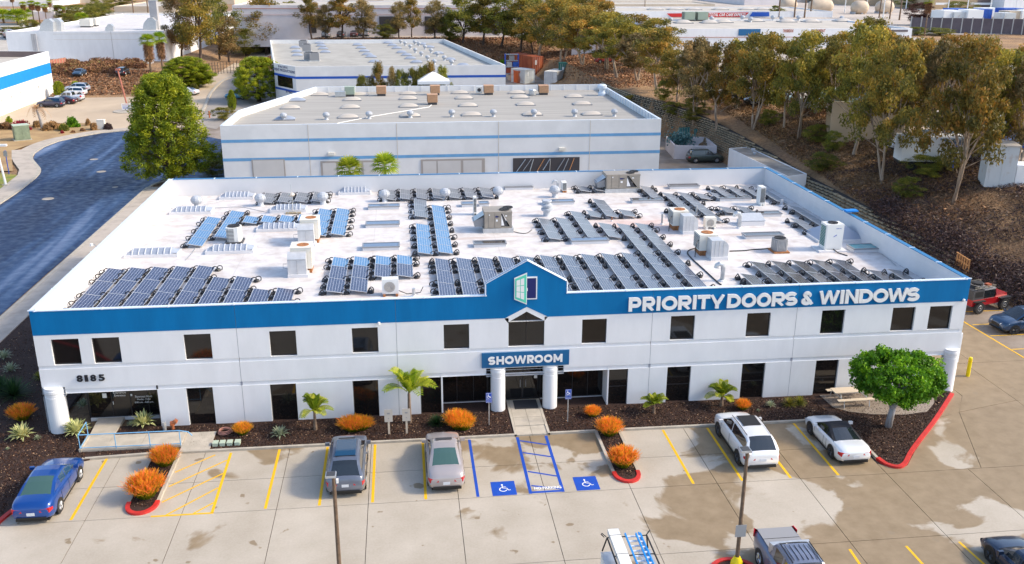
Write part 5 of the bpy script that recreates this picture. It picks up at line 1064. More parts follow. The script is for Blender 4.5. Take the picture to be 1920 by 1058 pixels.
for q, m, lab in ((k(922, 708), 'cooler_tan', 'tan louvred cooler alone on the striped warehouse, nearest the street'), (k(1318, 702), 'cooler_tan', 'tan louvred cooler just behind another tan one on the striped warehouse'), (k(1298, 772), 'cooler_tan', 'tan louvred cooler in front of its twin, white pipe running from it'), (k(1712, 700), 'cooler_tan', 'tan louvred cooler beside a small white fan unit'), (k3_(235, 700), 'cooler_tan', 'tan louvred cooler beside a grey drum vent'), (k(690, 712), 'cooler_green', 'pale green cooler on the striped warehouse')): boxcooler(on2(*q), 1.5, 1.4, 1.1, m, lab)
t = empty('roof_duct', on2(*k(620, 716)), 'low grey metal duct beside the pale green cooler', 'duct'); MB().box(-.8, .8, 0, 1.0, .1, .8).build('body', 'galv', t); MB().box(-.83, .83, -.05, 1.05, .801, .85).build('lid', 'galv', t)
t = empty('heat_pump', on2(*k(1640, 690)), 'small white fan unit beside a tan cooler at the rear parapet', 'air conditioner'); MB().box(-.5, .5, 0, .4, .1, 1.1).build('cabinet', 'ac_white', t); b = MB(); b.v = [(.3*math.cos(a), -.01, .6+.3*math.sin(a)) for a in np.linspace(0, 2*PI, 13)[:-1]]; b.f = [tuple(range(12))]; b.build('fan_well', 'ac_dark', t)
t = empty('exhaust_vent', on2(*k3_(660, 702)), 'big blue-grey exhaust cowl at the rear corner of the striped warehouse', 'vent'); MB().lathe(0, 0, [(.6, 0), (.6, .4), (.45, .5), (.45, 1.1), (.75, 1.15), (.75, 1.55), (.5, 1.75)], 16).build('cowl', 'coping_white', t)
t = empty('drum_vent', on2(*k3_(150, 702)), 'grey drum vent beside a tan cooler', 'vent'); MB().lathe(0, 0, [(.55, .1), (.6, .3), (.6, .8), (.5, .95)], 14).build('drum', 'galv', t); MB().box(-.5, .5, -.5, .5, 0, .1).build('base', 'ac_grey', t)
pts = [np.array(on2(*q))+np.array([0, 0, .08]) for q in (k(595, 912), k(870, 858), k(1270, 792), k(1290, 775))]; tag(MB().tube(pts, .05, 5).build('roof_pipe', 'white_paint'), 'thin white pipe running diagonally across the striped warehouse roof', 'pipe')
# ---- third building (royal blue stripe)
H3 = 8.0; f3 = lambda x, y: tuple(float(v) for v in at(x, y, H3)[:2])
P3 = [f3(553, 125), f3(948, 122), f3(833, 73.5), f3(506, 75), f3(513, 118)]
B3 = block('warehouse', P3, 0, H3, 'grey-white warehouse with one royal blue stripe and many small domes', 'wall_white2', 'roof_grey2', 1.0, pin='wall_white2'); R3 = H3-1.0
Y3 = P3[0][1]
for pa, pb in ((148.5, 144), (175, 171)):
    za, zb_ = aty(553, pa, Y3)[2], aty(553, pb, Y3)[2]
    a, c = np.array(P3[0]), np.array(P3[1]); e = np.array(P3[4]); nn = np.array([0, -.02])
    MB().quad((*(a+nn), za), (*(c+nn), za), (*(c+nn), zb_), (*(a+nn), zb_)).build('stripe', 'band_royal', B3); d_ = (a-e)/np.linalg.norm(a-e); n2 = np.array([d_[1], -d_[0]])*.02
    MB().quad((*(e+n2), za), (*(a+n2), za), (*(a+n2), zb_), (*(e+n2), zb_)).build('stripe', 'band_royal', B3)
a, e = np.array(P3[0]), np.array(P3[4]); d_ = (a-e); L_ = np.linalg.norm(d_); d_ /= L_; n2 = np.array([d_[1], -d_[0]])*.03
def wall_text(s, u0, u1, z0, z1, m, parent):
    o = fit_text(s, 0, 1, z0, z1, 0, m, parent, off=.02)
    for v in o.data.vertices: u = u0+(u1-u0)*v.co.x; q = e+d_*L_*u+n2; v.co = (q[0], q[1], v.co.z)
zz = lambda py: float(aty(545, py, Y3)[2])
wall_text('PACIFIC', .22, .68, zz(132.5), zz(128), 'navy', B3); wall_text('EVENT PRODUCTIONS', -.02, .98, zz(139), zz(134), 'navy', B3); wall_text('8960', .5, .8, zz(178), zz(173.5), 'navy', B3)
q0, q1 = e+d_*L_*.15+n2*.8, e+d_*L_*.85+n2*.8; MB().quad((*q0, zz(168)), (*q1, zz(168)), (*q1, zz(148)), (*q0, zz(148))).build('window', 'window_glass', B3)
MB().box(P3[1][0]-18, P3[1][0]-17.9, Y3-.03, Y3-.02, 0, H3-.1).build('panel_joint', 'wall_grey', B3)
def on3(px, py): p = at(px, py, R3); return (float(p[0]), float(p[1]), R3)
cols = [('first', [(290, 355), (300, 384), (305, 412)]), ('second', [(470, 322), (480, 341), (495, 362), (510, 388)]), ('third', [(722, 312), (747, 334), (772, 357), (797, 381), (820, 405), (847, 423), (872, 459)]), ('fourth', [(972, 320), (1002, 338), (1035, 359), (1070, 390), (1107, 410), (1135, 434), (1180, 462)]), ('fifth', [(1220, 330), (1275, 352), (1342, 397), (1427, 443), (1522, 484)])]
for cn, c in cols:
    for i, q in enumerate(c): dome(on3(*k(*q)), 2.4, 1.8, .6, f'small white dome, {ORD[len(c)-1-i]} from the front in the {cn} line on the blue-striped warehouse', 'domes on the blue-striped warehouse', 'skylight_dome')
tl = [(1065, 322), (1097, 337), (1135, 360), (1172, 388), (1217, 414), (1262, 444), (1312, 474)]; tl2 = [(1168, 328), (1198, 338), (1243, 363), (1287, 390), (1333, 416), (1385, 446), (1438, 478)]
for nmm, q_ in (('left', tl), ('right', tl2)):
    for i, q in enumerate(q_): turbine(on3(*k(*q)), f'small turbine vent, {ORD[6-i]} from the front in the {nmm} line on the blue-striped warehouse', 'turbine vents on the blue-striped warehouse', 1.15)
for q, lab in ((k(347, 352), 'dark rooftop unit farthest back among the domes'), (k(373, 382), 'grey rooftop unit in the middle of the cluster among the domes'), (k(430, 452), 'grey rooftop unit nearest the front of the cluster, with dark top'), (k(388, 447), 'low grey rooftop unit beside the frontmost one')):
    t = empty('rooftop_unit', on3(*q), lab, 'air conditioner'); MB().box(-1.0, 1.0, 0, 2.0, .2, 1.7).build('cabinet', 'ac_grey', t); MB().box(-.7, .7, .3, 1.7, 1.71, 1.8).build('fan_guard', 'ac_dark', t); MB().box(-1.1, 1.1, -.1, 2.1, 0, .2).build('kerb_frame', 'galv', t)
t = empty('canopy_tent', (0, 0, 0), 'white peaked canopy tent between the two warehouses', 'tent'); pk = aty(812, 136, 104.0); pl = aty(783, 153, 104.0); pr = aty(843, 153, 104.0); zl = pl[2]
b = MB(); a_ = [(pl[0], 104, zl), (pr[0], 104, zl), (pr[0], 108.5, zl), (pl[0], 108.5, zl)]; ap = (pk[0], 105.5, pk[2])
for i in range(4): b.quad(a_[i], a_[(i+1) % 4], ap)
b.build('roof', 'white_paint', t); b = MB()
for i in range(4): q, r_ = a_[i], a_[(i+1) % 4]; b.quad((q[0], q[1], zl-.5), (r_[0], r_[1], zl-.5), r_, q)
b.build('valance', 'white_paint', t)
for q in a_: MB().tube([(q[0], q[1], 0), (q[0], q[1], zl-.4)], .06, 5).build('post', 'metal_grey', t)
# ---- left building with bright blue band
H1 = 9.0; c1_ = np.array([-52.1, 159.0]); dd = np.array([-51.0, 100.0])-c1_; dd /= np.linalg.norm(dd); far = c1_+np.array([-55, 8.0]); near = c1_+dd*64; near2 = near+np.array([-55, 6])
B1 = block('office_building', [tuple(near2), tuple(near), tuple(c1_), tuple(far)], 0, H1, 'white building with a bright blue band across the street, cut by the left edge', 'white_paint', 'roof_pale', 1.2, pin='wall_brown', w=.4)
nn = np.array([-dd[1], dd[0]]); nn = nn if nn[0] > 0 else -nn
def wl(s0, s1, z0, z1, m, name, off=.03, par=B1): a, c = c1_+dd*s0+nn*off, c1_+dd*s1+nn*off; return MB().quad((*a, z0), (*c, z0), (*c, z1), (*a, z1)).build(name, m, par)
wl(0.05, 64, 4.5, 6.7, 'band_bright', 'stripe'); wl(34.5, 39.5, 6.71, 9.0, 'band_bright', 'stripe'); wl(34.8, 60, 3.4, 7.4, 'wall_white', 'sign_board', .12)
wl(35.5, 36.2, 4.2, 6.8, 'container_teal', 'sign_mark', .15); wl(44, 62, 0.1, 3.0, 'flat_glass', 'window', .05)
for s0 in (3, 5.4, 9, 14, 19, 24, 29): wl(s0, s0+.18, 2.4+.5*(s0 < 6), 3.0+.5*(s0 < 6), 'window_frame', 'wall_light', .06)
a = c1_+dd*40+nn*.1; b = MB(); b.v = [(a[0], a[1], 3.3), (a[0]+nn[0]*3.5, a[1]+nn[1]*3.5, 2.6), tuple((*(a+dd*22+nn*3.5), 2.6)), tuple((*(a+dd*22), 3.3))]; b.f = [(0, 1, 2, 3)]; b.build('awning', 'flat_glass', B1)
t = empty('gate_panel', (0, 0, 0), 'tall faded red gate behind the blue-banded building', 'gate'); pa, pb = at(97, 146, 0), at(104, 141, 0); MB().quad((pa[0], pa[1], 0), (pa[0]+1.6, pa[1]+7, 0), (pa[0]+1.6, pa[1]+7, 4.2), (pa[0], pa[1], 4.2)).build('panel', 'stripe_brick', t)
for i in range(6): q = pa+np.array([1.6, 7, 0])*(i+.5)/6; MB().box(q[0]-.04, q[0]+.1, q[1]-.1, q[1]+.1, 0, 4.3).build('post', 'wall_tan', t)
# ---- white tilt-up building at the back left on its bank
def atz(px, py, z): p = at(px, py, z); return (float(p[0]), float(p[1]))
zb4 = 2.3; ya = atz(92, 116.5, zb4)[1]; xl = atz(70, 116.5, zb4)[0]; xr_ = aty(311, 100, ya)[0]; zt4 = float(aty(200, 59.5, ya)[2])
B4 = block('warehouse', [(xl-7, ya+1.0), (xr_, ya), (xr_+2, ya+95), (xl-3, ya+95)], 0, zt4, 'plain white warehouse above a scrubby bank, rooftop cowls on it', 'wall_white', 'roof_white', .5, w=.3)
MB().box(aty(211, 90, ya)[0], aty(211, 90, ya)[0]+.12, ya-.04, ya-.02, 0, zt4).build('downpipe', 'wall_grey', B4)
for i in range(8):
    z = zb4+1.2+i*1.1
for z in (zb4+5.6, zb4+7.0): MB().box(xl+5, xr_-1, ya-.06, ya-.05, z, z+.05).build('panel_joint', 'wall_beige', B4)
for px in range(66, 74, 5): q = aty(px, 100, ya); MB().box(q[0]-.3, q[0]+.3, ya-.3, ya-.02, 2, zt4-.5).build('downpipe', 'wall_grey', B4)
for px, py, lab, m in ((88, 59, 'grey roof scoop at the corner of the plain white warehouse', 'galv'), (103, 58, 'grey roof scoop beside the corner one', 'galv'), (205, 59, 'small curved exhaust cowl in the middle of the plain white roof', 'galv'), (281, 56, 'grey roof scoop beside the tall duct', 'galv')):
    p_ = at(px, py, zt4-.4); t = empty('roof_scoop', (float(p_[0]), float(p_[1]), zt4-.5), lab, 'vent'); s_ = 1 if px != 205 else .6
    MB().prismY([(-2*s_, 0), (1.6*s_, 0), (1.8*s_, 2.4*s_), (.9*s_, 3.3*s_), (-.2*s_, 3.2*s_), (-1.4*s_, 1.9*s_)], 0, 2.4*s_).build('hood', m, t)
p_ = at(291, 55, zt4-.4); t = empty('roof_duct', (float(p_[0]), float(p_[1]), zt4-.5), 'tall square grey duct rising from the plain white warehouse', 'duct'); MB().box(-1, 1, 0, 2, 0, 7.5).build('shaft', 'wall_grey', t); MB().box(-1.1, 1.1, -.1, 2.1, 7.51, 7.7).build('cap', 'galv', t)
for px, py, lab in ((160, 51, 'beige rooftop box on the plain white warehouse, left of two'), (171, 49, 'beige rooftop box on the plain white warehouse, right of two')): p_ = at(px, py, zt4-.4); boxcooler((float(p_[0]), float(p_[1]), zt4-.5), 3, 2.5, 1.8, 'beige_metal', lab)
# ---- far blocks: (x0,x1 px at front base, base py, top py, roof back py, ...)
def farblock(x0, x1, pyb, pyt, pyr, lab, wall='wall_beige', roofm='roof_pale', z=6.0, par=.4, skew=0.0):
    a = at(x0, pyb, z); c = at(x1, pyb, z); y_ = (a[1]+c[1])/2; zt = float(aty((x0+x1)/2, pyt, y_)[2]); r_ = at((x0+x1)/2, pyr, zt); D = float(np.clip(r_[1]-y_, 12, 160))
    x0_, x1_ = float(aty(x0, pyb, y_)[0]), float(aty(x1, pyb, y_)[0])
    t = block('far_building', [(x0_, y_), (x1_, y_), (x1_+skew, y_+D), (x0_+skew, y_+D)], z-3, zt, lab, wall, roofm, par, w=.4); t['_'] = 0; del t['_']
    return t, x0_, x1_, y_, zt, D
def onwall(t, y_, px0, px1, py0, py1, m, name='window', off=.05): a = aty(px0, py0, y_); c = aty(px1, py1, y_); return MB().box(a[0], c[0], y_-off-.08, y_-off, min(a[2], c[2]), max(a[2], c[2])).build(name, m, t)
# big lilac building behind the trees
t, *_r, y5, z5, D5 = farblock(440, 1010, 68, 10, 1, 'long pale building with brick-red lines behind the row of trees', 'wall_lilac', 'roof_pale', 6.0)
for p0, p1 in ((27.5, 28.3), (15.8, 16.8)): onwall(t, y5, 440, 1010, p1, p0, 'stripe_brick', 'stripe', .06)
for a_, c_ in ((580, 592), (712, 748), (797, 838), (905, 960)): onwall(t, y5, a_, c_, 62, 31, 'opening_dark', 'loading_bay', .1)
for a_, c_ in ((448, 452),): onwall(t, y5, a_, c_, 40, 37, 'ac_dark', 'wall_light', .1)
# right: warehouse and car care building
t, *_r, y6, z6, D6 = farblock(1262, 1705, 96, 54, 36, 'white roadside warehouse with flat grey roof behind the hillside trees', 'wall_white', 'roof_pale', 6.0)
onwall(t, y6, 1262, 1705, 70, 69.3, 'stripe_brick', 'stripe', .06); onwall(t, y6, 1317, 1331, 94, 78, 'fence_purple', 'loading_bay', .1)
for a_, c_, s in ((1468, 1488, 'TRANSMISSIONS'), (1521, 1548, 'ALIGNMENT')):
    pA = aty(a_, 61, y6-.1); pC = aty(c_, 55, y6-.1); fit_text(s, pA[0], pC[0], pA[2], pC[2], y6-.1, 'stripe_brick', t, off=.03)
onwall(t, y6, 1384, 1426, 67, 54.5, 'sign_blue', 'sign_board', .1); onwall(t, y6, 1664, 1702, 60, 56, 'fence_purple', 'sign_board', .1)
for i, (px, py) in enumerate(((1281, 43), (1330, 43), (1356, 42), (1415, 40), (1475, 41), (1521, 41), (1580, 40))): p_ = at(px, py, z6-.3); dome((float(p_[0]), float(p_[1]), z6-.4), 4.6, 4, 1.0, f'tan domed skylight, {ORD[i]} from the left on the white roadside warehouse', 'domed skylights on the roadside warehouse')
for px, py, lab in ((1293, 39, 'green-grey rooftop unit, left one on the roadside warehouse'), (1318, 39, 'green-grey rooftop unit, right one on the roadside warehouse')): p_ = at(px, py, z6-.3); boxcooler((float(p_[0]), float(p_[1]), z6-.4), 3.2, 3, 2.2, 'cooler_green', lab)
for i, (px, py) in enumerate(((1257, 42), (1392, 38), (1407, 41), (1334, 40), (1449, 38), (1465, 40), (1497, 38), (1578, 39))): p_ = at(px, py, z6-.3); turbine((float(p_[0]), float(p_[1]), z6-.4), f'turbine vent, {ORD[i]} on the roadside warehouse roof', 'turbine vents on the roadside warehouse', 1.6)
t, *_r, y7, z7, D7 = farblock(1080, 1560, 37, 21.5, 13, 'car care building with a red and blue sign band', 'wall_white', 'roof_pale', 6.0)
a_ = lambda px, py: (float(aty(px, py, y7-.2)[0]), float(aty(px, py, y7-.2)[2]))
MB().prismY([a_(1258, 32), a_(1395, 32), a_(1404, 23.5), a_(1250, 25.5)], y7-.35, y7-.2).build('sign_band', 'band_red', t); MB().prismY([a_(1405, 31), a_(1442, 31), a_(1442, 23), a_(1411, 23)], y7-.35, y7-.2).build('sign_band', 'band_royal', t)
q0, q1 = a_(1328, 30.5), a_(1397, 25); o = fit_text('TOTAL CAR CARE EXPERTS', q0[0], q1[0], q0[1], q1[1], y7-.4, 'white_paint', t, off=.03)
for v in o.data.vertices: v.co.x += (v.co.z-q0[1])*.3
for i, px in enumerate((1228, 1265, 1300, 1350, 1400, 1430)): p_ = at(px, 18, z7-.3); dome((float(p_[0]), float(p_[1]), z7-.4), 6, 5, 1.0, f'tan domed skylight, {ORD[i]} from the left on the car care building', 'domed skylights on the car care building')
farblock(1140, 1340, 15, 8, 3, 'long low pale shed farther back than the car care building', 'wall_beige', 'roof_pale', 6.0)
farblock(1395, 1480, 13, -3, -12, 'lilac-grey box building behind the car care sign', 'wall_lilac', 'roof_pale', 6.0)
farblock(1480, 1600, 8, -6, -14, 'grey building with glass behind the beige tanks', 'wall_grey', 'roof_pale', 6.0)
t, *_r, y8, z8, D8 = farblock(1600, 1700, 14, -10, -18, 'tan block behind the tall palms', 'wall_tan', 'roof_pale', 6.0)
t, *_r, y8, z8, D8 = farblock(1745, 1885, 22, -12, -20, 'tan warehouse with a white canopy line on the right horizon', 'wall_tan', 'roof_pale', 6.0); onwall(t, y8, 1750, 1882, 9, 5, 'white_paint', 'canopy', 2.0); onwall(t, y8, 1830, 1880, 20, 0, 'wall_brown', 'wall_bay', .2)
farblock(1880, 2050, 24, -12, -25, 'bright white building at the right edge of the horizon', 'wall_white', 'roof_pale', 6.0)
# left far blocks
farblock(-60, 29, 46, 24, 17, 'grey flat-roofed building at the far left edge', 'wall_grey', 'roof_pale', 4.0)
farblock(30, 104, 42, 22, 14, 'tall pale wall building left of the palms', 'wall_lilac', 'roof_pale', 4.0)
farblock(-60, 60, 66, 52, 44, 'low grey shed behind the blue-banded building', 'wall_grey', 'roof_pale', 3.5)
farblock(98, 300, 42, 35.5, 22, 'low building with grey roof behind the plain white warehouse', 'wall_beige', 'roof_pale', 5.0)
farblock(215, 330, 24, 12, 3, 'olive-beige long building near the top left', 'wall_beige', 'roof_pale', 5.0)
farblock(105, 210, 6, -2, -10, 'pale building peeking at the top left horizon', 'wall_beige', 'roof_pale', 5.0)
farblock(-40, 100, 12, 3, -6, 'pale roofs at the top left corner', 'wall_white', 'roof_pale', 5.0)
farblock(330, 440, 8, -6, -14, 'pale building behind the tall eucalyptus cluster', 'wall_beige', 'roof_pale', 5.0)
farblock(960, 1140, 10, -4, -14, 'pale building behind the middle trees', 'wall_beige', 'roof_pale', 6.0)
farblock(640, 960, -1, -14, -24, 'tan building behind the long pale one', 'wall_tan', 'roof_pale', 6.0)
farblock(1700, 1760, -2, -14, -24, 'brown building on the horizon beside the palms', 'wall_brown', 'roof_pale', 6.0)
# tanks
for i, (x0, x1, py) in enumerate(((1455, 1495, 24), (1500, 1563, 27), (1590, 1629, 30), (1635, 1676, 29))):
    a = at(x0, py, 6.0); c = at(x1, py, 6.0); r_ = float(c[0]-a[0])*.30; R_ = 3.0; t = empty('storage_tank', (float(c[0])-R_, float(a[1]), 6.0), f'beige horizontal storage tank, {ORD[i]} from the left behind the roadside warehouse', 'tank', 'beige horizontal tanks')
    b = MB(); b.lathe(0, 0, [(0.01, -2*r_), (R_*.7, -2*r_+.8), (R_, -2*r_+2.5), (R_, 0), (R_*.85, 1.2), (R_*.4, 2.2), (.01, 2.4)], 20, cap=False); b.xf(Matrix.Translation((0, 0, R_+.6)) @ Matrix.Rotation(PI/2, 4, 'Y')); b.build('shell', 'tank_beige', t, smooth=True)
    for q in (-1.6*r_, -.4*r_): MB().box(q-.4, q+.4, -R_*.7, R_*.7, 0, R_*.6).build('saddle', 'wall_grey', t)
# fence + white boxes yard
t = empty('yard_fence', (0, 0, 0), 'dark purple-grey screen fence around the yard of white tanks', 'fence'); 
for i in range(14):
    pa, pb = at(1705+i*19, 66-i*.0+i*.35, 6.0), at(1705+(i+1)*19, 66+(i+1)*.35, 6.0); h_ = 5.5
    MB().quad((pa[0]+.2, pa[1], 5), (pb[0]-.2, pb[1], 5), (pb[0]-.2, pb[1], 6+h_), (pa[0]+.2, pa[1], 6+h_)).build('screen_panel', 'fence_purple', t); MB().box(pa[0]-.15, pa[0]+.15, pa[1]-.15, pa[1]+.15, 5, 6.3+h_).build('post', 'metal_grey', t)
rr_ = random.Random(3)
for i in range(26):
    px = 1752+i*7.2; py = rr_.choice([50, 52, 54, 57, 60])+i*.12; p_ = at(px, py, 6.0); z_ = 6.0+rr_.choice([0, 3.2]); t = empty('storage_tote', (float(p_[0]), float(p_[1]), 6.0), f'white storage box stack, {ORD[i]} from the left behind the purple screen', 'container', 'white storage boxes behind the purple screen')
    w_ = rr_.uniform(3.5, 7); MB().box(-w_/2, w_/2, 0, 6, 0, z_-6+3.2+rr_.random()).build('box', rr_.choice(['white_paint', 'white_paint', 'container_pale', 'tarp_blue', 'wall_beige']), t); MB().box(-w_/2-.1, w_/2+.1, -.1, .2, 1.5, 1.7).build('strap', 'metal_grey', t)
for i, (px, pyb, pyt) in enumerate(((1655, 38, -5), (1583, 28, -6), (1774, 40, -8), (1810, 40, -8), (1853, 42, -8), (1900, 44, -8), (1698, 20, -8), (1625, 14, -8))):
    pa = at(px, pyb, 6.0); zt = float(aty(px, pyt, pa[1])[2]); t = empty('light_pole', (float(pa[0]), float(pa[1]), 6.0), f'pale light pole, {ORD[i]} of those rising near the tanks and screen fence', 'pole', 'pale light poles by the tank yard'); MB().tube([(0, 0, 0), (0, 0, zt-6)], .35, 6, r1=.2).build('mast', 'white_paint', t); MB().box(-1.5, 1.5, -.3, .3, zt-6, zt-5.5).build('lamp_head', 'metal_grey', t)
# ================================================================ crib retaining wall
CW = empty('crib_wall', (0, 0, 0), 'long open-faced concrete crib retaining wall at the foot of the hillside', 'retaining wall')
def crib():
    ys_ = np.arange(20, 128, .95); b = MB(); back = MB()
    prev = None
    V = []; F = []
    for yi, y_ in enumerate(ys_):
        for r_ in range(19):
            z = .05+r_*.29; tz = float(topz(y_))
            if z+.2 > tz+.05: continue
            u = z/max(tz, .1); x = float(footx(y_))+.05+1.42*u; o_ = (r_ % 2)*.475
            x += RNG.uniform(-.03, .03); b.box(x-.22, x+.10, y_+o_, y_+o_+.78, z, z+.155, skip='bk')
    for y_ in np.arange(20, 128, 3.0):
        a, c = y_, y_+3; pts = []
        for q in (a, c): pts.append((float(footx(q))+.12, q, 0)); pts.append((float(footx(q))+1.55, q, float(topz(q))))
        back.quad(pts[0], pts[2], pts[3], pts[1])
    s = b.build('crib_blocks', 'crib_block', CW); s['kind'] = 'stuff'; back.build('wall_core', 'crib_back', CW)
crib()
# wall top drain
# small white shed against the wall
sh = [at(1367, 278, 3.0), at(1403, 275.5, 3.0), at(1513, 326, 3.0), at(1477, 331, 3.0)]; z_ = 3.0
ps = [(float(sh[3][0]), float(sh[3][1])), (float(sh[2][0]), float(sh[2][1])), (float(sh[1][0]), float(sh[1][1])), (float(sh[0][0]), float(sh[0][1]))]
shd = block('storage_shed', ps, 0, 3.0, 'long narrow white shed against the crib wall with litter on its roof', 'wall_white', 'roof_dirty', .08, w=.12)
MB().lathe(0, 0, [(.2, 0), (.2, .25), (.32, .26), (.28, .4)], 10).build('vent', 'vent_white', shd, loc=tuple(at(1412, 284, 2.95)))
MB().lathe(0, 0, [(.16, 0), (.16, .2), (.26, .21), (.22, .33)], 10).build('vent', 'vent_white', shd, loc=tuple(at(1415, 290, 2.95)))
# trash enclosure with crumpled netting
en = [at(1268, 292, 0), at(1288, 297, 0), at(1336, 287, 0), at(1300, 277, 0)]
t = empty('trash_enclosure', (0, 0, 0), 'low pale wall enclosure behind the dark green off-roader', 'enclosure')
E0 = np.array([62.0, 80.0]); 
ew = [(60.8, 78.2), (66.6, 77.0), (67.4, 84.5), (61.6, 85.5)]
for i in (0, 1, 2, 3):
    a, c = np.array(ew[i]), np.array(ew[(i+1) % 4]); u = (c-a)/np.linalg.norm(c-a); n_ = np.array([-u[1], u[0]])*.1; MB().prism([tuple(a-n_), tuple(c-n_), tuple(c+n_), tuple(a+n_)], 0, 2.0).build('wall', 'wall_lilac', t)
C = RNG.normal(size=(900, 3))*np.array([.85, .8, .5])+np.array([62.9, 83, 2.1]); C = C[C[:, 2] > .3]
mm = leafmat('netting', [(0, (.02, .10, .11)), (1, (.20, .36, .36))], obvar=0); tag(link('netting_heap', leafcloud('netting_heap', C, .4, 'netting')), 'teal heap of crumpled netting piled in the enclosure', 'netting')
for i, (x, y_) in enumerate(((65.3, 88.0), (67.3, 86.5))): t = empty('skip_bin', (x, y_, 0), f'{"left" if i == 0 else "right"} dark teal bin lid leaning behind the enclosure', 'bin'); b = MB().box(-.9, .9, 0, .12, 0, 2.9); b.xf(Matrix.Rotation(-.25, 4, 'X')); b.build('lid', 'container_teal', t); b = MB(); [b.box(-.8+.4*j, -.74+.4*j, -.04, .0, .1, 2.8) for j in range(5)]; b.xf(Matrix.Rotation(-.25, 4, 'X')); b.build('rib', 'ac_grey', t)
# shipping containers
def container(px, py, rz, m, lab, L=6.1, z=None, w=2.5, h=2.6, sc=1.0, rot=0):
    p_ = atT(px, py) if z is None else np.append(at(px, py, z)[:2], z); t = empty('shipping_container', tuple(p_), lab, 'container', rz=rz, sc=sc)
    MB().box(.08, w-.08, .08, L-.08, .05, h-.05).build('body', m, t); f = MB()
    for x in (0, w-.12):
        for y_ in (0, L-.12): f.box(x, x+.12, y_, y_+.12, 0, h)
    for z_ in (0, h-.12): f.box(.12, w-.12, 0, .1, z_, z_+.12).box(.12, w-.12, L-.1, L, z_, z_+.12).box(0, .1, .12, L-.12, z_, z_+.12).box(w-.1, w, .12, L-.12, z_, z_+.12)
    f.build('frame', m, t); r_ = MB(); n_ = int(L/.3)
    for i in range(n_): r_.box(.03, .079, .2+i*.3, .33+i*.3, .15, h-.15).box(w-.079, w-.03, .2+i*.3, .33+i*.3, .15, h-.15)
    r_.build('side_corrugation', m, t)['kind'] = 'stuff'; d_ = MB()
    for i in range(4): d_.tube([(.45+i*.52, .03, .15), (.45+i*.52, .03, h-.15)], .03, 4)
    d_.build('lock_rod', 'galv', t); MB().box(w*.25, w*.4, .055, .075, h*.55, h*.8).build('door_plate', 'white_paint', t); return t
container(998, 141, .38, 'container_red', 'rust-red shipping container with doors facing the camera at the end of the yard', L=12, z=0, w=3.2, h=4.6)
container(936, 105, .75, 'container_pale', 'pale shipping container behind the blue-striped warehouse', L=7, z=0, w=3.4, h=3.6); container(905, 104, .75, 'container_orange', 'orange shipping container behind the blue-striped warehouse', L=7, z=0, w=3.4, h=3.8)
container(915, 112, .75, 'container_blue', 'blue shipping container half hidden by the warehouse parapet', L=6, z=0, w=3, h=3.2)
container(984, 157, .6, 'container_pale', 'white box with red marks in front of the rust-red container', L=5, z=0, w=3.2, h=3.2)
container(1020, 158, -.5, 'white_paint', 'white trailer box with a sloping grey roof in the yard', L=7, z=0, w=3.2, h=3.0)
container(970, 156, .3, 'container_orange', 'orange box beside the rust-red container', L=4, z=0, w=2.5, h=2.8)
container(1047, 155, -.15, 'container_teal', 'teal crate of stacked frames leaning by the crib wall', L=2.5, z=0, w=3.2, h=4.6)
container(1060, 160, -.1, 'wall_beige', 'low beige box at the rear corner of the yard', L=3, z=0, w=5, h=1.8)
t = empty('pallet_rack', tuple(at(960, 150, 0)), 'tall rack of mixed gear between the warehouse and the red container', 'rack')
for x in (-1.6, 1.6):
    for y_ in (0, 1.6): MB().tube([(x, y_, 0), (x, y_, 6.2)], .1, 4).build('upright', 'handicap_blue', t)
for z_ in (1.5, 3.0, 4.5, 6.0): MB().box(-1.6, 1.6, 0, 1.6, z_, z_+.12).build('shelf', 'metal_grey', t)
for i, (x, z_, m) in enumerate(((-1, 1.62, 'container_red'), (.5, 1.62, 'ac_dark'), (-.6, 3.12, 'galv'), (.8, 3.12, 'tarp_blue'), (0, 4.62, 'ac_grey'), (-.3, .0, 'wall_beige'))): tag(MB().box(-.6, .6, .2, 1.4, 0, 1.1).box(-.5, .5, .3, 1.3, 1.1, 1.2).build('crate', m, loc=tuple(np.array(at(960, 150, 0))+np.array([x, 0, z_]))), f"{['rust-red', 'black', 'steel grey', 'blue', 'dark grey', 'beige'][i]} crate on the tall rack in the yard", 'crate', 'crates on the yard rack')
container(1838, 352, -.9, 'container_pale', 'weathered pale container standing on the upper plateau', L=3, w=2.2, h=3.2, z=4.6) if False else None
pc = atT(1870, 352); t = empty('storage_cabin', tuple(pc), 'weathered white and blue cabin on the hillside plateau by the right edge', 'cabin', rz=-.35); MB().box(-1.3, 1.5, 0, 3, 0, 4.3).build('body', 'container_pale', t); MB().box(-1.4, 1.6, -.1, 3.1, 4.301, 4.45).build('roof', 'skylight_beige', t); MB().box(1.501, 1.56, .3, 2.7, 1.5, 4.2).build('side_panel', 'band_bright', t); MB().box(1.6, 4.2, .2, 2.6, 0, 2.4).build('annex', 'white_paint', t); MB().box(-1.0, -.2, -.03, -.005, .3, 4.0).box(.1, .9, -.03, -.005, .3, 4.0).build('door_panel', 'container_pale', t)
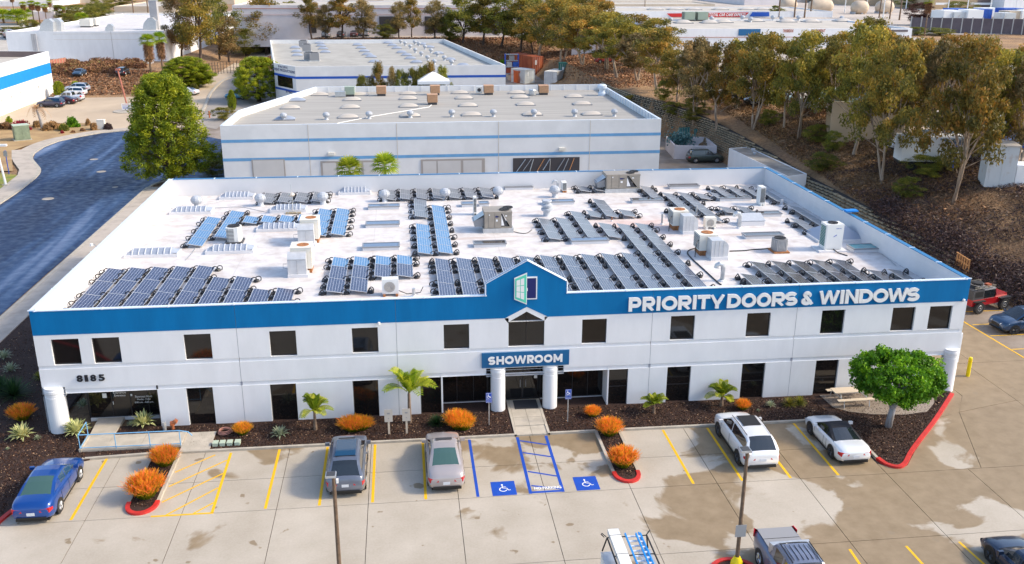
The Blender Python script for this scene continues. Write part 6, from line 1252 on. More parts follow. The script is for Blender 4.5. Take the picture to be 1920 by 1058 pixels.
# plateau buildings half seen through the trees
ps_ = atT(1665, 255); t = block('tan_shed', [(ps_[0]-7, ps_[1]+2), (ps_[0]+1.5, ps_[1]-1), (ps_[0]+6, ps_[1]+9), (ps_[0]-3, ps_[1]+12)], float(ps_[2])-1, float(ps_[2])+4.2, 'tan shed with a pale green roof behind the trees', 'wall_tan', 'cooler_green', .1)
for i, (px, py, w_, m, lab) in enumerate(((1745, 320, 7, 'wall_white2', 'white truck body seen between the trees on the plateau'), (1890, 292, 9, 'tarp_blue', 'blue and white trailer seen at the right edge behind the trees'), (1850, 240, 10, 'white_paint', 'white box trailer behind the yellowing tree'), (1710, 215, 9, 'white_paint', 'white box trailer in the gaps between the tall trees'), (1630, 200, 8, 'wall_beige', 'pale trailer behind the middle of the hillside trees'))):
    p_ = atT(px, py); t = empty('box_trailer', tuple(p_), lab, 'trailer', rz=random.uniform(-.4, .4)); MB().box(-w_/2, w_/2, 0, 2.6, 1.0, 3.8).build('box', m, t); MB().box(-w_/2, w_/2, .2, 2.4, .7, .999).build('chassis', 'car_black', t)
    for x in (-w_*.3, w_*.3): MB().lathe(0, 0, [(.5, -.1), (.5, .1)], 14).xf(Matrix.Translation((x, 0, .5)) @ Matrix.Rotation(PI/2, 4, 'X')).build('wheel', 'tyre', t)
p_ = atT(1865, 318); t = empty('canopy', tuple(p_), 'dark blue parking canopy behind the trees at the right edge', 'canopy'); MB().box(-5, 7, 0, 9, 2.8, 3.0).build('roof', 'flat_glass', t)
for x in (-4.8, 6.8):
    for y_ in (.2, 8.8): MB().tube([(x, y_, 0), (x, y_, 2.8)], .1, 5).build('post', 'band_royal', t)
p_ = atT(1135, 95); t = block('upper_shed', [(p_[0]-9, p_[1]), (p_[0]+9, p_[1]-6), (p_[0]+12, p_[1]+8), (p_[0]-5, p_[1]+14)], float(p_[2])-2, float(p_[2])+6, 'lilac-grey shed wall glimpsed through the upper trees', 'wall_lilac', 'roof_pale', .2)
# ================================================================ VEHICLES
# local frame: length along +y (front at +y), origin at centre on the ground
def interp(xs, ys, x): return float(np.interp(x, xs, ys))
CARK = {
 'sedan': dict(L=4.75, w=.92, wb=2.75, hood=[(-2.37, .72), (-2.30, .98), (-1.9, 1.06), (-1.35, 1.08), (.95, 1.0), (1.6, .93), (2.15, .80), (2.37, .62)], belt=(-1.55, 1.25), roof=1.47, rp=[(-1.62, 1.06), (-.95, 1.36), (-.6, 1.44), (-.1, 1.47), (.35, 1.44), (1.2, 1.0)], rw=.62, wr=.33, pill=[-.02, .06], zb=.22),
 'suv': dict(L=4.75, w=.97, wb=2.85, hood=[(-2.37, .80), (-2.33, 1.10), (-2.2, 1.14), (-1.5, 1.14), (1.1, 1.12), (1.75, 1.05), (2.2, .94), (2.37, .70)], belt=(-2.0, 1.3), roof=1.72, rp=[(-2.22, 1.14), (-1.95, 1.58), (-1.7, 1.68), (-.4, 1.74), (.35, 1.70), (1.25, 1.12)], rw=.66, wr=.37, pill=[-.15, -.07], zb=.25),
 'roadster': dict(L=4.38, w=.91, wb=2.5, hood=[(-2.19, .66), (-2.12, .86), (-1.7, .92), (-.9, .90), (.75, .84), (1.35, .82), (1.9, .70), (2.19, .50)], belt=(-1.2, 1.0), roof=1.28, rp=[(-1.25, .90), (-.75, 1.08), (-.4, 1.20), (-.1, 1.28), (.25, 1.25), (.95, .86)], rw=.56, wr=.34, pill=[-.3, -.25], zb=.16),
 'pickup': dict(L=5.4, w=.98, wb=3.3, hood=[(-2.7, .95), (-2.66, 1.12), (-2.3, 1.14), (-.9, 1.14), (1.3, 1.14), (1.9, 1.10), (2.5, 1.0), (2.7, .75)], belt=(-.9, 1.5), roof=1.82, rp=[(-.95, 1.14), (-.8, 1.70), (-.6, 1.78), (.2, 1.82), (.7, 1.78), (1.5, 1.14)], rw=.68, wr=.39, pill=[.1, .2], zb=.32),
}
CARM = {}
def car_meshes(kind, glass='car_glass', rearglass=None, top='car_paint', rim='rim'):
    key = (kind, glass, rearglass, top, rim)
    if key in CARM: return CARM[key]
    P = CARK[kind]; L = P['L']; hw = P['w']; hx = [a for a, _ in P['hood']]; hz = [b for _, b in P['hood']]; zb = P['zb']; parts = []
    yw = [-P['wb']/2+.0, P['wb']/2]; wr = P['wr']
    st = sorted(set([-L/2, -L/2+.03, -L/2+.12, -L/2+.3, L/2, L/2-.03, L/2-.12, L/2-.3]+list(np.linspace(-L/2+.5, L/2-.5, 13))))
    b = MB(); rows = []
    for y in st:
        e = min(y+L/2, L/2-y); k = 1-.16*max(0, 1-e/.5)**2.2; w = hw*k; zt = interp(hx, hz, y); lo = zb+.12*max(0, 1-e/.25)
        r_ = [(0, lo), (w*.8, lo), (w*.95, lo+.06), (w, lo+.22), (w*.995, (lo+zt)/2+.05), (w*.975, zt-.16), (w*.93, zt-.05), (w*.84, zt), (w*.5, zt+.035), (0, zt+.045)]
        full = [(x, z) for x, z in r_]+[(-x, z) for x, z in r_[-2:0:-1]]; rows.append([(x, y, z) for x, z in full])
    n_ = len(rows[0])
    for r_ in rows: b.v += r_
    for i in range(len(rows)-1):
        for j in range(n_): q = (j+1) % n_; b.f.append((i*n_+j, i*n_+q, (i+1)*n_+q, (i+1)*n_+j))
    b.f.append(tuple(range(n_))[::-1]); b.f.append(tuple((len(rows)-1)*n_+j for j in range(n_)))
    parts.append(('body', b.mesh('body', 'car_paint', True)))
    # greenhouse
    rp = P['rp']; ys_ = sorted(set([a for a, _ in rp]+P['pill'])); rz = [interp([a for a, _ in rp], [c for _, c in rp], y) for y in ys_]
    bw, rw = hw*.86, P['rw']; zb0 = rp[0][1]; zf0 = rp[-1][1]; reg = {}
    def add(k_, q, s=0): reg.setdefault((k_, s if k_ == 'side_window' else 0), MB()).quad(*q)
    def P_(i, u):
        y, z = ys_[i], rz[i]; zl = interp([ys_[0], ys_[-1]], [zb0, zf0], y)-.02; t = (z-zl)/max(.01, P['roof']-zl); t = max(0, min(1, t)); rwi = bw+(rw-bw)*t
        pts = [(bw, zl), (bw+(rwi+.025-bw)*.86+.01, zl+(z-zl)*.84), (rwi, z-.02), (rwi*.86, z+.012), (rwi*.4, z+.035), (0, z+.04)]
        x, zz_ = pts[abs(u)]; return (x if u >= 0 else -x, y, zz_)
    ifr = ys_.index(rp[-2][0]); irr = ys_.index(rp[2][0]); npl = (ys_.index(P['pill'][0]), ys_.index(P['pill'][1]))
    for i in range(len(ys_)-1):
        for s in (1, -1):
            def Q(a, c): q = [P_(i, s*a) if a else P_(i, 0), P_(i+1, s*a) if a else P_(i+1, 0), P_(i+1, s*c), P_(i, s*c)]; return q if s < 0 else q[::-1]
            side = 'side_window'
            if i == npl[0]: side = 'roof'
            if i+1 <= irr and kind in ('sedan', 'roadster', 'pickup'): side = 'roof'
            if i+1 <= irr-1 and kind == 'suv': side = 'roof'
            def Qd(a, c):
                A = [P_(i, 0), P_(i+1, 0)]
                def G(i_, u_):
                    p_ = P_(i_, u_); return (p_[0]*s, p_[1], p_[2])
                q = [G(i, a), G(i+1, a), G(i+1, c), G(i, c)]; return q
            add(side, Qd(0, 1), s); add('roof', Qd(1, 2)); add('roof', Qd(2, 3))
            k_ = 'windshield' if i >= ifr else 'rear_window' if i+1 <= irr else 'roof'
            add(k_, Qd(3, 4)); add(k_, Qd(4, 5))
    for k_, s_, m_ in (('roof', 0, top), ('side_window', 1, glass), ('side_window', -1, glass), ('windshield', 0, glass), ('rear_window', 0, rearglass or glass)):
        if (k_, s_) in reg: parts.append((k_, reg[(k_, s_)].mesh(k_, m_, k_ == 'roof')))
    # wheel arches, trim
    arch = MB()
    for y in yw:
        for s in (1, -1):
            q = MB().lathe(0, 0, [(wr+.06, 0), (wr+.06, .02)], 22); q.xf(Matrix.Translation((s*(hw-.012), y, wr)) @ Matrix.Rotation(PI/2*s, 4, 'Y')); o_ = len(arch.v); arch.v += q.v; arch.f += [tuple(o_+i for i in f) for f in q.f]
    arch.box(-hw*.8, hw*.8, -L/2+.1, L/2-.1, zb-.06, zb+.02)
    arch.box(hw-.01, hw+.012, -P['wb']/2+wr+.1, P['wb']/2-wr-.1, zb+.01, zb+.09).box(-hw-.012, -hw+.01, -P['wb']/2+wr+.1, P['wb']/2-wr-.1, zb+.01, zb+.09)
    arch.box(-hw*.72, hw*.72, -L/2-.012, -L/2+.05, zb+.1, zb+.19)
    parts.append(('lower_trim', arch.mesh('lower_trim', 'car_black')))
    ty = MB().lathe(0, 0, [(wr*.62, -.10), (wr*.95, -.11), (wr, -.07), (wr, .07), (wr*.95, .11), (wr*.62, .10)], 22, cap=True); ty.xf(Matrix.Rotation(PI/2, 4, 'Y')); tm = ty.mesh('tyre', 'tyre')
    rm_ = MB(); rm_.lathe(0, 0, [(wr*.64, .085), (wr*.60, .125), (wr*.55, .10), (wr*.5, .07)], 18, cap=True)
    for i in range(5):
        a = 2*PI*i/5; rm_.tube([(wr*.08*math.cos(a), wr*.08*math.sin(a), .115), (wr*.58*math.cos(a+.12), wr*.58*math.sin(a+.12), .105)], .032, 4).tube([(wr*.08*math.cos(a), wr*.08*math.sin(a), .115), (wr*.58*math.cos(a-.12), wr*.58*math.sin(a-.12), .105)], .032, 4)
    rmm = rm_.mesh('rim', rim)
    zt = interp(hx, hz, -L/2+.02); lw = hw*.84
    tail = []
    for s in (1, -1):
        q = MB(); y0 = -L/2-.008; zc = zt-.15 if kind != 'suv' else zt-.22; hh = .20 if kind != 'pickup' else .34
        x0, x1 = (lw*.50, lw*1.04) if kind != 'pickup' else (lw*.9, lw*1.08)
        q.v = [(s*x0, y0, zc+.02), (s*x1, y0+.03, zc-hh*.15), (s*(x1+.10), y0+.26, zc+hh*.2), (s*(x1+.10), y0+.26, zc+hh*.75), (s*x1, y0+.045, zc+hh), (s*x0, y0+.01, zc+hh*.7)]
        q.v += [(v[0]-s*.03, v[1]+.05, v[2]) for v in q.v[:6]]; q.f = [(0, 1, 4, 5), (1, 2, 3, 4)]+[(i, (i+1) % 6, 6+(i+1) % 6, 6+i) for i in range(6)]; tail.append(q.mesh('tail_light', 'tail_red'))
    head = []
    for s in (1, -1):
        q = MB(); y0 = L/2; zc = interp(hx, hz, L/2-.1)-.12
        q.v = [(s*lw*.55, y0+.012, zc), (s*lw*.98, y0-.06, zc), (s*(hw*.97), y0-.42, zc+.12), (s*(hw*.95), y0-.45, zc+.20), (s*lw*.93, y0-.16, zc+.14), (s*lw*.55, y0-.03, zc+.10)]
        q.f = [(0, 1, 4, 5), (1, 2, 3, 4)]; head.append(q.mesh('headlight', 'head_clear'))
    pl = MB().box(-.17, .17, -L/2-.022, -L/2-.006, zt-.28 if kind != 'pickup' else .5, zt-.14 if kind != 'pickup' else .64).mesh('number_plate', 'plate')
    gr = MB().box(-hw*.45, hw*.45, L/2-.01, L/2+.012, zb+.22, interp(hx, hz, L/2-.1)-.1).mesh('grille', 'car_black')
    mi = [MB().box(s*hw-.02 if s > 0 else -hw-.2, s*hw+.2 if s > 0 else -hw+.02, rp[-1][0]-.45, rp[-1][0]-.33, rp[-1][1]+.02, rp[-1][1]+.17).mesh('wing_mirror', 'car_paint') for s in (1, -1)]
    hd = MB(); zh = (zb+interp(hx, hz, 0))/2+.22
    for s in (1, -1):
        for y in (-.75, .25): hd.box(s*hw*.985-.012, s*hw*.985+.02, y-.1, y+.1, zh, zh+.03)
    hdm = hd.mesh('door_handles', 'car_paint')
    sm = MB()
    for s in (1, -1):
        for y in (P['pill'][0]-.02, P['belt'][1]-.25, P['belt'][0]+.55): sm.box(s*hw-.004, s*hw+.004, y-.008, y+.008, zb+.15, rp[0][1]-.12)
    parts += [('door_seams', sm.mesh('door_seams', 'car_black')), ('door_handle', hdm), ('number_plate', pl), ('grille', gr)]+[('tail_light', m_) for m_ in tail]+[('headlight', m_) for m_ in head]+[('wing_mirror', m_) for m_ in mi]
    CARM[key] = (parts, tm, rmm, [(s*(hw-.10), y, wr, s) for y in yw for s in (1, -1)]); return CARM[key]
def car(kind, pos, rz, col, lab, cat='car', group=None, sc=1.1, glass='car_glass', rearglass=None, top='car_paint', rim='rim', simple=False, extra=None):
    parts, tm, rmm, wh = car_meshes(kind, glass, rearglass, top, rim); t = empty('parked_car' if kind != 'pickup' else 'pickup_truck', tuple(pos), lab, cat, group, rz=rz, sc=sc)
    for nme, me in parts:
        o = link(nme, me, t); o.color = (*col, 1)
    for x, y, z, s in wh:
        w_ = link('wheel', tm, t, (x, y, z)); r_ = link('rim', rmm, w_); r_.rotation_euler = (0, PI/2*s, 0)
    return t
def heading(a, b): d = np.array(b)-np.array(a); return math.atan2(-d[0], d[1])   # rotation so +y points a->b
CY = -6.3
S_ = (1.1, 1.17, 1.12)
blue = (0.0, 0.035, 0.30)
t = car('sedan', (2.55, -7.3, 0), -.0, (0.0, 0.05, 0.26), 'bright blue sedan parked beside the bark bed, nearest the red kerb', sc=(1.1, 1.15, 1.1), rearglass='car_glass_green', glass='car_glass_blue'); t.rotation_euler = (0, 0, 0)
t = car('suv', (17.95, -6.55, 0), 0, (0.12, 0.14, 0.19), 'grey SUV with glass roof parked nose-in below the orange bush', sc=(1.07, 1.12, 1.08), glass='car_glass')
b_ = MB(); b_.quad((-.5, -1.35, 1.775), (.5, -1.35, 1.775), (.5, .2, 1.795), (-.5, .2, 1.795)); b_.quad((-.5, -1.35, 1.775), (-.5, .2, 1.795), (-.5, .2, 1.70), (-.5, -1.35, 1.68)); b_.quad((.5, -1.35, 1.775), (.5, .2, 1.795), (.5, .2, 1.70), (.5, -1.35, 1.68)); b_.build('glass_roof', 'car_glass_blue', t); MB().quad((-.42, .26, 1.80), (.42, .26, 1.80), (.42, .42, 1.785), (-.42, .42, 1.785)).build('sunroof', 'car_black', t)
t = car('sedan', (23.25, -6.55, 0), 0, (0.40, 0.36, 0.36), 'silver-beige sedan parked next to the blue accessible line', sc=(1.08, 1.16, 1.1), rearglass='car_glass_green'); MB().quad((-.42, .12, 1.515), (.42, .12, 1.515), (.42, .38, 1.49), (-.42, .38, 1.49)).build('sunroof', 'ac_dark', t)
t = car('suv', (40.75, -6.2, 0), 0, (0.80, 0.81, 0.83), 'white SUV with black sunroof between two yellow lines', sc=(1.1, 1.17, 1.08), rim='rim_dark'); MB().quad((-.48, -.75, 1.783), (.48, -.75, 1.783), (.48, .3, 1.787), (-.48, .3, 1.787)).build('sunroof', 'car_black', t)
for s in (1, -1): MB().tube([(s*.62, -1.6, 1.73), (s*.65, -.3, 1.79), (s*.62, .5, 1.72)], .02, 4).build('roof_rail', 'car_black', t)
t = car('roadster', (46.25, -6.35, 0), 0, (0.80, 0.82, 0.84), 'white two-seat roadster with black soft top by the corner bed', sc=(1.1, 1.14, 1.08), top='soft_top', rim='rim_dark')
o_ = MB().prismY([(-.4, 0), (.4, 0), (.4, .01), (-.4, .01)], -.5, 0).build('rear_lid_seam', 'ac_grey', t, loc=(0, -1.5, .945)) if False else None
t = car('suv', (68.9, 9.75, 0), PI/2+.05, (0.012, 0.045, 0.11), 'dark blue small SUV facing the building on the right side yard', sc=(1.05, 1.0, 1.0), rim='rim_dark'); 
t = car('suv', (64.5, 75.6, 0), -PI/2-.05, (0.035, 0.05, 0.04), 'dark green-grey off-roader with roof rack by the crib wall', sc=(1.0, 1.08, 1.08)); 
for s in (1, -1): MB().tube([(s*.6, -1.7, 1.82), (s*.6, .2, 1.86)], .03, 4).build('roof_rail', 'metal_grey', t)
for y in (-1.6, -1.0, -.4, .1): MB().tube([(-.6, y, 1.83), (.6, y, 1.83)], .02, 4).build('rack_bar', 'metal_grey', t)
# red off-roader
def jeep():
    t = empty('off_roader', (68.45, 14.5, 0), 'red off-roader with grey soft top and big tyres beyond the building corner', 'car', rz=-PI/2+.28, sc=1.04); R_ = lambda m, n, b, sm=False: tint(b.build(n, m, t, sm), (0.42, 0.008, 0.015))
    R_('car_paint', 'body', MB().prism([(-.78, -1.9), (.78, -1.9), (.80, .5), (.62, 1.95), (-.62, 1.95), (-.80, .5)], .62, 1.12)); R_('car_paint', 'hood', MB().prism([(-.72, .55), (.72, .55), (.58, 1.93), (-.58, 1.93)], 1.121, 1.26))
    MB().box(-.74, .74, -1.9, -.75, 1.12, 1.88).build('soft_top', 'ac_dark', t); MB().box(-.73, .73, -.75, .45, 1.80, 1.90).build('roof', 'ac_grey', t); MB().box(-.745, .745, -1.7, -.85, 1.3, 1.75).build('side_window', 'car_black', t)
    MB().box(-.73, -.69, -.74, .42, 1.13, 1.8).box(.69, .73, -.74, .42, 1.13, 1.8).build('side_window', 'car_glass', t); MB().quad((-.7, .62, 1.25), (.7, .62, 1.25), (.68, .45, 1.84), (-.68, .45, 1.84)).build('windshield', 'car_glass_green', t)
    R_('car_paint', 'windscreen_frame', MB().tube([(-.72, .64, 1.24), (-.70, .46, 1.86), (.70, .46, 1.86), (.72, .64, 1.24)], .04, 4)); MB().box(-.85, .85, 1.96, 2.12, .6, .8).build('bumper', 'car_black', t); MB().box(-.5, .5, 1.93, 1.96, .8, 1.2).build('grille', 'car_black', t)
    for s in (1, -1):
        MB().prism([(s*.62, .85), (s*1.02, .85), (s*1.02, 2.0), (s*.62, 2.0)][::s], .98, 1.06).build('fender', 'car_black', t); MB().prism([(s*.78, -1.85), (s*1.02, -1.85), (s*1.02, -.75), (s*.78, -.75)][::s], .98, 1.06).build('fender', 'car_black', t)
        MB().lathe(0, 0, [(.1, 0), (.1, .04)], 12).xf(Matrix.Translation((s*.42, 1.94, 1.02)) @ Matrix.Rotation(-PI/2, 4, 'X')).build('headlight', 'head_clear', t)
        for y in (1.4, -1.25):
            ty = MB().lathe(0, 0, [(.26, -.14), (.46, -.15), (.48, 0), (.46, .15), (.26, .14)], 22); ty.xf(Matrix.Translation((s*.86, y, .48)) @ Matrix.Rotation(PI/2, 4, 'Y')); w_ = ty.build('wheel', 'tyre', t); rm_ = MB().lathe(0, 0, [(.25, .12), (.22, .15), (.08, .10), (.06, .17)], 14); rm_.xf(Matrix.Translation((s*.86, y, .48)) @ Matrix.Rotation(PI/2*s, 4, 'Y')); rm_.build('rim', 'galv', w_)
    r_ = MB()
    for y in (-1.7, -1.2, -.7, -.2, .3): r_.tube([(-.7, y, 2.02), (.7, y, 2.02)], .025, 4)
    for x in (-.7, .7): r_.tube([(x, -1.8, 2.02), (x, .4, 2.02)], .03, 4).tube([(x, -1.8, 2.15), (x, .4, 2.15)], .02, 4).tube([(x, -1.5, 1.88), (x, -1.5, 2.15)], .02, 4)
    r_.build('roof_rack', 'car_black', t); tag(MB().lathe(0, 0, [(.0, 0), (.45, .02), (.45, .2), (.3, .22)], 16).build('spare_wheel', 'tyre', loc=(67.6, 14.2, 2.2)), 'spare tyre lying on the roof rack of the red off-roader', 'tyre')
    MB().box(.2, .6, -.3, .1, 2.04, 2.2).build('red_can', 'container_red', t)
def tint(o, c): o.color = (*c, 1); return o
jeep()
# pickup at the bottom (tailgate towards the building)
pa = at(1430, 1000, 0); t = car('pickup', (38.5, -19.05, 0), PI, (0.15, 0.17, 0.24), 'grey-blue crew-cab pickup with a bed cover at the bottom edge', 'pickup truck', sc=(1.1, 1.12, 1.08))
MB().box(-.78, .78, -2.6, -1.0, 1.185, 1.21).build('bed_cover', 'ac_grey', t); MB().box(-.8, .8, -1.85, -1.83, 1.211, 1.22).build('cover_hinge', 'car_black', t); MB().prism([(-.86, -1.1), (.86, -1.1), (.80, -.85), (-.80, -.85)], 1.15, 1.60).build('sport_bar', 'galv', t)
for x in (-.5, -.3, -.1, .1, .3, .5): MB().box(x-.01, x+.01, -.45, .55, 1.85, 1.868).build('roof_groove', 'car_black', t)
for s in (1, -1): MB().tube([(s*.62, -.6, 1.86), (s*.62, .7, 1.86)], .025, 4).build('roof_rail', 'car_black', t)
# dark coupe at the lower right corner (nose to the building)
t = car('roadster', (49.45, -19.5, 0), -.0, (0.006, 0.018, 0.05), 'black-blue sports coupe at the bottom right corner', sc=(1.15, 1.15, 1.12), rim='rim_dark')
# utility truck with ladders
def utility():
    t = empty('utility_truck', (30.6, -19.0, 0), 'white utility truck with ladder rack at the bottom edge', 'truck', rz=PI, sc=1.08)
    MB().box(-1.0, 1.0, 1.0, 3.4, .5, 1.15).build('cab_body', 'white_paint', t); MB().box(-.85, .85, 1.1, 2.6, 1.15, 1.9).build('cab', 'white_paint', t); MB().box(-.9, .9, 2.0, 2.5, 1.2, 1.8).build('windshield', 'car_glass', t)
    MB().box(-1.05, -.55, -2.6, .95, .55, 1.25).box(.55, 1.05, -2.6, .95, .55, 1.25).build('side_box', 'ac_white', t); MB().box(-1.07, -.53, -2.62, .97, 1.251, 1.28).box(.53, 1.07, -2.62, .97, 1.251, 1.28).build('box_lid', 'galv', t)
    MB().box(-.55, .55, -2.6, .95, .5, .6).box(-.55, .55, .85, .95, .6, 1.25).build('bed', 'ac_dark', t); r_ = MB()
    for x in (-.98, .98): r_.tube([(x, -2.7, 1.28), (x*.86, -2.5, 2.05), (x*.86, 2.6, 2.05)], .035, 5).tube([(x*.86, .2, 2.05), (x, .3, 1.28)], .03, 4).tube([(x*.92, -2.75, 1.9), (x*1.05, -2.85, 2.0), (x*1.05, -2.7, 2.15), (x*.88, -2.55, 2.05)], .025, 4)
    for y in (-2.5, -1.2, .2, 1.6): r_.tube([(-.85, y, 2.05), (.85, y, 2.05)], .03, 4)
    r_.build('ladder_rack', 'car_black', t); MB().box(.32, .78, -2.75, 2.6, 2.09, 2.3).build('pipe_box', 'ac_white', t); MB().box(.31, .79, -1.0, -.98, 2.08, 2.31).build('strap', 'car_black', t); MB().box(.31, .79, -2.3, -2.28, 2.08, 2.31).build('strap', 'car_black', t)
    for x in (-.9, .9):
        for y in (-1.4, 2.6): ty = MB().lathe(0, 0, [(.2, -.12), (.38, -.12), (.39, .12), (.2, .12)], 18); ty.xf(Matrix.Translation((x, y, .39)) @ Matrix.Rotation(PI/2, 4, 'Y')); w_ = ty.build('wheel', 'tyre', t)
    for s in (1, -1): MB().box(s*.95-.06, s*.95+.06, -2.66, -2.62, .75, 1.1).build('tail_light', 'tail_red', t)
    return t
ut = utility(); ut.location = (31.0, -20.1, 0)
def ladder(name, x0, y0, z, n, lab, w=.42, L=4.6, rz=0):
    t = empty(name, (x0, y0, z), lab, 'ladder', rz=rz)
    for x in (-w/2, w/2): MB().box(x-.03, x+.03, 0, L, 0, .09).build('rail', 'ladder_blue', t)
    for i in range(n): y = .25+i*(L-.5)/(n-1); MB().box(-w/2+.03, w/2-.03, y-.05, y+.05, .03, .07).build('rung', 'ladder_white', t)
    for x in (-w/2, w/2): MB().box(x-.05, x+.05, -.05, .1, -.02, .13).build('foot', 'car_black', t)
    return t
ladder('step_ladder', 31.2, -22.35, 2.36, 13, 'blue fibreglass step ladder with white treads on the truck rack', .62, 4.9)
ladder('ladder', 31.42, -22.1, 2.5, 11, 'second blue ladder lying on top along the rack edge', .2, 4.4)
for i, (x, y, m, lab) in enumerate(((30.95, -18.9, 'wood_new', 'orange wooden board in the truck bed'), (30.85, -19.9, 'container_red', 'red-brown bundle in the truck bed'))): tag(MB().box(-.15, .15, -.5, .5, 0, .35).box(-.12, .12, -.45, .45, .35, .4).build('stored_board' if i == 0 else 'bundle', m, loc=(x, y, .7)), lab, 'board' if i == 0 else 'bundle')
# cars across the street and farther away
def fcar(kind, px, py, rz, col, lab, grp=None, sc=1.05, z=None):
    p_ = atT(px, py) if z is None else at(px, py, z); return car(kind, (float(p_[0]), float(p_[1]), float(p_[2])+.05), rz, col, lab, 'car', grp, sc)
rzl = heading((0, 0), (-1, .08))
fcar('suv', 97, 201, PI/2-.1, (0.015, 0.02, 0.06), 'dark navy SUV nearest the street in the car park across the road'); fcar('sedan', 120, 195, PI/2-.1, (0.05, 0.012, 0.02), 'dark maroon car half hidden behind the navy SUV')
fcar('pickup', 131, 190, PI/2-.1, (0.62, 0.64, 0.68), 'silver pickup between the dark cars and the white vans'); fcar('suv', 140, 180, PI/2-.1, (0.75, 0.76, 0.78), 'white van in the row across the road'); fcar('suv', 146, 172, PI/2-.1, (0.42, 0.46, 0.54), 'pale grey van farthest back in the row across the road')
fcar('sedan', 150, 142, PI, (0.03, 0.07, 0.13), 'blue-grey sedan parked against the scrub bank, facing the camera'); fcar('suv', 231, 141, 0, (0.03, 0.025, 0.03), 'dark car parked against the scrub bank by the red pole')
fcar('sedan', 257, 207, .9, (0.7, 0.72, 0.76), 'white car half hidden behind the big pine'); fcar('sedan', 352, 178, 1.2, (0.75, 0.76, 0.78), 'white car behind the leafy tree by the far lane'); fcar('suv', 446, 186, 1.3, (0.05, 0.22, 0.34), 'teal-blue car parked under the bright green tree')
for i, (px, py, c, kd) in enumerate(((447, 73, (.5, .5, .52), 'sedan'), (466, 73, (.012, .014, .02), 'suv'), (485, 73, (.30, .34, .40), 'sedan'), (503, 72, (.40, .42, .46), 'sedan'), (538, 71, (.10, .11, .14), 'sedan'), (612, 70, (.30, .33, .38), 'suv'), (640, 70, (.05, .05, .06), 'sedan'), (665, 69, (.12, .05, .05), 'sedan'), (685, 68, (.35, .36, .4), 'suv'), (760, 64, (.01, .10, .14), 'suv'), (782, 63, (.6, .6, .62), 'sedan'), (800, 62, (.35, .38, .45), 'suv'), (860, 62, (.4, .4, .42), 'sedan'), (945, 60, (.45, .46, .5), 'suv'), (965, 59, (.03, .03, .04), 'sedan'))):
    fcar(kd, px, py, random.choice([0, PI])+random.uniform(-.06, .06), c, f"{['silver','black','grey-blue','pale grey','dark grey','silver-grey','black','maroon','silver','dark teal','white','grey-blue','silver','pale grey','black'][i]} car, {ORD[i]} from the left in the row below the long pale building", 'cars parked behind the tree row', 1.25)
for i, (px, py, c, kd, n_) in enumerate(((1335, 176, (.02, .10, .35), 'sedan', 'blue'), (1352, 180, (.6, .62, .66), 'suv', 'silver'), (1370, 183, (.03, .03, .04), 'sedan', 'black'), (1390, 187, (.04, .035, .05), 'suv', 'dark'), (1425, 196, (.03, .03, .03), 'sedan', 'black'), (1440, 188, (.6, .6, .6), 'sedan', 'white'), (1470, 192, (.30, .45, .45), 'sedan', 'pale teal'), (1480, 160, (.55, .57, .62), 'suv', 'silver'), (1535, 205, (.65, .66, .7), 'sedan', 'white'), (1560, 190, (.4, .42, .46), 'suv', 'grey'), (1600, 215, (.10, .14, .3), 'sedan', 'navy'), (1135, 118, (.35, .05, .05), 'sedan', 'red'), (1700, 280, (.65, .66, .7), 'suv', 'white'), (1770, 300, (.1, .18, .5), 'sedan', 'blue'))):
    fcar(kd, px, py, random.choice([PI/2, -PI/2])+random.uniform(-.2, .2), c, f'{n_} car, {ORD[i]} of those half hidden by the hillside trees', 'cars parked above the hillside', 1.1)
for i, (px, py, c) in enumerate(((20, 72, (.25, .02, .05)), (35, 74, (.02, .03, .08)))): fcar('suv', px, py, .6, c, ('red', 'dark blue')[i]+' car parked beyond the blue-banded building', None, 1.6)
p_ = at(-8, 612, 0); car('suv', (-12.75, 16.2, 0), 0.08, (0.02, 0.02, 0.025), 'dark car on the street cut off by the left edge', 'car', sc=(1.05, 1.05, 1.02))
# ================================================================ STREET FURNITURE
def pole_lamp(x, y, hgt, lab, top_px, sign=False, base=True):
    t = empty('light_pole', (x, y, 0), lab, 'light pole')
    MB().tube([(0, 0, 0), (0, 0, hgt)], .105, 8, r1=.08).build('mast', 'wood_pole', t); MB().box(-.34, .12, -.22, .22, hgt+.02, hgt+.12).box(-.06, .06, -.06, .06, hgt-.1, hgt+.02).build('lamp_head', 'galv', t)
    MB().box(-.30, .08, -.18, .18, hgt+.121, hgt+.14).build('heat_sink', 'ac_dark', t); MB().box(.1, .2, -.05, .05, hgt-.35, hgt-.15).build('sensor', 'white_paint', t)
    if sign: MB().box(-.25, .25, -.13, -.11, hgt*.33, hgt*.33+.62).build('sign_plate', 'metal_grey', t); MB().tube([(0, 0, 0), (0, 0, .75)], .33, 12, r1=.27).tube([(0, 0, .75), (0, 0, 1.0)], .26, 12, r1=.14).build('painted_base', 'yellow_bright', t)
    return t
l1 = at(637, 1075, 0); q_ = aty(624, 893, l1[1]); pole_lamp(float(l1[0]), float(l1[1]), float(q_[2]), 'brown light pole in front of the grey SUV', None)
l2 = at(1379, 1078, 0); q_ = aty(1403, 846, l2[1]); pole_lamp(float(l2[0]), float(l2[1]), float(q_[2]), 'brown light pole with yellow base by the grey-blue pickup', None, True)
ring = [(l2[0]+1.0*math.cos(a), l2[1]+1.0*math.sin(a)) for a in np.linspace(0, 2*PI, 25)]; kerbset(ring, 'red_paint', .2, -1); bed('mulch_bed', ring[:-1], z1=.07)
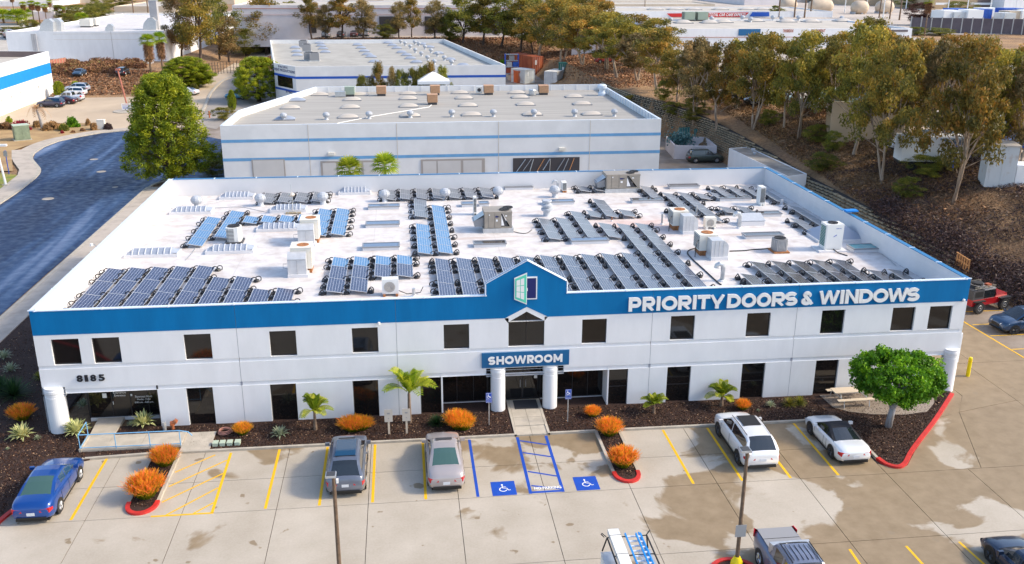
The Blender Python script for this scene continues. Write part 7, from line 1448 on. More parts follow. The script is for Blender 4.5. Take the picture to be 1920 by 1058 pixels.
def acc_sign(x, y, lab):
    t = empty('parking_sign', (x, y, .08), lab, 'sign'); MB().tube([(0, 0, 0), (0, 0, 2.1)], .03, 6).build('post', 'galv', t); MB().box(-.19, .19, -.05, -.035, 1.55, 2.2).build('plate', 'handicap_blue', t); m_ = 'white_paint'
    MB().box(-.17, .17, -.054, -.051, 2.16, 2.175).box(-.17, .17, -.054, -.051, 1.575, 1.59).box(-.17, -.16, -.054, -.051, 1.6, 2.15).box(.16, .17, -.054, -.051, 1.6, 2.15).build('border', m_, t)
    b = MB(); b.tube([(-.03+.09*math.cos(a), -.056, 1.94+.09*math.sin(a)) for a in np.linspace(1.8, 5.9, 10)], .014, 4).tube([(-.05, -.056, 2.08), (-.04, -.056, 1.97), (.06, -.056, 1.96), (.10, -.056, 1.86)], .018, 4).lathe(-.05, -.056, [(.02, 2.1), (.02, 2.12)], 6); b.build('wheelchair_figure', m_, t); fit_text('PARKING ONLY', -.14, .14, 1.75, 1.8, -.054, m_, t); fit_text('$250 FINE', -.12, .12, 1.64, 1.69, -.054, m_, t)
acc_sign(26.18, -1.97, 'blue accessible parking sign on a post beside the left entrance column'); acc_sign(31.02, -2.0, 'blue accessible parking sign on a post right of the entrance path')
for x, lab in ((20.16, 'cream sign post beside the grey SUV, the left of a pair'), (21.21, 'cream sign post by the palm foot, the right of a pair')):
    t = empty('sign_post', (x, -2.45, .08), lab, 'sign'); MB().box(-.06, .06, -.05, .05, 0, .95).build('post', 'picnic', t); MB().box(-.24, .24, -.08, -.055, .85, 1.65).build('plate', 'skylight_beige', t); MB().box(-.08, .08, -.083, -.081, 1.35, 1.45).box(-.03, .03, -.083, -.081, 1.05, 1.1).build('plate_marks', 'ac_grey', t)
# handrail of the ramp
t = empty('handrail', (0, 0, .2), 'light blue handrail along the ramp to the corner entrance', 'railing')
P_ = [(2.62, -2.7), (4.6, -2.72), (6.5, -2.74), (8.2, -2.76)]
MB().tube([(2.62, -2.7, .95), (8.2, -2.76, .95)], .03, 6).build('top_rail', 'rail_blue', t); MB().tube([(2.62, -2.7, .12), (8.2, -2.76, .12)], .025, 6).build('bottom_rail', 'rail_blue', t)
for x, y in P_: MB().tube([(x, y, 0), (x, y, .95)], .028, 6).build('post', 'rail_blue', t)
MB().tube([(2.62, -2.7, .95), (2.58, -1.1, .95), (2.58, -1.1, 0)], .028, 6).tube([(2.62, -2.7, .12), (2.58, -1.1, .12)], .022, 5).build('side_rail', 'rail_blue', t); MB().tube([(8.2, -2.76, .95), (8.7, -2.76, .85), (8.9, -2.76, .6)], .028, 6).build('rail_end', 'rail_blue', t)
# standpipe / backflow
t = empty('backflow_valve', (7.25, -.45, .08), 'orange and grey pipe valve standing by the wall', 'pipe valve'); MB().tube([(0, 0, 0), (0, 0, .35)], .09, 8).tube([(-.1, 0, .42), (.25, 0, .5)], .12, 8).lathe(0, 0, [(.16, .3), (.16, .38)], 10).build('body', 'copper_orange', t); MB().tube([(-.45, -.1, 0), (-.45, -.1, .55)], .11, 8).build('pipe', 'galv', t); MB().lathe(.2, 0, [(.14, .52), (.14, .6)], 10).tube([(.2, -.15, .66), (.2, .15, .66)], .02, 4).build('hand_wheel', 'copper_orange', t)
tag(MB().tube([(10.45+.42*math.cos(a)*(1-.012*a), -1.3+.42*math.sin(a)*(1-.012*a), .13+.012*a) for a in np.linspace(0, 6*PI, 60)], .028, 5).build('garden_hose', 'hose'), 'pinkish garden hose coiled on the bark beside the orange bush', 'hose')
for i, x in enumerate((10.15, 10.55, 10.96, 11.4)): t = empty('valve_box', (x, -2.72, .08), f'green plastic valve box by the kerb, {ORD[i]} of four from the ramp', 'valve box', 'valve boxes by the kerb'); MB().box(-.15, .15, -.2, .2, 0, .18).build('body', 'green_plastic', t); MB().box(-.16, .16, -.21, .21, .181, .21).build('lid', 'green_plastic', t)
t = empty('bollard', (59.6, 1.9, 0), 'yellow bollard beside the building corner', 'bollard'); MB().lathe(0, 0, [(.13, 0), (.13, 1.3), (.11, 1.38), (.05, 1.42)], 14).build('post', 'yellow_bright', t); MB().lathe(0, 0, [(.135, 1.1), (.135, 1.15)], 14).build('band', 'yellow_paint', t)
# picnic table
t = empty('picnic_table', (49.6, -1.15, .12), 'pale wooden picnic table with attached benches under the round tree', 'picnic table', rz=.03)
for i in range(5): MB().box(-1.25, 1.25, -.38+i*.155, -.24+i*.155, .76, .81).build('plank', 'picnic', t)
for s in (-1, 1):
    for k_ in range(2): MB().box(-1.25, 1.25, s*.78-.15+k_*.155, s*.78-.01+k_*.155, .44, .48).build('bench_plank', 'picnic', t)
for x in (-.85, .85): MB().tube([(x, -.95, 0), (x, -.85, .42), (x, .85, .42), (x, .95, 0)], .03, 6).tube([(x, -.5, .43), (x, -.25, .75)], .028, 6).tube([(x, .5, .43), (x, .25, .75)], .028, 6).build('leg_frame', 'galv', t)
# street items across the road
p_ = at(42, 262, .1); t = empty('transformer_box', (float(p_[0]), float(p_[1]), .1), 'green electrical cabinet on the dry bank', 'cabinet', rz=.5); MB().box(-1.1, 1.1, -.9, .9, 0, 2.3).build('body', 'box_green', t); MB().box(-1.15, 1.15, -.95, .95, 2.301, 2.4).build('lid', 'green_plastic', t); MB().box(-1.3, 1.3, -1.1, 1.1, -.05, .08).build('pad', 'kerb', t); MB().box(-1.0, -.05, -.93, -.905, .2, 2.1).box(.05, 1.0, -.93, -.905, .2, 2.1).build('door', 'box_green', t)
p_ = at(191, 242, .1); t = empty('cabinet_box', (float(p_[0]), float(p_[1]), .1), 'small cream utility cabinet between two clipped bushes', 'cabinet'); MB().box(-.6, .6, -.4, .4, 0, 1.5).build('body', 'beige_metal', t); MB().box(-.65, .65, -.45, .45, 1.501, 1.58).build('lid', 'beige_metal', t)
p_ = at(11, 347, .1); t = empty('street_light', (float(p_[0]), float(p_[1]), .1), 'pale concrete street light post at the left edge', 'street light'); zt = float(aty(0, 276, p_[1])[2]); MB().tube([(0, 0, 0), (-.35, 0, zt)], .16, 8, r1=.10).build('mast', 'white_paint', t); MB().box(-1.4, .9, -.2, .2, zt, zt+.25).build('lamp_head', 'white_paint', t); MB().box(-.35, .35, -.35, .35, 0, .1).build('base_plate', 'kerb', t)
p_ = at(17, 327, .1); t = empty('sign_post', (float(p_[0]), float(p_[1]), .1), 'thin dark sign post beside the pale street light', 'sign'); MB().tube([(0, 0, 0), (0, 0, 3.2)], .06, 6).build('post', 'handicap_blue', t); MB().box(-.25, .25, -.09, -.07, 2.4, 3.1).build('plate', 'metal_grey', t)
p_ = at(241, 208, .05); zt = float(aty(234, 132, p_[1])[2]); t = empty('light_pole', (float(p_[0]), float(p_[1]), 0), 'thin rust-red pole in the car park across the road', 'pole'); MB().tube([(0, 0, 0), (-1.0, 0, zt)], .14, 6).build('mast', 'stripe_brick', t); MB().box(-1.4, -.6, -.3, .3, zt, zt+.3).build('lamp_head', 'stripe_brick', t)
t = empty('estate_sign', (float(p_[0]), float(p_[1])-1.2, 0), 'white notice board with small print at the foot of the rust-red pole', 'sign'); t.scale = (.55, .55, .6); MB().box(-1.5, 1.5, -.1, .1, .7, 2.6).build('board', 'white_paint', t); MB().box(-1.2, -1.1, -.05, .05, 0, .699).build('leg', 'metal_grey', t); MB().box(1.1, 1.2, -.05, .05, 0, .699).build('leg', 'metal_grey', t)
for z_ in (2.2, 1.8, 1.4, 1.05): MB().box(-1.2, 1.2, -.115, -.101, z_, z_+.12).build('print_line', 'stripe_brick' if z_ > 2 else 'handicap_blue', t)
struct(MB().lathe(float(p_[0]), float(p_[1])-.5, [(2.6, 0), (2.6, .14), (2.35, .15)], 22).build('planter_kerb', 'kerb'))
for i, px in enumerate((377, 393)): p_ = at(px, 221, .02); t = empty('fire_hydrant', (float(p_[0]), float(p_[1]), .02), ('left' if i == 0 else 'right')+' rust-orange standpipe by the lane behind the big pine', 'standpipe', sc=.65); MB().tube([(0, 0, 0), (0, 0, 1.5)], .2, 8).tube([(-.5, 0, 1.0), (.5, 0, 1.0)], .15, 8).lathe(0, 0, [(.3, 1.5), (.25, 1.8), (.1, 1.9)], 8).build('body', 'copper_orange', t)
# wire fence on the bank of the far lane
t = empty('wire_fence', (0, 0, 0), 'dark wire fence at the foot of the bank by the far lane', 'fence'); pf = [at(x, y, 0) for x, y in ((378, 143), (420, 138), (470, 135), (506, 133))]; b = MB()
for i in range(3):
    for j in range(8):
        q = pf[i]+(pf[i+1]-pf[i])*j/8; MB().tube([(q[0], q[1], 0), (q[0], q[1], 3.0)], .07, 4).build('fence_post', 'fence_wire', t)
    for z_ in (.6, 1.4, 2.2, 2.9): b.tube([tuple(pf[i]+np.array([0, 0, z_])), tuple(pf[i+1]+np.array([0, 0, z_]))], .035, 3)
b.build('wires', 'fence_wire', t)
# pallet, worn marks
p_ = at(1748, 483, .0); t = empty('pallet', (71.6, 22.5, .75), 'orange-brown wooden pallet leaning against the dark scrub', 'pallet', rz=PI/2-.1); b = MB()
for i in range(6): MB().box(-1.2+i*.45, -.95+i*.45, 0, .04, 0, 1.2).build('board', 'pallet', t)
for z_ in (.05, .55, 1.1): MB().box(-1.2, 1.3, .041, .12, z_, z_+.09).build('stringer', 'pallet', t)
# ================================================================ VEGETATION
def branch(b, p, d, L, r, depth, rnd, ends, wob=.25):
    pts = [p]; q = Vector(p); dv = Vector(d).normalized(); n = 4
    for i in range(n):
        dv = (dv+Vector((rnd.uniform(-wob, wob), rnd.uniform(-wob, wob), rnd.uniform(-.02, .18)))*.6).normalized(); q = q+dv*(L/n); pts.append(tuple(q))
    b.tube(pts, r, 6, r1=r*.6, cap=False)
    if depth == 0: ends.append(tuple(q)); return
    k = rnd.choice([2, 3]); a0 = rnd.uniform(0, 2*PI)
    for i in range(k):
        a = a0+2*PI*i/k+rnd.uniform(-.4, .4); sp = rnd.uniform(.35, .75); nd_ = (dv+Vector((math.cos(a)*sp, math.sin(a)*sp, .15))).normalized()
        branch(b, tuple(q), nd_, L*rnd.uniform(.6, .85), r*.6, depth-1, rnd, ends, wob)
def clusters(C, R, per, flat=.75, shell=.35):
    out = []; cl = []
    for i, c in enumerate(C):
        n = per; a = RNG.normal(size=(n, 3)); a /= np.linalg.norm(a, axis=1)[:, None]; rr = (shell+(1-shell)*RNG.random(n))**.7
        r_ = R*(.7+.6*RNG.random()); out.append(np.array(c)+a*rr[:, None]*r_*np.array([1, 1, flat])); cl.append(np.full(n, RNG.random()))
    return np.concatenate(out), np.concatenate(cl)
def euc_variant(seed, stems=1, tall=10.0, wid=3.2, low=.38, ncl=46, per=170, ls=.30, R=1.0, leaf='leaf_euc', barkm='bark_pale'):
    rnd = random.Random(seed); b = MB(); ends = []
    for s in range(stems):
        a = rnd.uniform(0, 2*PI); lean = .12 if stems == 1 else .3; branch(b, (0, 0, -.4), (math.cos(a)*lean, math.sin(a)*lean, 1), tall*low*1.15, .20/math.sqrt(stems)+.04, 2, rnd, ends, .22)
    C = []
    while len(C) < ncl:
        z = rnd.uniform(low, .97); u = (z-low)/(1-low); env = wid*(math.sin(PI*min(1, .18+u*.80))**.7)
        a = rnd.uniform(0, 2*PI); r_ = env*math.sqrt(rnd.uniform(.12, 1)); lob = 1+.25*math.sin(3*a+seed)+.15*math.sin(5*a+seed*2+z*9)
        if rnd.random() < .2: continue
        C.append((r_*lob*math.cos(a), r_*lob*math.sin(a), z*tall))
    for e in ends: C.append(e)
    for c in C[::3]: b.tube([(0.1*c[0], .1*c[1], c[2]*.62), (c[0]*.6, c[1]*.6, c[2]*.84), c], .045, 4, r1=.015, cap=False)
    P, cl = clusters(C, R, per, .7, .2); v = np.clip(.16+.55*cl*RNG.random(len(cl))**.3+.42*RNG.random(len(P))**1.3, 0, 1)
    return b.mesh('trunk', barkm, True), leafcloud('crown', P, ls, leaf, v, aspect=.45)
EV = [euc_variant(1, low=.30, ncl=56, R=.85), euc_variant(2, 2, wid=3.6, low=.27, ncl=60, R=.85), euc_variant(3, 3, wid=3.9, low=.30, ncl=66, R=.9), euc_variant(4, 1, wid=2.9, low=.26, ncl=50, R=.85), euc_variant(5, 2, wid=3.4, low=.32, ncl=54, R=.85, leaf='leaf_olive')]
DV = [euc_variant(11, 1, wid=3.4, low=.25, ncl=56, leaf='leaf_green', barkm='bark_dark'), euc_variant(12, 1, wid=2.6, low=.22, ncl=44, leaf='leaf_olive', barkm='bark_dark'), euc_variant(13, 2, wid=4.2, low=.12, ncl=70, leaf='leaf_green', barkm='bark_dark', R=1.1), euc_variant(14, 1, wid=3.0, low=.3, ncl=46, leaf='leaf_euc', barkm='bark_dark')]
MV = euc_variant(15, 1, wid=4.0, low=.2, ncl=60, leaf='leaf_maroon', barkm='bark_dark')
PVS = []
def tree(px, pyb, pyt, wpx, var, lab, grp=None, kind='eucalyptus_tree', cat='tree', rz=None, z=None):
    p_ = atT(px, pyb) if z is None else np.append(at(px, pyb, z)[:2], z); zt = float(aty(px, pyt, p_[1])[2]); dist = float(np.dot(p_-CAM, cf)); wm = wpx*dist/FPX
    sz = max(.15, (zt-p_[2])/10.2); sx = wm*(1.25 if var in EV else 1.12)/7.0 if var not in PVS else wm/5.6; t = empty(kind, (float(p_[0]), float(p_[1]), float(p_[2])), lab, cat, grp, rz=random.uniform(0, 6.28) if rz is None else rz, sc=(sx, sx, sz))
    link('trunk', var[0], t); link('crown', var[1], t); return t
front = [(1300, 232, 66, 74, 4), (1345, 241, 72, 70, 0), (1412, 241, 52, 84, 2), (1470, 241, 70, 60, 3), (1497, 259, 48, 78, 1), (1555, 258, 70, 70, 0), (1600, 291, 34, 96, 3), (1655, 339, 66, 90, 1), (1693, 285, 60, 88, 2), (1745, 300, 72, 84, 4), (1787, 379, 56, 112, 1), (1850, 320, 84, 100, 1), (1905, 330, 100, 90, 4)]
wds = ['leafy', 'pale-stemmed', 'fork-trunked', 'slender', 'twin-stemmed', 'thin', 'tall', 'two-stemmed', 'broad', 'olive', 'big yellowing', 'wide', 'dark']
for i, (px, b_, t_, w_, v_) in enumerate(front): tree(px, b_, t_, w_, EV[v_], f'{wds[i]} eucalyptus, {ORD[i]} from the left among the nearest trees on the hillside', 'eucalyptus trees on the hillside')
mid = [(1010, 112, 0, 80, 0), (1052, 118, -8, 84, 1), (1092, 122, 4, 78, 2), (1137, 130, 18, 84, 1), (1158, 146, 30, 82, 0), (1196, 152, 60, 80, 4), (1232, 168, 48, 80, 3), (1270, 190, 88, 70, 2), (1120, 108, -5, 80, 3), (1175, 120, 22, 84, 2), (1225, 128, 30, 80, 1), (1060, 95, -14, 90, 2), (1100, 92, -12, 80, 0)]
for i, (px, b_, t_, w_, v_) in enumerate(mid): tree(px, b_, t_, w_, EV[v_], f"{'dense' if i % 3 else 'pale-trunked'} eucalyptus, {ORD[i]} in the thicket between the rust-red container and the crib wall", 'eucalyptus thicket above the yard')
back = [(1322, 200, 84, 60, 1), (1380, 205, 70, 60, 3), (1440, 200, 60, 70, 0), (1530, 215, 58, 80, 2), (1575, 210, 52, 70, 1), (1635, 225, 50, 80, 3), (1670, 230, 62, 80, 0), (1720, 245, 68, 90, 2), (1770, 255, 56, 90, 1), (1815, 262, 62, 90, 0), (1880, 260, 84, 90, 3), (1920, 270, 74, 100, 2), (1625, 160, 30, 78, 0), (1420, 160, 66, 50, 0)]
for i, (px, b_, t_, w_, v_) in enumerate(back): tree(px, b_, t_, w_, (EV+DV)[v_ if i < 12 else 5], f'eucalyptus, {ORD[i]} from the left in the second row of hillside trees on the plateau', 'eucalyptus trees on the plateau')
for i, (px, b_, t_, w_) in enumerate(((1180, 200, 178, 24), (1262, 215, 190, 30), (1305, 210, 180, 40), (1440, 235, 205, 30), (1532, 268, 232, 40), (1560, 285, 245, 30), (1740, 330, 290, 60), (1700, 372, 330, 40), (1540, 320, 285, 44), (1300, 228, 205, 36), (1245, 190, 150, 30))):
    tree(px, b_, t_, w_, DV[2], f'low green shrub, {ORD[i]} of those scattered on the dry hillside', 'shrubs on the dry hillside', 'shrub', 'shrub')
rear = [(500, 102, -5, 84, 3, 'dark-trunked eucalyptus standing alone left of the blue-striped warehouse'), (545, 76, 2, 60, 0, 'bushy orange-green tree behind the left end of the blue-striped warehouse'), (568, 74, 14, 40, 1, 'thin tree between the bushy one and the tall pair'), (585, 73, -10, 48, 3, 'slim tree left of the tall dark trunk'), (612, 74, 8, 40, 1, 'small-crowned tree left of the tall dark trunk'), (640, 74, -14, 66, 3, 'tall open tree with a dark trunk behind the middle of the warehouse'), (680, 74, -2, 58, 1, 'olive tree overhanging the rear parapet'), (722, 73, 44, 34, 2, 'low bush between the two tall tree groups'), (748, 72, 2, 42, 1, 'olive tree beside the low bush'), (772, 71, -4, 40, 3, 'slender tree right of the low bush'), (815, 76, 0, 56, 1, 'olive tree right of the dark loading bays'), (845, 78, 20, 40, 2, 'dense shrub tree over the parapet corner'), (868, 80, -10, 70, 0, 'big green tree behind the right end of the warehouse'), (905, 84, -10, 72, 3, 'big green tree beside the previous one with pale trunks'), (940, 88, -14, 74, 0, 'leaning pale-trunked tree above the red container'), (975, 98, -14, 70, 3, 'tall tree above the rust-red container, left one'), (1000, 102, -8, 60, 0, 'tall tree above the rust-red container, right one')]
for px, b_, t_, w_, v_, lab in rear: tree(px, b_, t_, w_, DV[v_], lab, 'trees along the rear bank', 'tree')
big = [(375, 124, -34, 88, 3, 'largest tall eucalyptus of the dark cluster behind the street bulb'), (340, 112, -10, 70, 1, 'left tree of the dark cluster, beside the plain white warehouse'), (412, 112, -20, 60, 0, 'middle tree of the dark cluster'), (430, 117, 30, 62, 1, 'tree with a pale leaning trunk at the right of the dark cluster'), (462, 104, 48, 60, 2, 'dense dark bush at the right end of the dark cluster')]
for px, b_, t_, w_, v_, lab in big: tree(px, b_, t_, w_, DV[v_], lab, 'tall dark trees behind the street bulb', 'tree')
for i, (px, t_, w_) in enumerate(((681, 137, 30), (708, 116, 30), (733, 124, 30), (752, 127, 28), (778, 124, 28), (792, 120, 30), (806, 116, 30), (829, 121, 28))):
    q_ = aty(px, t_, 107.0); sz = float(q_[2])/10.2; sx = w_*162/FPX/6.2; t = empty('small_tree', (float(q_[0]), 107.0, 0), f'small leafy tree, {ORD[i]} from the left between the two white warehouses', 'tree', 'small trees between the warehouses', rz=i*1.3, sc=(sx, sx, sz)); v_ = DV[[2, 3, 1, 2, 2, 0, 3, 0][i]]; link('trunk', v_[0], t); link('crown', v_[1], t)
# ---- pine
def pine_variant(seed, ncl=260, wid=2.7, per=95, ls=.34):
    rnd = random.Random(seed); b = MB(); b.tube([(0, 0, -.3), (.05, 0, 4), (0, .05, 9.2)], .28, 8, r1=.05); C = []
    for i in range(ncl):
        z = rnd.uniform(.08, .985)**.9; env = wid*(min(1, (z-.02)/.20)**.6)*(1-max(0, z-.55)/.45)**.42; a = rnd.uniform(0, 2*PI); r_ = env*math.sqrt(rnd.uniform(.25, 1))*(1+.14*math.sin(3*a+seed)+.10*math.sin(2*a+z*7)); C.append((r_*math.cos(a), r_*math.sin(a), z*10))
    for c in C[::2]: b.tube([(0, 0, c[2]-.5), c], .035, 4, r1=.015, cap=False)
    out = []; cl = []
    for c in C:
        n = per; a = RNG.normal(size=(n, 3)); a /= np.linalg.norm(a, axis=1)[:, None]; rr = RNG.random(n)**.5*.36; out.append(np.array(c)+a*rr[:, None]*np.array([1, 1, 1.25])); cl.append(np.full(n, RNG.random()))
    P = np.concatenate(out); cl = np.concatenate(cl); v = np.clip(.12+.5*cl+.4*(RNG.random(len(P))-.3), 0, 1)
    return b.mesh('trunk', 'bark_dark', True), leafcloud('crown', P, ls*.55, 'leaf_pine', v, aspect=.30)
PV = pine_variant(3, 680, 2.7, 80, .40); PV2 = pine_variant(8, 560, 3.0, 80, .40); PVS += [PV, PV2]
tree(322, 348, 136, 150, PV, 'big dense yellow-green pine beside the street at the corner of the roof', kind='pine_tree', rz=.3); tree(486, 190, 106, 92, PV2, 'bright yellow-green tree left of the blue-striped warehouse', kind='pine_tree')
tree(352, 163, 106, 92, PV2, 'bright green tree behind the top of the big pine', kind='leafy_tree', cat='tree'); tree(372, 162, 120, 50, PV, 'small lollipop tree by the far lane', kind='leafy_tree', cat='tree'); tree(335, 150, 128, 60, PV2, 'lower green tree left of the lollipop tree', kind='leafy_tree', cat='tree')
tree(112, 182, 152, 22, PV, 'small yellow-green tree at the end of the blue-banded building', kind='leafy_tree', cat='tree')
tree(437, 210, 168, 16, PV, 'narrow cypress at the corner of the striped warehouse', kind='cypress', cat='tree'); tree(420, 225, 200, 30, DV[2], 'rounded shrub by the striped warehouse corner', kind='shrub', cat='shrub'); tree(406, 310, 285, 34, DV[2], 'dark shrub between the pine and the striped warehouse', kind='shrub', cat='shrub'); tree(385, 300, 262, 26, DV[0], 'sparse young tree right of the big pine', kind='tree'); tree(400, 330, 300, 40, DV[2], 'spreading dark bush behind the rear roof corner', kind='shrub', cat='shrub')
# ---- ficus with trimmed round crown
def ficus():
    rnd = random.Random(5); b = MB(); ends = []
    b.tube([(0, 0, 0), (.05, 0, .7), (.15, .05, 1.15)], .22, 9, r1=.17)
    for a, l_ in ((.3, 1.4), (1.9, 1.3), (3.4, 1.5), (4.8, 1.3), (5.7, 1.2)): branch(b, (.12, .04, 1.05), (math.cos(a)*.6, math.sin(a)*.6, 1), l_, .13, 1, rnd, ends, .2)
    C = []
    for i in range(420):
        a = RNG.normal(size=3); a /= np.linalg.norm(a); r_ = (.55+.45*RNG.random())**.5; p_ = a*r_*np.array([2.55, 2.35, 1.35])
        if p_[2] < -.75: p_[2] = -.75+.2*RNG.random()
        C.append(p_*(1+.07*math.sin(3*math.atan2(a[1], a[0])+1)+.05*math.sin(7*math.atan2(a[1], a[0])))+np.array([.15, 0, 3.0]))
    C = [c for c in C if RNG.random() > .06]; P, cl = clusters(C, .34, 70, .8, .1); v = np.clip(.0+.62*cl+.40*RNG.random(len(P))**1.5, 0, 1)
    return b.mesh('trunk', 'bark_grey', True), leafcloud('crown', P, .155, 'leaf_ficus', v, aspect=.62)
fv = ficus(); t = empty('ficus_tree', (50.35, -4.75, .08), 'round-crowned glossy green tree with a forked grey trunk in the corner bed', 'tree', sc=(1.04, 1.04, 1.10)); link('trunk', fv[0], t); link('crown', fv[1], t)
# ---- fire-stick shrubs
def fire(seed, n=900, R=.85, H=1.15):
    rg = np.random.default_rng(seed); S = []
    for i in range(n):
        a = rg.uniform(0, 2*PI); sp = math.sqrt(rg.uniform(0, 1)); x, y = .35*sp*math.cos(a), .35*sp*math.sin(a); L = H*rg.uniform(.65, 1.08)*(1-.30*sp**2); out_ = R*sp*rg.uniform(.6, 1.05); pts = []
        for t_ in (0, .45, .75, 1): pts.append(np.array([x+out_*math.cos(a)*t_**1.1+rg.uniform(-.03, .03), y+out_*math.sin(a)*t_**1.1+rg.uniform(-.03, .03), L*(t_**.85)]))
        sd_ = np.array([-math.sin(a+rg.uniform(-1.5, 1.5)), math.cos(a), .2*rg.normal()]); sd_ /= np.linalg.norm(sd_); w = .011; g = rg.uniform(-.14, .14); S.append((pts, [w*1.2, w, w, w*.7], sd_, [.08, .36+g*2, .70+g*2]))
        for k in range(3):
            p0 = pts[2 if k else 1]; dv = rg.normal(size=3)*.55+np.array([math.cos(a)*.4, math.sin(a)*.4, .9]); dv /= np.linalg.norm(dv); q = p0+dv*rg.uniform(.10, .22); S.append(([p0, q], [w*.9, w*.6], sd_, [(.80 if k else .45)+g*2]))
    return blades('foliage', S, 'leaf_fire')
FV = [fire(i) for i in range(3)]
for x, y, s, lab in ((7.75, -4.7, 1.12, 'orange fire-stick shrub at the inner end of the left kerb island'), (7.55, -8.0, 1.28, 'orange fire-stick shrub at the red tip of the left kerb island'), (11.5, -1.5, .72, 'small orange fire-stick shrub beside the coiled hose'), (18.0, -1.75, .90, 'wide orange fire-stick shrub in front of the grey SUV'), (24.25, -2.05, 1.08, 'big yellow-orange fire-stick shrub in front of the silver sedan'), (32.7, -1.4, .72, 'small orange fire-stick shrub alone right of the entrance'), (33.2, -3.9, 1.08, 'orange fire-stick shrub at the inner end of the right kerb island'), (33.2, -7.6, 1.1, 'orange fire-stick shrub at the red tip of the right kerb island'), (42.35, -1.5, .66, 'small orange fire-stick shrub under the middle right window'), (-2.2, 1.9, 1.05, 'yellow-green fire-stick shrub at the left side of the corner column')):
    t = empty('fire_stick_shrub', (x, y, .08), lab, 'shrub', 'orange fire-stick shrubs', rz=0 if 'wide' in lab else random.uniform(0, 6), sc=(s*.80*(1.35 if 'wide' in lab else 1), s*.8*random.uniform(.9, 1.1), s*.92*random.uniform(.9, 1.1))); link('foliage', random.choice(FV), t)
    if 'wide' in lab or 'big yellow' in lab: o_ = link('foliage', FV[1], t, (.45, .1, 0), 1.0, .9)
# ---- agaves and rosettes
def rosette(seed, n=46, L=.75, w=.055, matn='leaf_agave', up=.55, arch=.5, two=True):
    rg = np.random.default_rng(seed); S = []
    for i in range(n):
        a = 2.4*i; el = up+(1.35-up)*(1-i/n)*rg.uniform(.85, 1.1); l_ = L*rg.uniform(.8, 1.1); pts = []
        for t_ in (0, .3, .65, 1): z = l_*t_*math.sin(el)-arch*l_*t_**3*math.cos(el); r_ = l_*t_*math.cos(el); pts.append(np.array([r_*math.cos(a), r_*math.sin(a), .05+max(.0, z)]))
        sd_ = np.array([-math.sin(a), math.cos(a), 0]); S.append((pts, [w*.8, w, w*.75, .004], sd_, .85 if two else rg.random()))
        if two: S.append(([p_+np.array([0, 0, .006]) for p_ in pts], [w*.4, w*.45, w*.3, .002], sd_, .12))
    return blades('leaves', S, matn)
AG = rosette(1, 50, .8, .075); AG2 = rosette(2, 40, .7, .05, 'leaf_agave_grey'); YU = rosette(3, 260, 1.15, .022, 'leaf_dark', .15, .15, False); YU2 = rosette(4, 120, .8, .03, 'leaf_green', .2, .3, False)
def plant(kind, me, x, y, s, lab, cat='plant', grp=None, z=.08, part='leaves'):
    t = empty(kind, (x, y, z), lab, cat, grp, rz=random.uniform(0, 6), sc=s); link(part, me, t); return t
for x, y, s, me, lab in ((-1.25, -.75, 1.4, AG, 'yellow-edged agave left of the corner column'), (1.75, -.55, 1.5, AG, 'yellow-edged agave beside the ramp rail, right of the corner column'), (5.4, .15, 1.4, AG, 'yellow-edged agave under the corner entrance glass'), (13.75, -2.1, 1.2, AG2, 'grey-green striped agave between the hose and the palm'), (44.2, -1.35, .75, AG2, 'small cream-green agave right of the middle right window'), (-6.9, 11.6, 1.25, AG2, 'grey-green agave farthest back in the side bed'), (-5.6, 9.3, 1.2, AG2, 'grey-green agave second from the back in the side bed'), (1.0, 3.2, 1.0, AG2, 'grey agave in the shade behind the corner column'), (-3.3, 8.0, .7, YU2, 'small spiky green plant against the left wall'), (-.35, -.9, .5, AG2, 'small grey rosette close to the foot of the corner column'), (4.6, .3, .6, AG2, 'small grey rosette beside the agave under the glass'), (43.2, -1.9, .3, AG2, 'tiny cream rosette between the small shrub and agave'), (-1.6, -2.0, .3, AG2, 'tiny pale rosette in the bark by the corner')): plant('agave', me, x, y, s, lab)
for x, y, s, lab in ((-3.9, 5.2, 1.25, 'dark green spiky yucca clump in the side bed, front one'), (-5.0, 6.0, 1.1, 'dark green spiky yucca clump in the side bed, rear one'), (-7.3, 4.0, 1.2, 'green spiky clump at the left edge of the picture'), (-6.6, 2.3, .9, 'lower green spiky clump at the left edge'), (23.0, -1.55, .62, 'dark green spiky bush left of the silver sedan'), (-8.0, 0.2, .8, 'green clump low at the left edge')): plant('yucca', YU, x, y, s, lab)
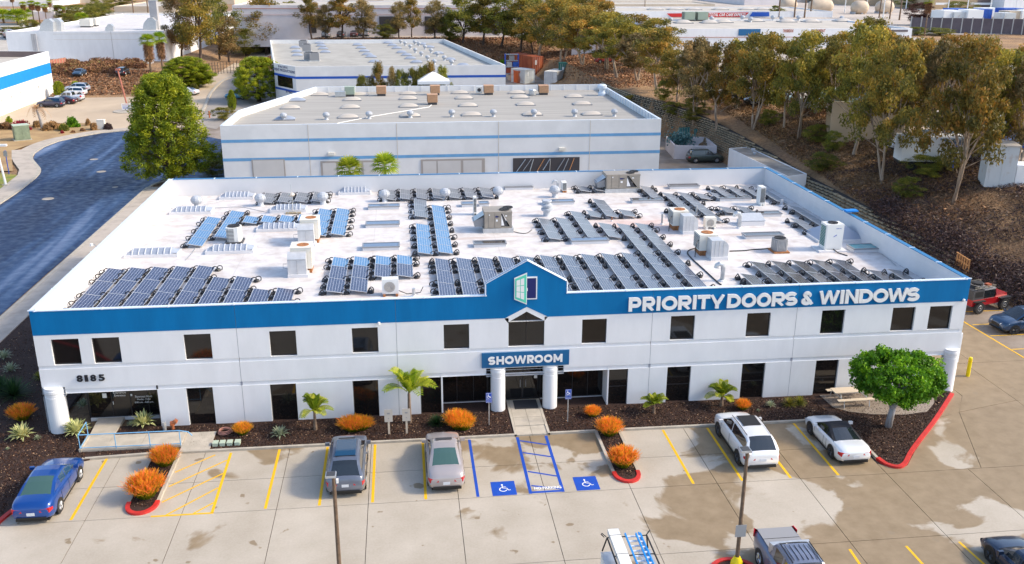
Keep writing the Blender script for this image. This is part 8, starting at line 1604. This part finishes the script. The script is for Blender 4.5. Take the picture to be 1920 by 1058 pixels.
# ---- feathery palms
def featherpalm(seed, nf=14, L=1.5, trunk=.5, matn='leaf_palm', wl=.32, droop=.8):
    rg = np.random.default_rng(seed); S = []
    for i in range(nf):
        a = 2*PI*i/nf*1.0+rg.uniform(-.2, .2)+(i % 2)*.3; el = rg.uniform(.55, 1.42); l_ = L*rg.uniform(.8, 1.15); rac = []
        for t_ in np.linspace(0, 1, 15): r_ = l_*t_*math.cos(el)*(1+.15*t_); z = trunk+l_*t_*math.sin(el)-droop*l_*.55*t_**2.2; rac.append(np.array([r_*math.cos(a), r_*math.sin(a), z]))
        sd_ = np.array([-math.sin(a), math.cos(a), 0]); S.append((rac, [.016]*15, sd_, .6)); br = rg.uniform(.2, .85)
        for j in range(2, 15):
            d_ = rac[j]-rac[j-1]; d_ /= np.linalg.norm(d_); wl_ = wl*math.sin(PI*(.12+.85*j/15))**.6
            for s in (1, -1):
                for k in range(2):
                    p0 = rac[j]-d_*k*.05; q = p0+(sd_*s*.8+d_*.55+np.array([0, 0, .12]))*wl_; e_ = q+(sd_*s*.3+d_*.3+np.array([0, 0, -.35]))*wl_*.4; S.append(([p0, q, e_], [.018, .022, .003], d_, [min(1, br+rg.uniform(-.2, .25))]*2))
    m1 = blades('fronds', S, matn); return m1, MB().lathe(0, 0, [(.13, 0), (.10, trunk*.5), (.085, trunk), (.04, trunk+.12)], 9).mesh('trunk', 'bark_palm')
FP = [featherpalm(1, 19, 1.5, .9), featherpalm(2, 17, 1.9, 1.3, wl=.42), featherpalm(3, 15, 1.15, .45, wl=.34)]
for x, y, s, v_, lab in ((15.75, -1.4, 1.0, 0, 'young feathery palm on the bark left of the grey SUV'), (21.4, -1.1, 1.15, 1, 'tall yellow-green palm between the two lower left windows'), (36.6, -1.4, .9, 2, 'squat bright green palm left of the first right window'), (41.15, -.9, 1.1, 2, 'bright green palm behind the white SUV'), ):
    t = empty('palm', (x, y, .08), lab, 'palm', 'young palms along the front wall', rz=random.uniform(0, 6), sc=(s*.92, s*.92, s*1.28)); link('fronds', FP[v_][0], t); link('trunk', FP[v_][1], t)
for x, y, lab in ((45.5, -1.3, 'left one of two small spiky cordylines'), (46.2, -1.2, 'right one of two small spiky cordylines')): plant('cordyline', YU2, x, y, .8, lab+' left of the picnic table')
# ---- fan palms
def fanpalm(seed, nf=26, skirt=True, matn='leaf_palm', R=1.4, trunk=7.0, sk=3.5, tr=.22):
    rg = np.random.default_rng(seed); S = []; K = []
    def fan(c, d_, up_, r_, val, out, nb=9):
        sd_ = np.cross(d_, up_); sd_ /= np.linalg.norm(sd_)
        for j in range(nb):
            a = (j/(nb-1)-.5)*2.6; dd_ = d_*math.cos(a)+sd_*math.sin(a); m_ = c+dd_*r_*.55; e_ = c+dd_*r_+np.array([0, 0, -.18*r_]); w_ = np.cross(dd_, up_); w_ /= np.linalg.norm(w_)+1e-9
            out.append(([c, m_, e_], [.02*r_, .075*r_, .008], w_, [min(1, max(0, val+rg.uniform(-.15, .2)))]*2))
    for i in range(nf):
        a = 2.4*i; el = -.5+1.9*(i/nf); st = R*.55; d_ = np.array([math.cos(a)*math.cos(el), math.sin(a)*math.cos(el), math.sin(el)]); up_ = np.array([-math.cos(a)*math.sin(el), -math.sin(a)*math.sin(el), math.cos(el)]); c0 = np.array([0, 0, trunk]); c = c0+d_*st; S.append(([c0, c], [.03, .02], np.array([-math.sin(a), math.cos(a), 0]), [.5])); fan(c, d_, up_, R*.85, .3+.4*rg.random(), S)
    out = [blades('fronds', S, matn), MB().tube([(0, 0, -.3), (.05, 0, trunk*.5), (0, 0, trunk)], tr, 9, r1=tr*.75).mesh('trunk', 'bark_palm', True)]
    if skirt:
        for i in range(110):
            a = rg.uniform(0, 2*PI); z = trunk-.2-sk*rg.random(); d_ = np.array([math.cos(a)*.35, math.sin(a)*.35, -1]); d_ /= np.linalg.norm(d_); c = np.array([.25*math.cos(a), .25*math.sin(a), z]); fan(c, d_, np.array([math.cos(a), math.sin(a), .35]), R*.75, .45, K, 5)
        out.append(blades('skirt', K, 'leaf_dry'))
    return out
FA = fanpalm(1); FB = fanpalm(2, 22, True, R=1.3, trunk=9.0, sk=2.2, tr=.2); FC = fanpalm(4, 30, False, R=1.5, trunk=2.2)
def fpalm(px, pyb, pyt, v_, lab, grp=None, z=None, wid=None):
    p_ = atT(px, pyb) if z is None else np.append(at(px, pyb, z)[:2], z); zt = float(aty(px, pyt, p_[1])[2]); hh = {0: 8.2, 1: 10.1, 2: 3.4}[v_]; s = (zt-p_[2])/hh; t = empty('fan_palm', tuple(float(q) for q in p_), lab, 'palm', grp, rz=random.uniform(0, 6), sc=(s*(wid or 1), s*(wid or 1), s)); V_ = (FA, FB, FC)[v_]
    for n_, m_ in zip(('fronds', 'trunk', 'skirt'), V_): link(n_, m_, t)
fpalm(284, 141, 66, 0, 'fan palm with a thick brown skirt, left of the pair by the plain white warehouse', wid=1.15); fpalm(306, 136, 62, 0, 'fan palm with a thick brown skirt, right of the pair by the plain white warehouse')
for x, y_, px, pt, lab in ((None, 40.5, 655, 307, 'fan palm crown peeking over the rear parapet, left one'), (None, 40.5, 722, 300, 'fan palm crown peeking over the rear parapet, right one')):
    q_ = aty(px, pt+12, y_); t = empty('fan_palm', (float(q_[0]), y_, 0), lab, 'palm'); link('fronds', FC[0], t, (0, 0, float(q_[2])-1.75), 0, .82); link('trunk', FC[1], t, None, 0, (.8, .8, float(q_[2])/2.25))
fpalm(143, 170, 154, 2, 'tiny fan palm in the middle of the car park across the road', z=0.0)
t = empty('dying_palm', tuple(at(80, 242, .1)), 'dying palm with a pale bent trunk and drooping brown fronds on the dry bank', 'palm', sc=1.0); zt = float(aty(72, 207, at(80, 242, .1)[1])[2]); MB().tube([(0, 0, 0), (-.15, 0, zt*.5), (-.5, 0, zt)], .30, 8, r1=.14).build('trunk', 'bark_grey', t)
fm = featherpalm(9, 7, 2.6, 0, 'leaf_dry', .5, 2.2); link('fronds', fm[0], t, (-.5, 0, zt))
pl = [(48, 34, 6), (64, 42, 6), (77, 40, 2), (90, 42, 4), (24, 14, -6), (100, 30, 2), (33, 44, 20), (48, 41, 18), (106, 44, 14), (122, 44, 16), (8, 44, 14), (103, 62, 22), (148, 66, 20)]
for i, (px, b_, t_) in enumerate([(48, 42, 4), (64, 44, 2), (75, 43, 5), (88, 44, 8), (96, 30, 0), (26, 22, -8), (35, 50, 20), (49, 40, 18), (107, 36, 10), (122, 37, 14), (8, 46, 20)]): fpalm(px, b_, t_, 1 if i not in (6, 7, 10) else 2, f'fan palm, {ORD[i]} of the group among the far roofs at the top left', 'fan palms at the top left', wid=1.5)
for i, (px, b_, t_) in enumerate(((155, 50, 26), (222, 50, 30))): fpalm(px, b_, t_, 2, ('big' if i == 0 else 'smaller')+' fan palm crown rising behind the plain white warehouse roof', wid=1.2)
for i, (px, b_, t_) in enumerate(((251, 28, -40), (278, 28, -45))): fpalm(px, b_, t_, 1, ('left' if i == 0 else 'right')+' thin palm trunk rising out of the top edge near the olive-beige building')
for i, (px, b_, t_) in enumerate(((1460, 33, -60), (1489, 33, -62), (1508, 34, -58), (1519, 32, -60), (1648, 34, -40), (1668, 36, -45), (1686, 38, -50), (1733, 68, -6), (1209, 16, -30))): fpalm(px, b_, t_, 1, f'tall palm trunk, {ORD[i]} of those crossing the top edge by the tanks', 'tall palms by the tanks')
for i, (px, b_, t_, w_, v_) in enumerate(((170, 42, 12, 24, 2), (118, 36, 8, 34, 2), (138, 44, 18, 30, 2), (160, 36, 10, 46, 2), (185, 34, 6, 40, 2), (205, 22, 0, 30, 0), (60, 64, 36, 30, 2), (72, 62, 42, 24, 1), (20, 64, 50, 40, 2), (46, 66, 52, 30, 2), (128, 46, 24, 24, 2), (180, 30, -4, 26, 0), (312, 12, -8, 40, 2), (230, 12, -12, 40, 2), (145, 26, 8, 30, 2))): tree(px, b_, t_, w_, [DV[0], DV[1], DV[2]][v_], f'green tree, {ORD[i]} among the far roofs at the top left', 'trees at the top left', 'tree')
tree(1723, 48, 4, 46, MV, 'dark maroon tree beside the tall palm on the horizon', kind='tree'); tree(1453, 32, 10, 26, DV[0], 'green tree at the left end of the beige tanks', kind='tree'); tree(1590, 8, -8, 24, DV[2], 'green bush on the horizon behind the tanks', kind='tree')
for i, (px, b_, t_, w_) in enumerate(((1715, 16, -4, 50), (1795, 24, 2, 44), (1640, 8, -8, 30), (1545, 6, -8, 40), (1500, 4, -8, 30), (1760, 66, 52, 40), (1720, 66, 50, 30), (1905, 60, 40, 30))): tree(px, b_, t_, w_, DV[2], f'low bright tree, {ORD[i]} along the horizon near the screen fence', 'low trees near the screen fence', 'tree')
# ---- bank shrubs across the street
def bushmesh(matn, n=3500, flat=.75, ls=.14):
    C = []
    for i in range(60):
        a = RNG.normal(size=3); a /= np.linalg.norm(a); a[2] = abs(a[2]); C.append(a*np.array([.8, .8, flat])*(.5+.5*RNG.random()))
    P, cl = clusters(C, .24, n//60, .9, .1); P[:, 2] = np.abs(P[:, 2]); return leafcloud('foliage', P, ls, matn, np.clip(.6*cl+.5*RNG.random(len(P))-.05, 0, 1), aspect=.6)
BM = {m_: bushmesh(m_) for m_ in ('leaf_green', 'leaf_pink', 'leaf_dry', 'leaf_ficus', 'leaf_scrub', 'leaf_palm')}
def bush(px, py, wpx, hh, m_, lab, grp=None, z=.1):
    p_ = at(px, py, z) if z is not None else atT(px, py); dist = float(np.dot(p_-CAM, cf)); w = wpx*dist/FPX/2; t = empty('shrub', tuple(float(q) for q in p_), lab, 'shrub', grp, rz=random.uniform(0, 6), sc=(w, w*.7, hh)); link('foliage', BM[m_], t)
for px, py, w, h_, m_, lab in ((42, 243, 44, 2.0, 'leaf_pink', 'magenta flowering shrub on the dry bank'), (137, 238, 32, 2.2, 'leaf_ficus', 'clipped round green shrub on the dry bank'), (100, 243, 44, 1.6, 'leaf_dry', 'long brown-green shrub left of the clipped round one'), (120, 245, 30, 1.4, 'leaf_green', 'low green shrub in front of the long brown one'), (12, 242, 40, 1.3, 'leaf_dry', 'pinkish dry shrub at the left end of the bank'), (70, 238, 30, 1.2, 'leaf_dry', 'dry shrub right of the dying palm'), (176, 243, 26, 1.3, 'leaf_dry', 'brown rounded shrub left of the cream cabinet'), (203, 243, 22, 1.4, 'leaf_scrub', 'dark brown rounded shrub right of the cream cabinet'), (166, 235, 14, 1.3, 'leaf_dry', 'small rusty shrub behind the brown rounded one'), (117, 250, 12, .6, 'leaf_pink', 'first low red tuft in front of the shrubs'), (137, 249, 10, .5, 'leaf_dry', 'second low reddish tuft in front of the shrubs'), (155, 246, 12, .6, 'leaf_dry', 'third low reddish tuft in front of the shrubs'), (18, 230, 16, 1.3, 'leaf_palm', 'pale green shrub behind the magenta one'), (365, 168, 20, 1.6, 'leaf_green', 'shrub in the island by the lollipop tree'), (420, 290, 18, 1.4, 'leaf_green', 'shrub against the striped warehouse side'), (440, 196, 14, 2.0, 'leaf_dry', 'reddish shrub under the bright green tree'), (943, 125, 16, 2.5, 'leaf_ficus', 'bright green bush beside the blue container')): bush(px, py, w, h_, m_, lab)
rs = random.Random(11); SC_ = []; SV_ = []
for i in range(170):
    px, py = rs.uniform(98, 272), rs.uniform(117, 139)
    if px > 235 and py > 128: continue
    p_ = atT(px, py); r_ = rs.uniform(.7, 1.9); a = RNG.normal(size=(260, 3)); a /= np.linalg.norm(a, axis=1)[:, None]; a[:, 2] = np.abs(a[:, 2])*.8; SC_.append(p_+a*r_*(.5+.5*RNG.random(260))[:, None]); SV_.append(np.clip(rs.random()*.5+.5*RNG.random(260), 0, 1))
leafmat('leaf_bank', [(0.0, (0.06, 0.03, 0.02)), (0.45, (0.20, 0.085, 0.04)), (0.8, (0.30, 0.17, 0.07)), (1.0, (0.22, 0.24, 0.08))], obvar=0, trans=0)
tag(link('bank_scrub', leafcloud('bank_scrub', np.concatenate(SC_), .42, 'leaf_bank', np.concatenate(SV_), aspect=.5)), kind='stuff')
t = empty('block_wall', (0, 0, 0), 'low pale block wall beside the fan palms', 'wall'); pa, pb = at(237, 138, .0), at(290, 136, 0); MB().quad((pa[0], pa[1], 0), (pb[0], pb[1], 0), (pb[0], pb[1], 3.4), (pa[0], pa[1], 2.4)).build('wall', 'wall_white2', t); MB().box(pa[0], pb[0], pa[1]+.01, pa[1]+.4, 2.3, 2.45).build('wall_cap', 'kerb', t)
# ---- ground cover on the slope: dry litter, grass, dark scrub (stuff)
def cover(name, n, x0, x1, y0, y1, size, matn, keep=None, hz=(0, .15), kind='stuff', asp=.35):
    X = RNG.uniform(x0, x1, n); Y = RNG.uniform(y0, y1, n); T = terr(X, Y); ok = np.ones(n, bool) if keep is None else keep(X, Y, T); X, Y, T = X[ok], Y[ok], T[ok]
    P = np.stack([X, Y, T+RNG.uniform(hz[0], hz[1], len(X))], 1); me = leafcloud(name, P, size, matn, np.clip(RNG.beta(1.6, 2.2, len(X)), 0, 1), aspect=asp, up=.3); o = link(name, me); o['kind'] = kind; return o
cover('dry_litter', 60000, 71.5, 92, 38, 130, .32, 'leaf_dry', lambda X, Y, T: (X > footx(Y)+1.6) & (X < 86))
cover('twig_litter', 75000, 71.5, 92, -10, 62, .30, 'leaf_twig', lambda X, Y, T: (X > footx(Y)+1.6) & (RNG.random(len(Y)) < np.clip((66-Y)/30, 0, 1)), (0, .3), asp=.16)
cover('twig_litter', 30000, 71.5, 90, -10, 52, .42, 'leaf_scrub', lambda X, Y, T: (X > footx(Y)+1.6) & (np.sin(X*.8+Y*.3)+np.sin(Y*.5) > -.4), (0, .35), asp=.2)
cover('dry_grass', 26000, 71.5, 90, 0, 130, .55, 'leaf_dry', lambda X, Y, T: (X > footx(Y)+1.6) & (np.sin(X*.35)*np.sin(Y*.21) > .1) & (X < 86), (0, .3), asp=.16)
cover('dark_scrub', 60000, 71, 79, -12, 40, .30, 'leaf_scrub', lambda X, Y, T: (X > footx(Y)-.2) & (X < footx(Y)+3.4+.5*np.sin(Y*.5)+RNG.normal(size=len(X))*.5), (.05, .95), asp=.3)
cover('dry_litter', 30000, -20, 66, 205, 236, .6, 'leaf_dry', lambda X, Y, T: T > .3)
cover('dry_litter', 24000, 40, 72, 118, 215, .5, 'leaf_dry', lambda X, Y, T: T > .3)
cover('dry_litter', 16000, -90, -34, 150, 184, .6, 'leaf_dry', lambda X, Y, T: T > .2)
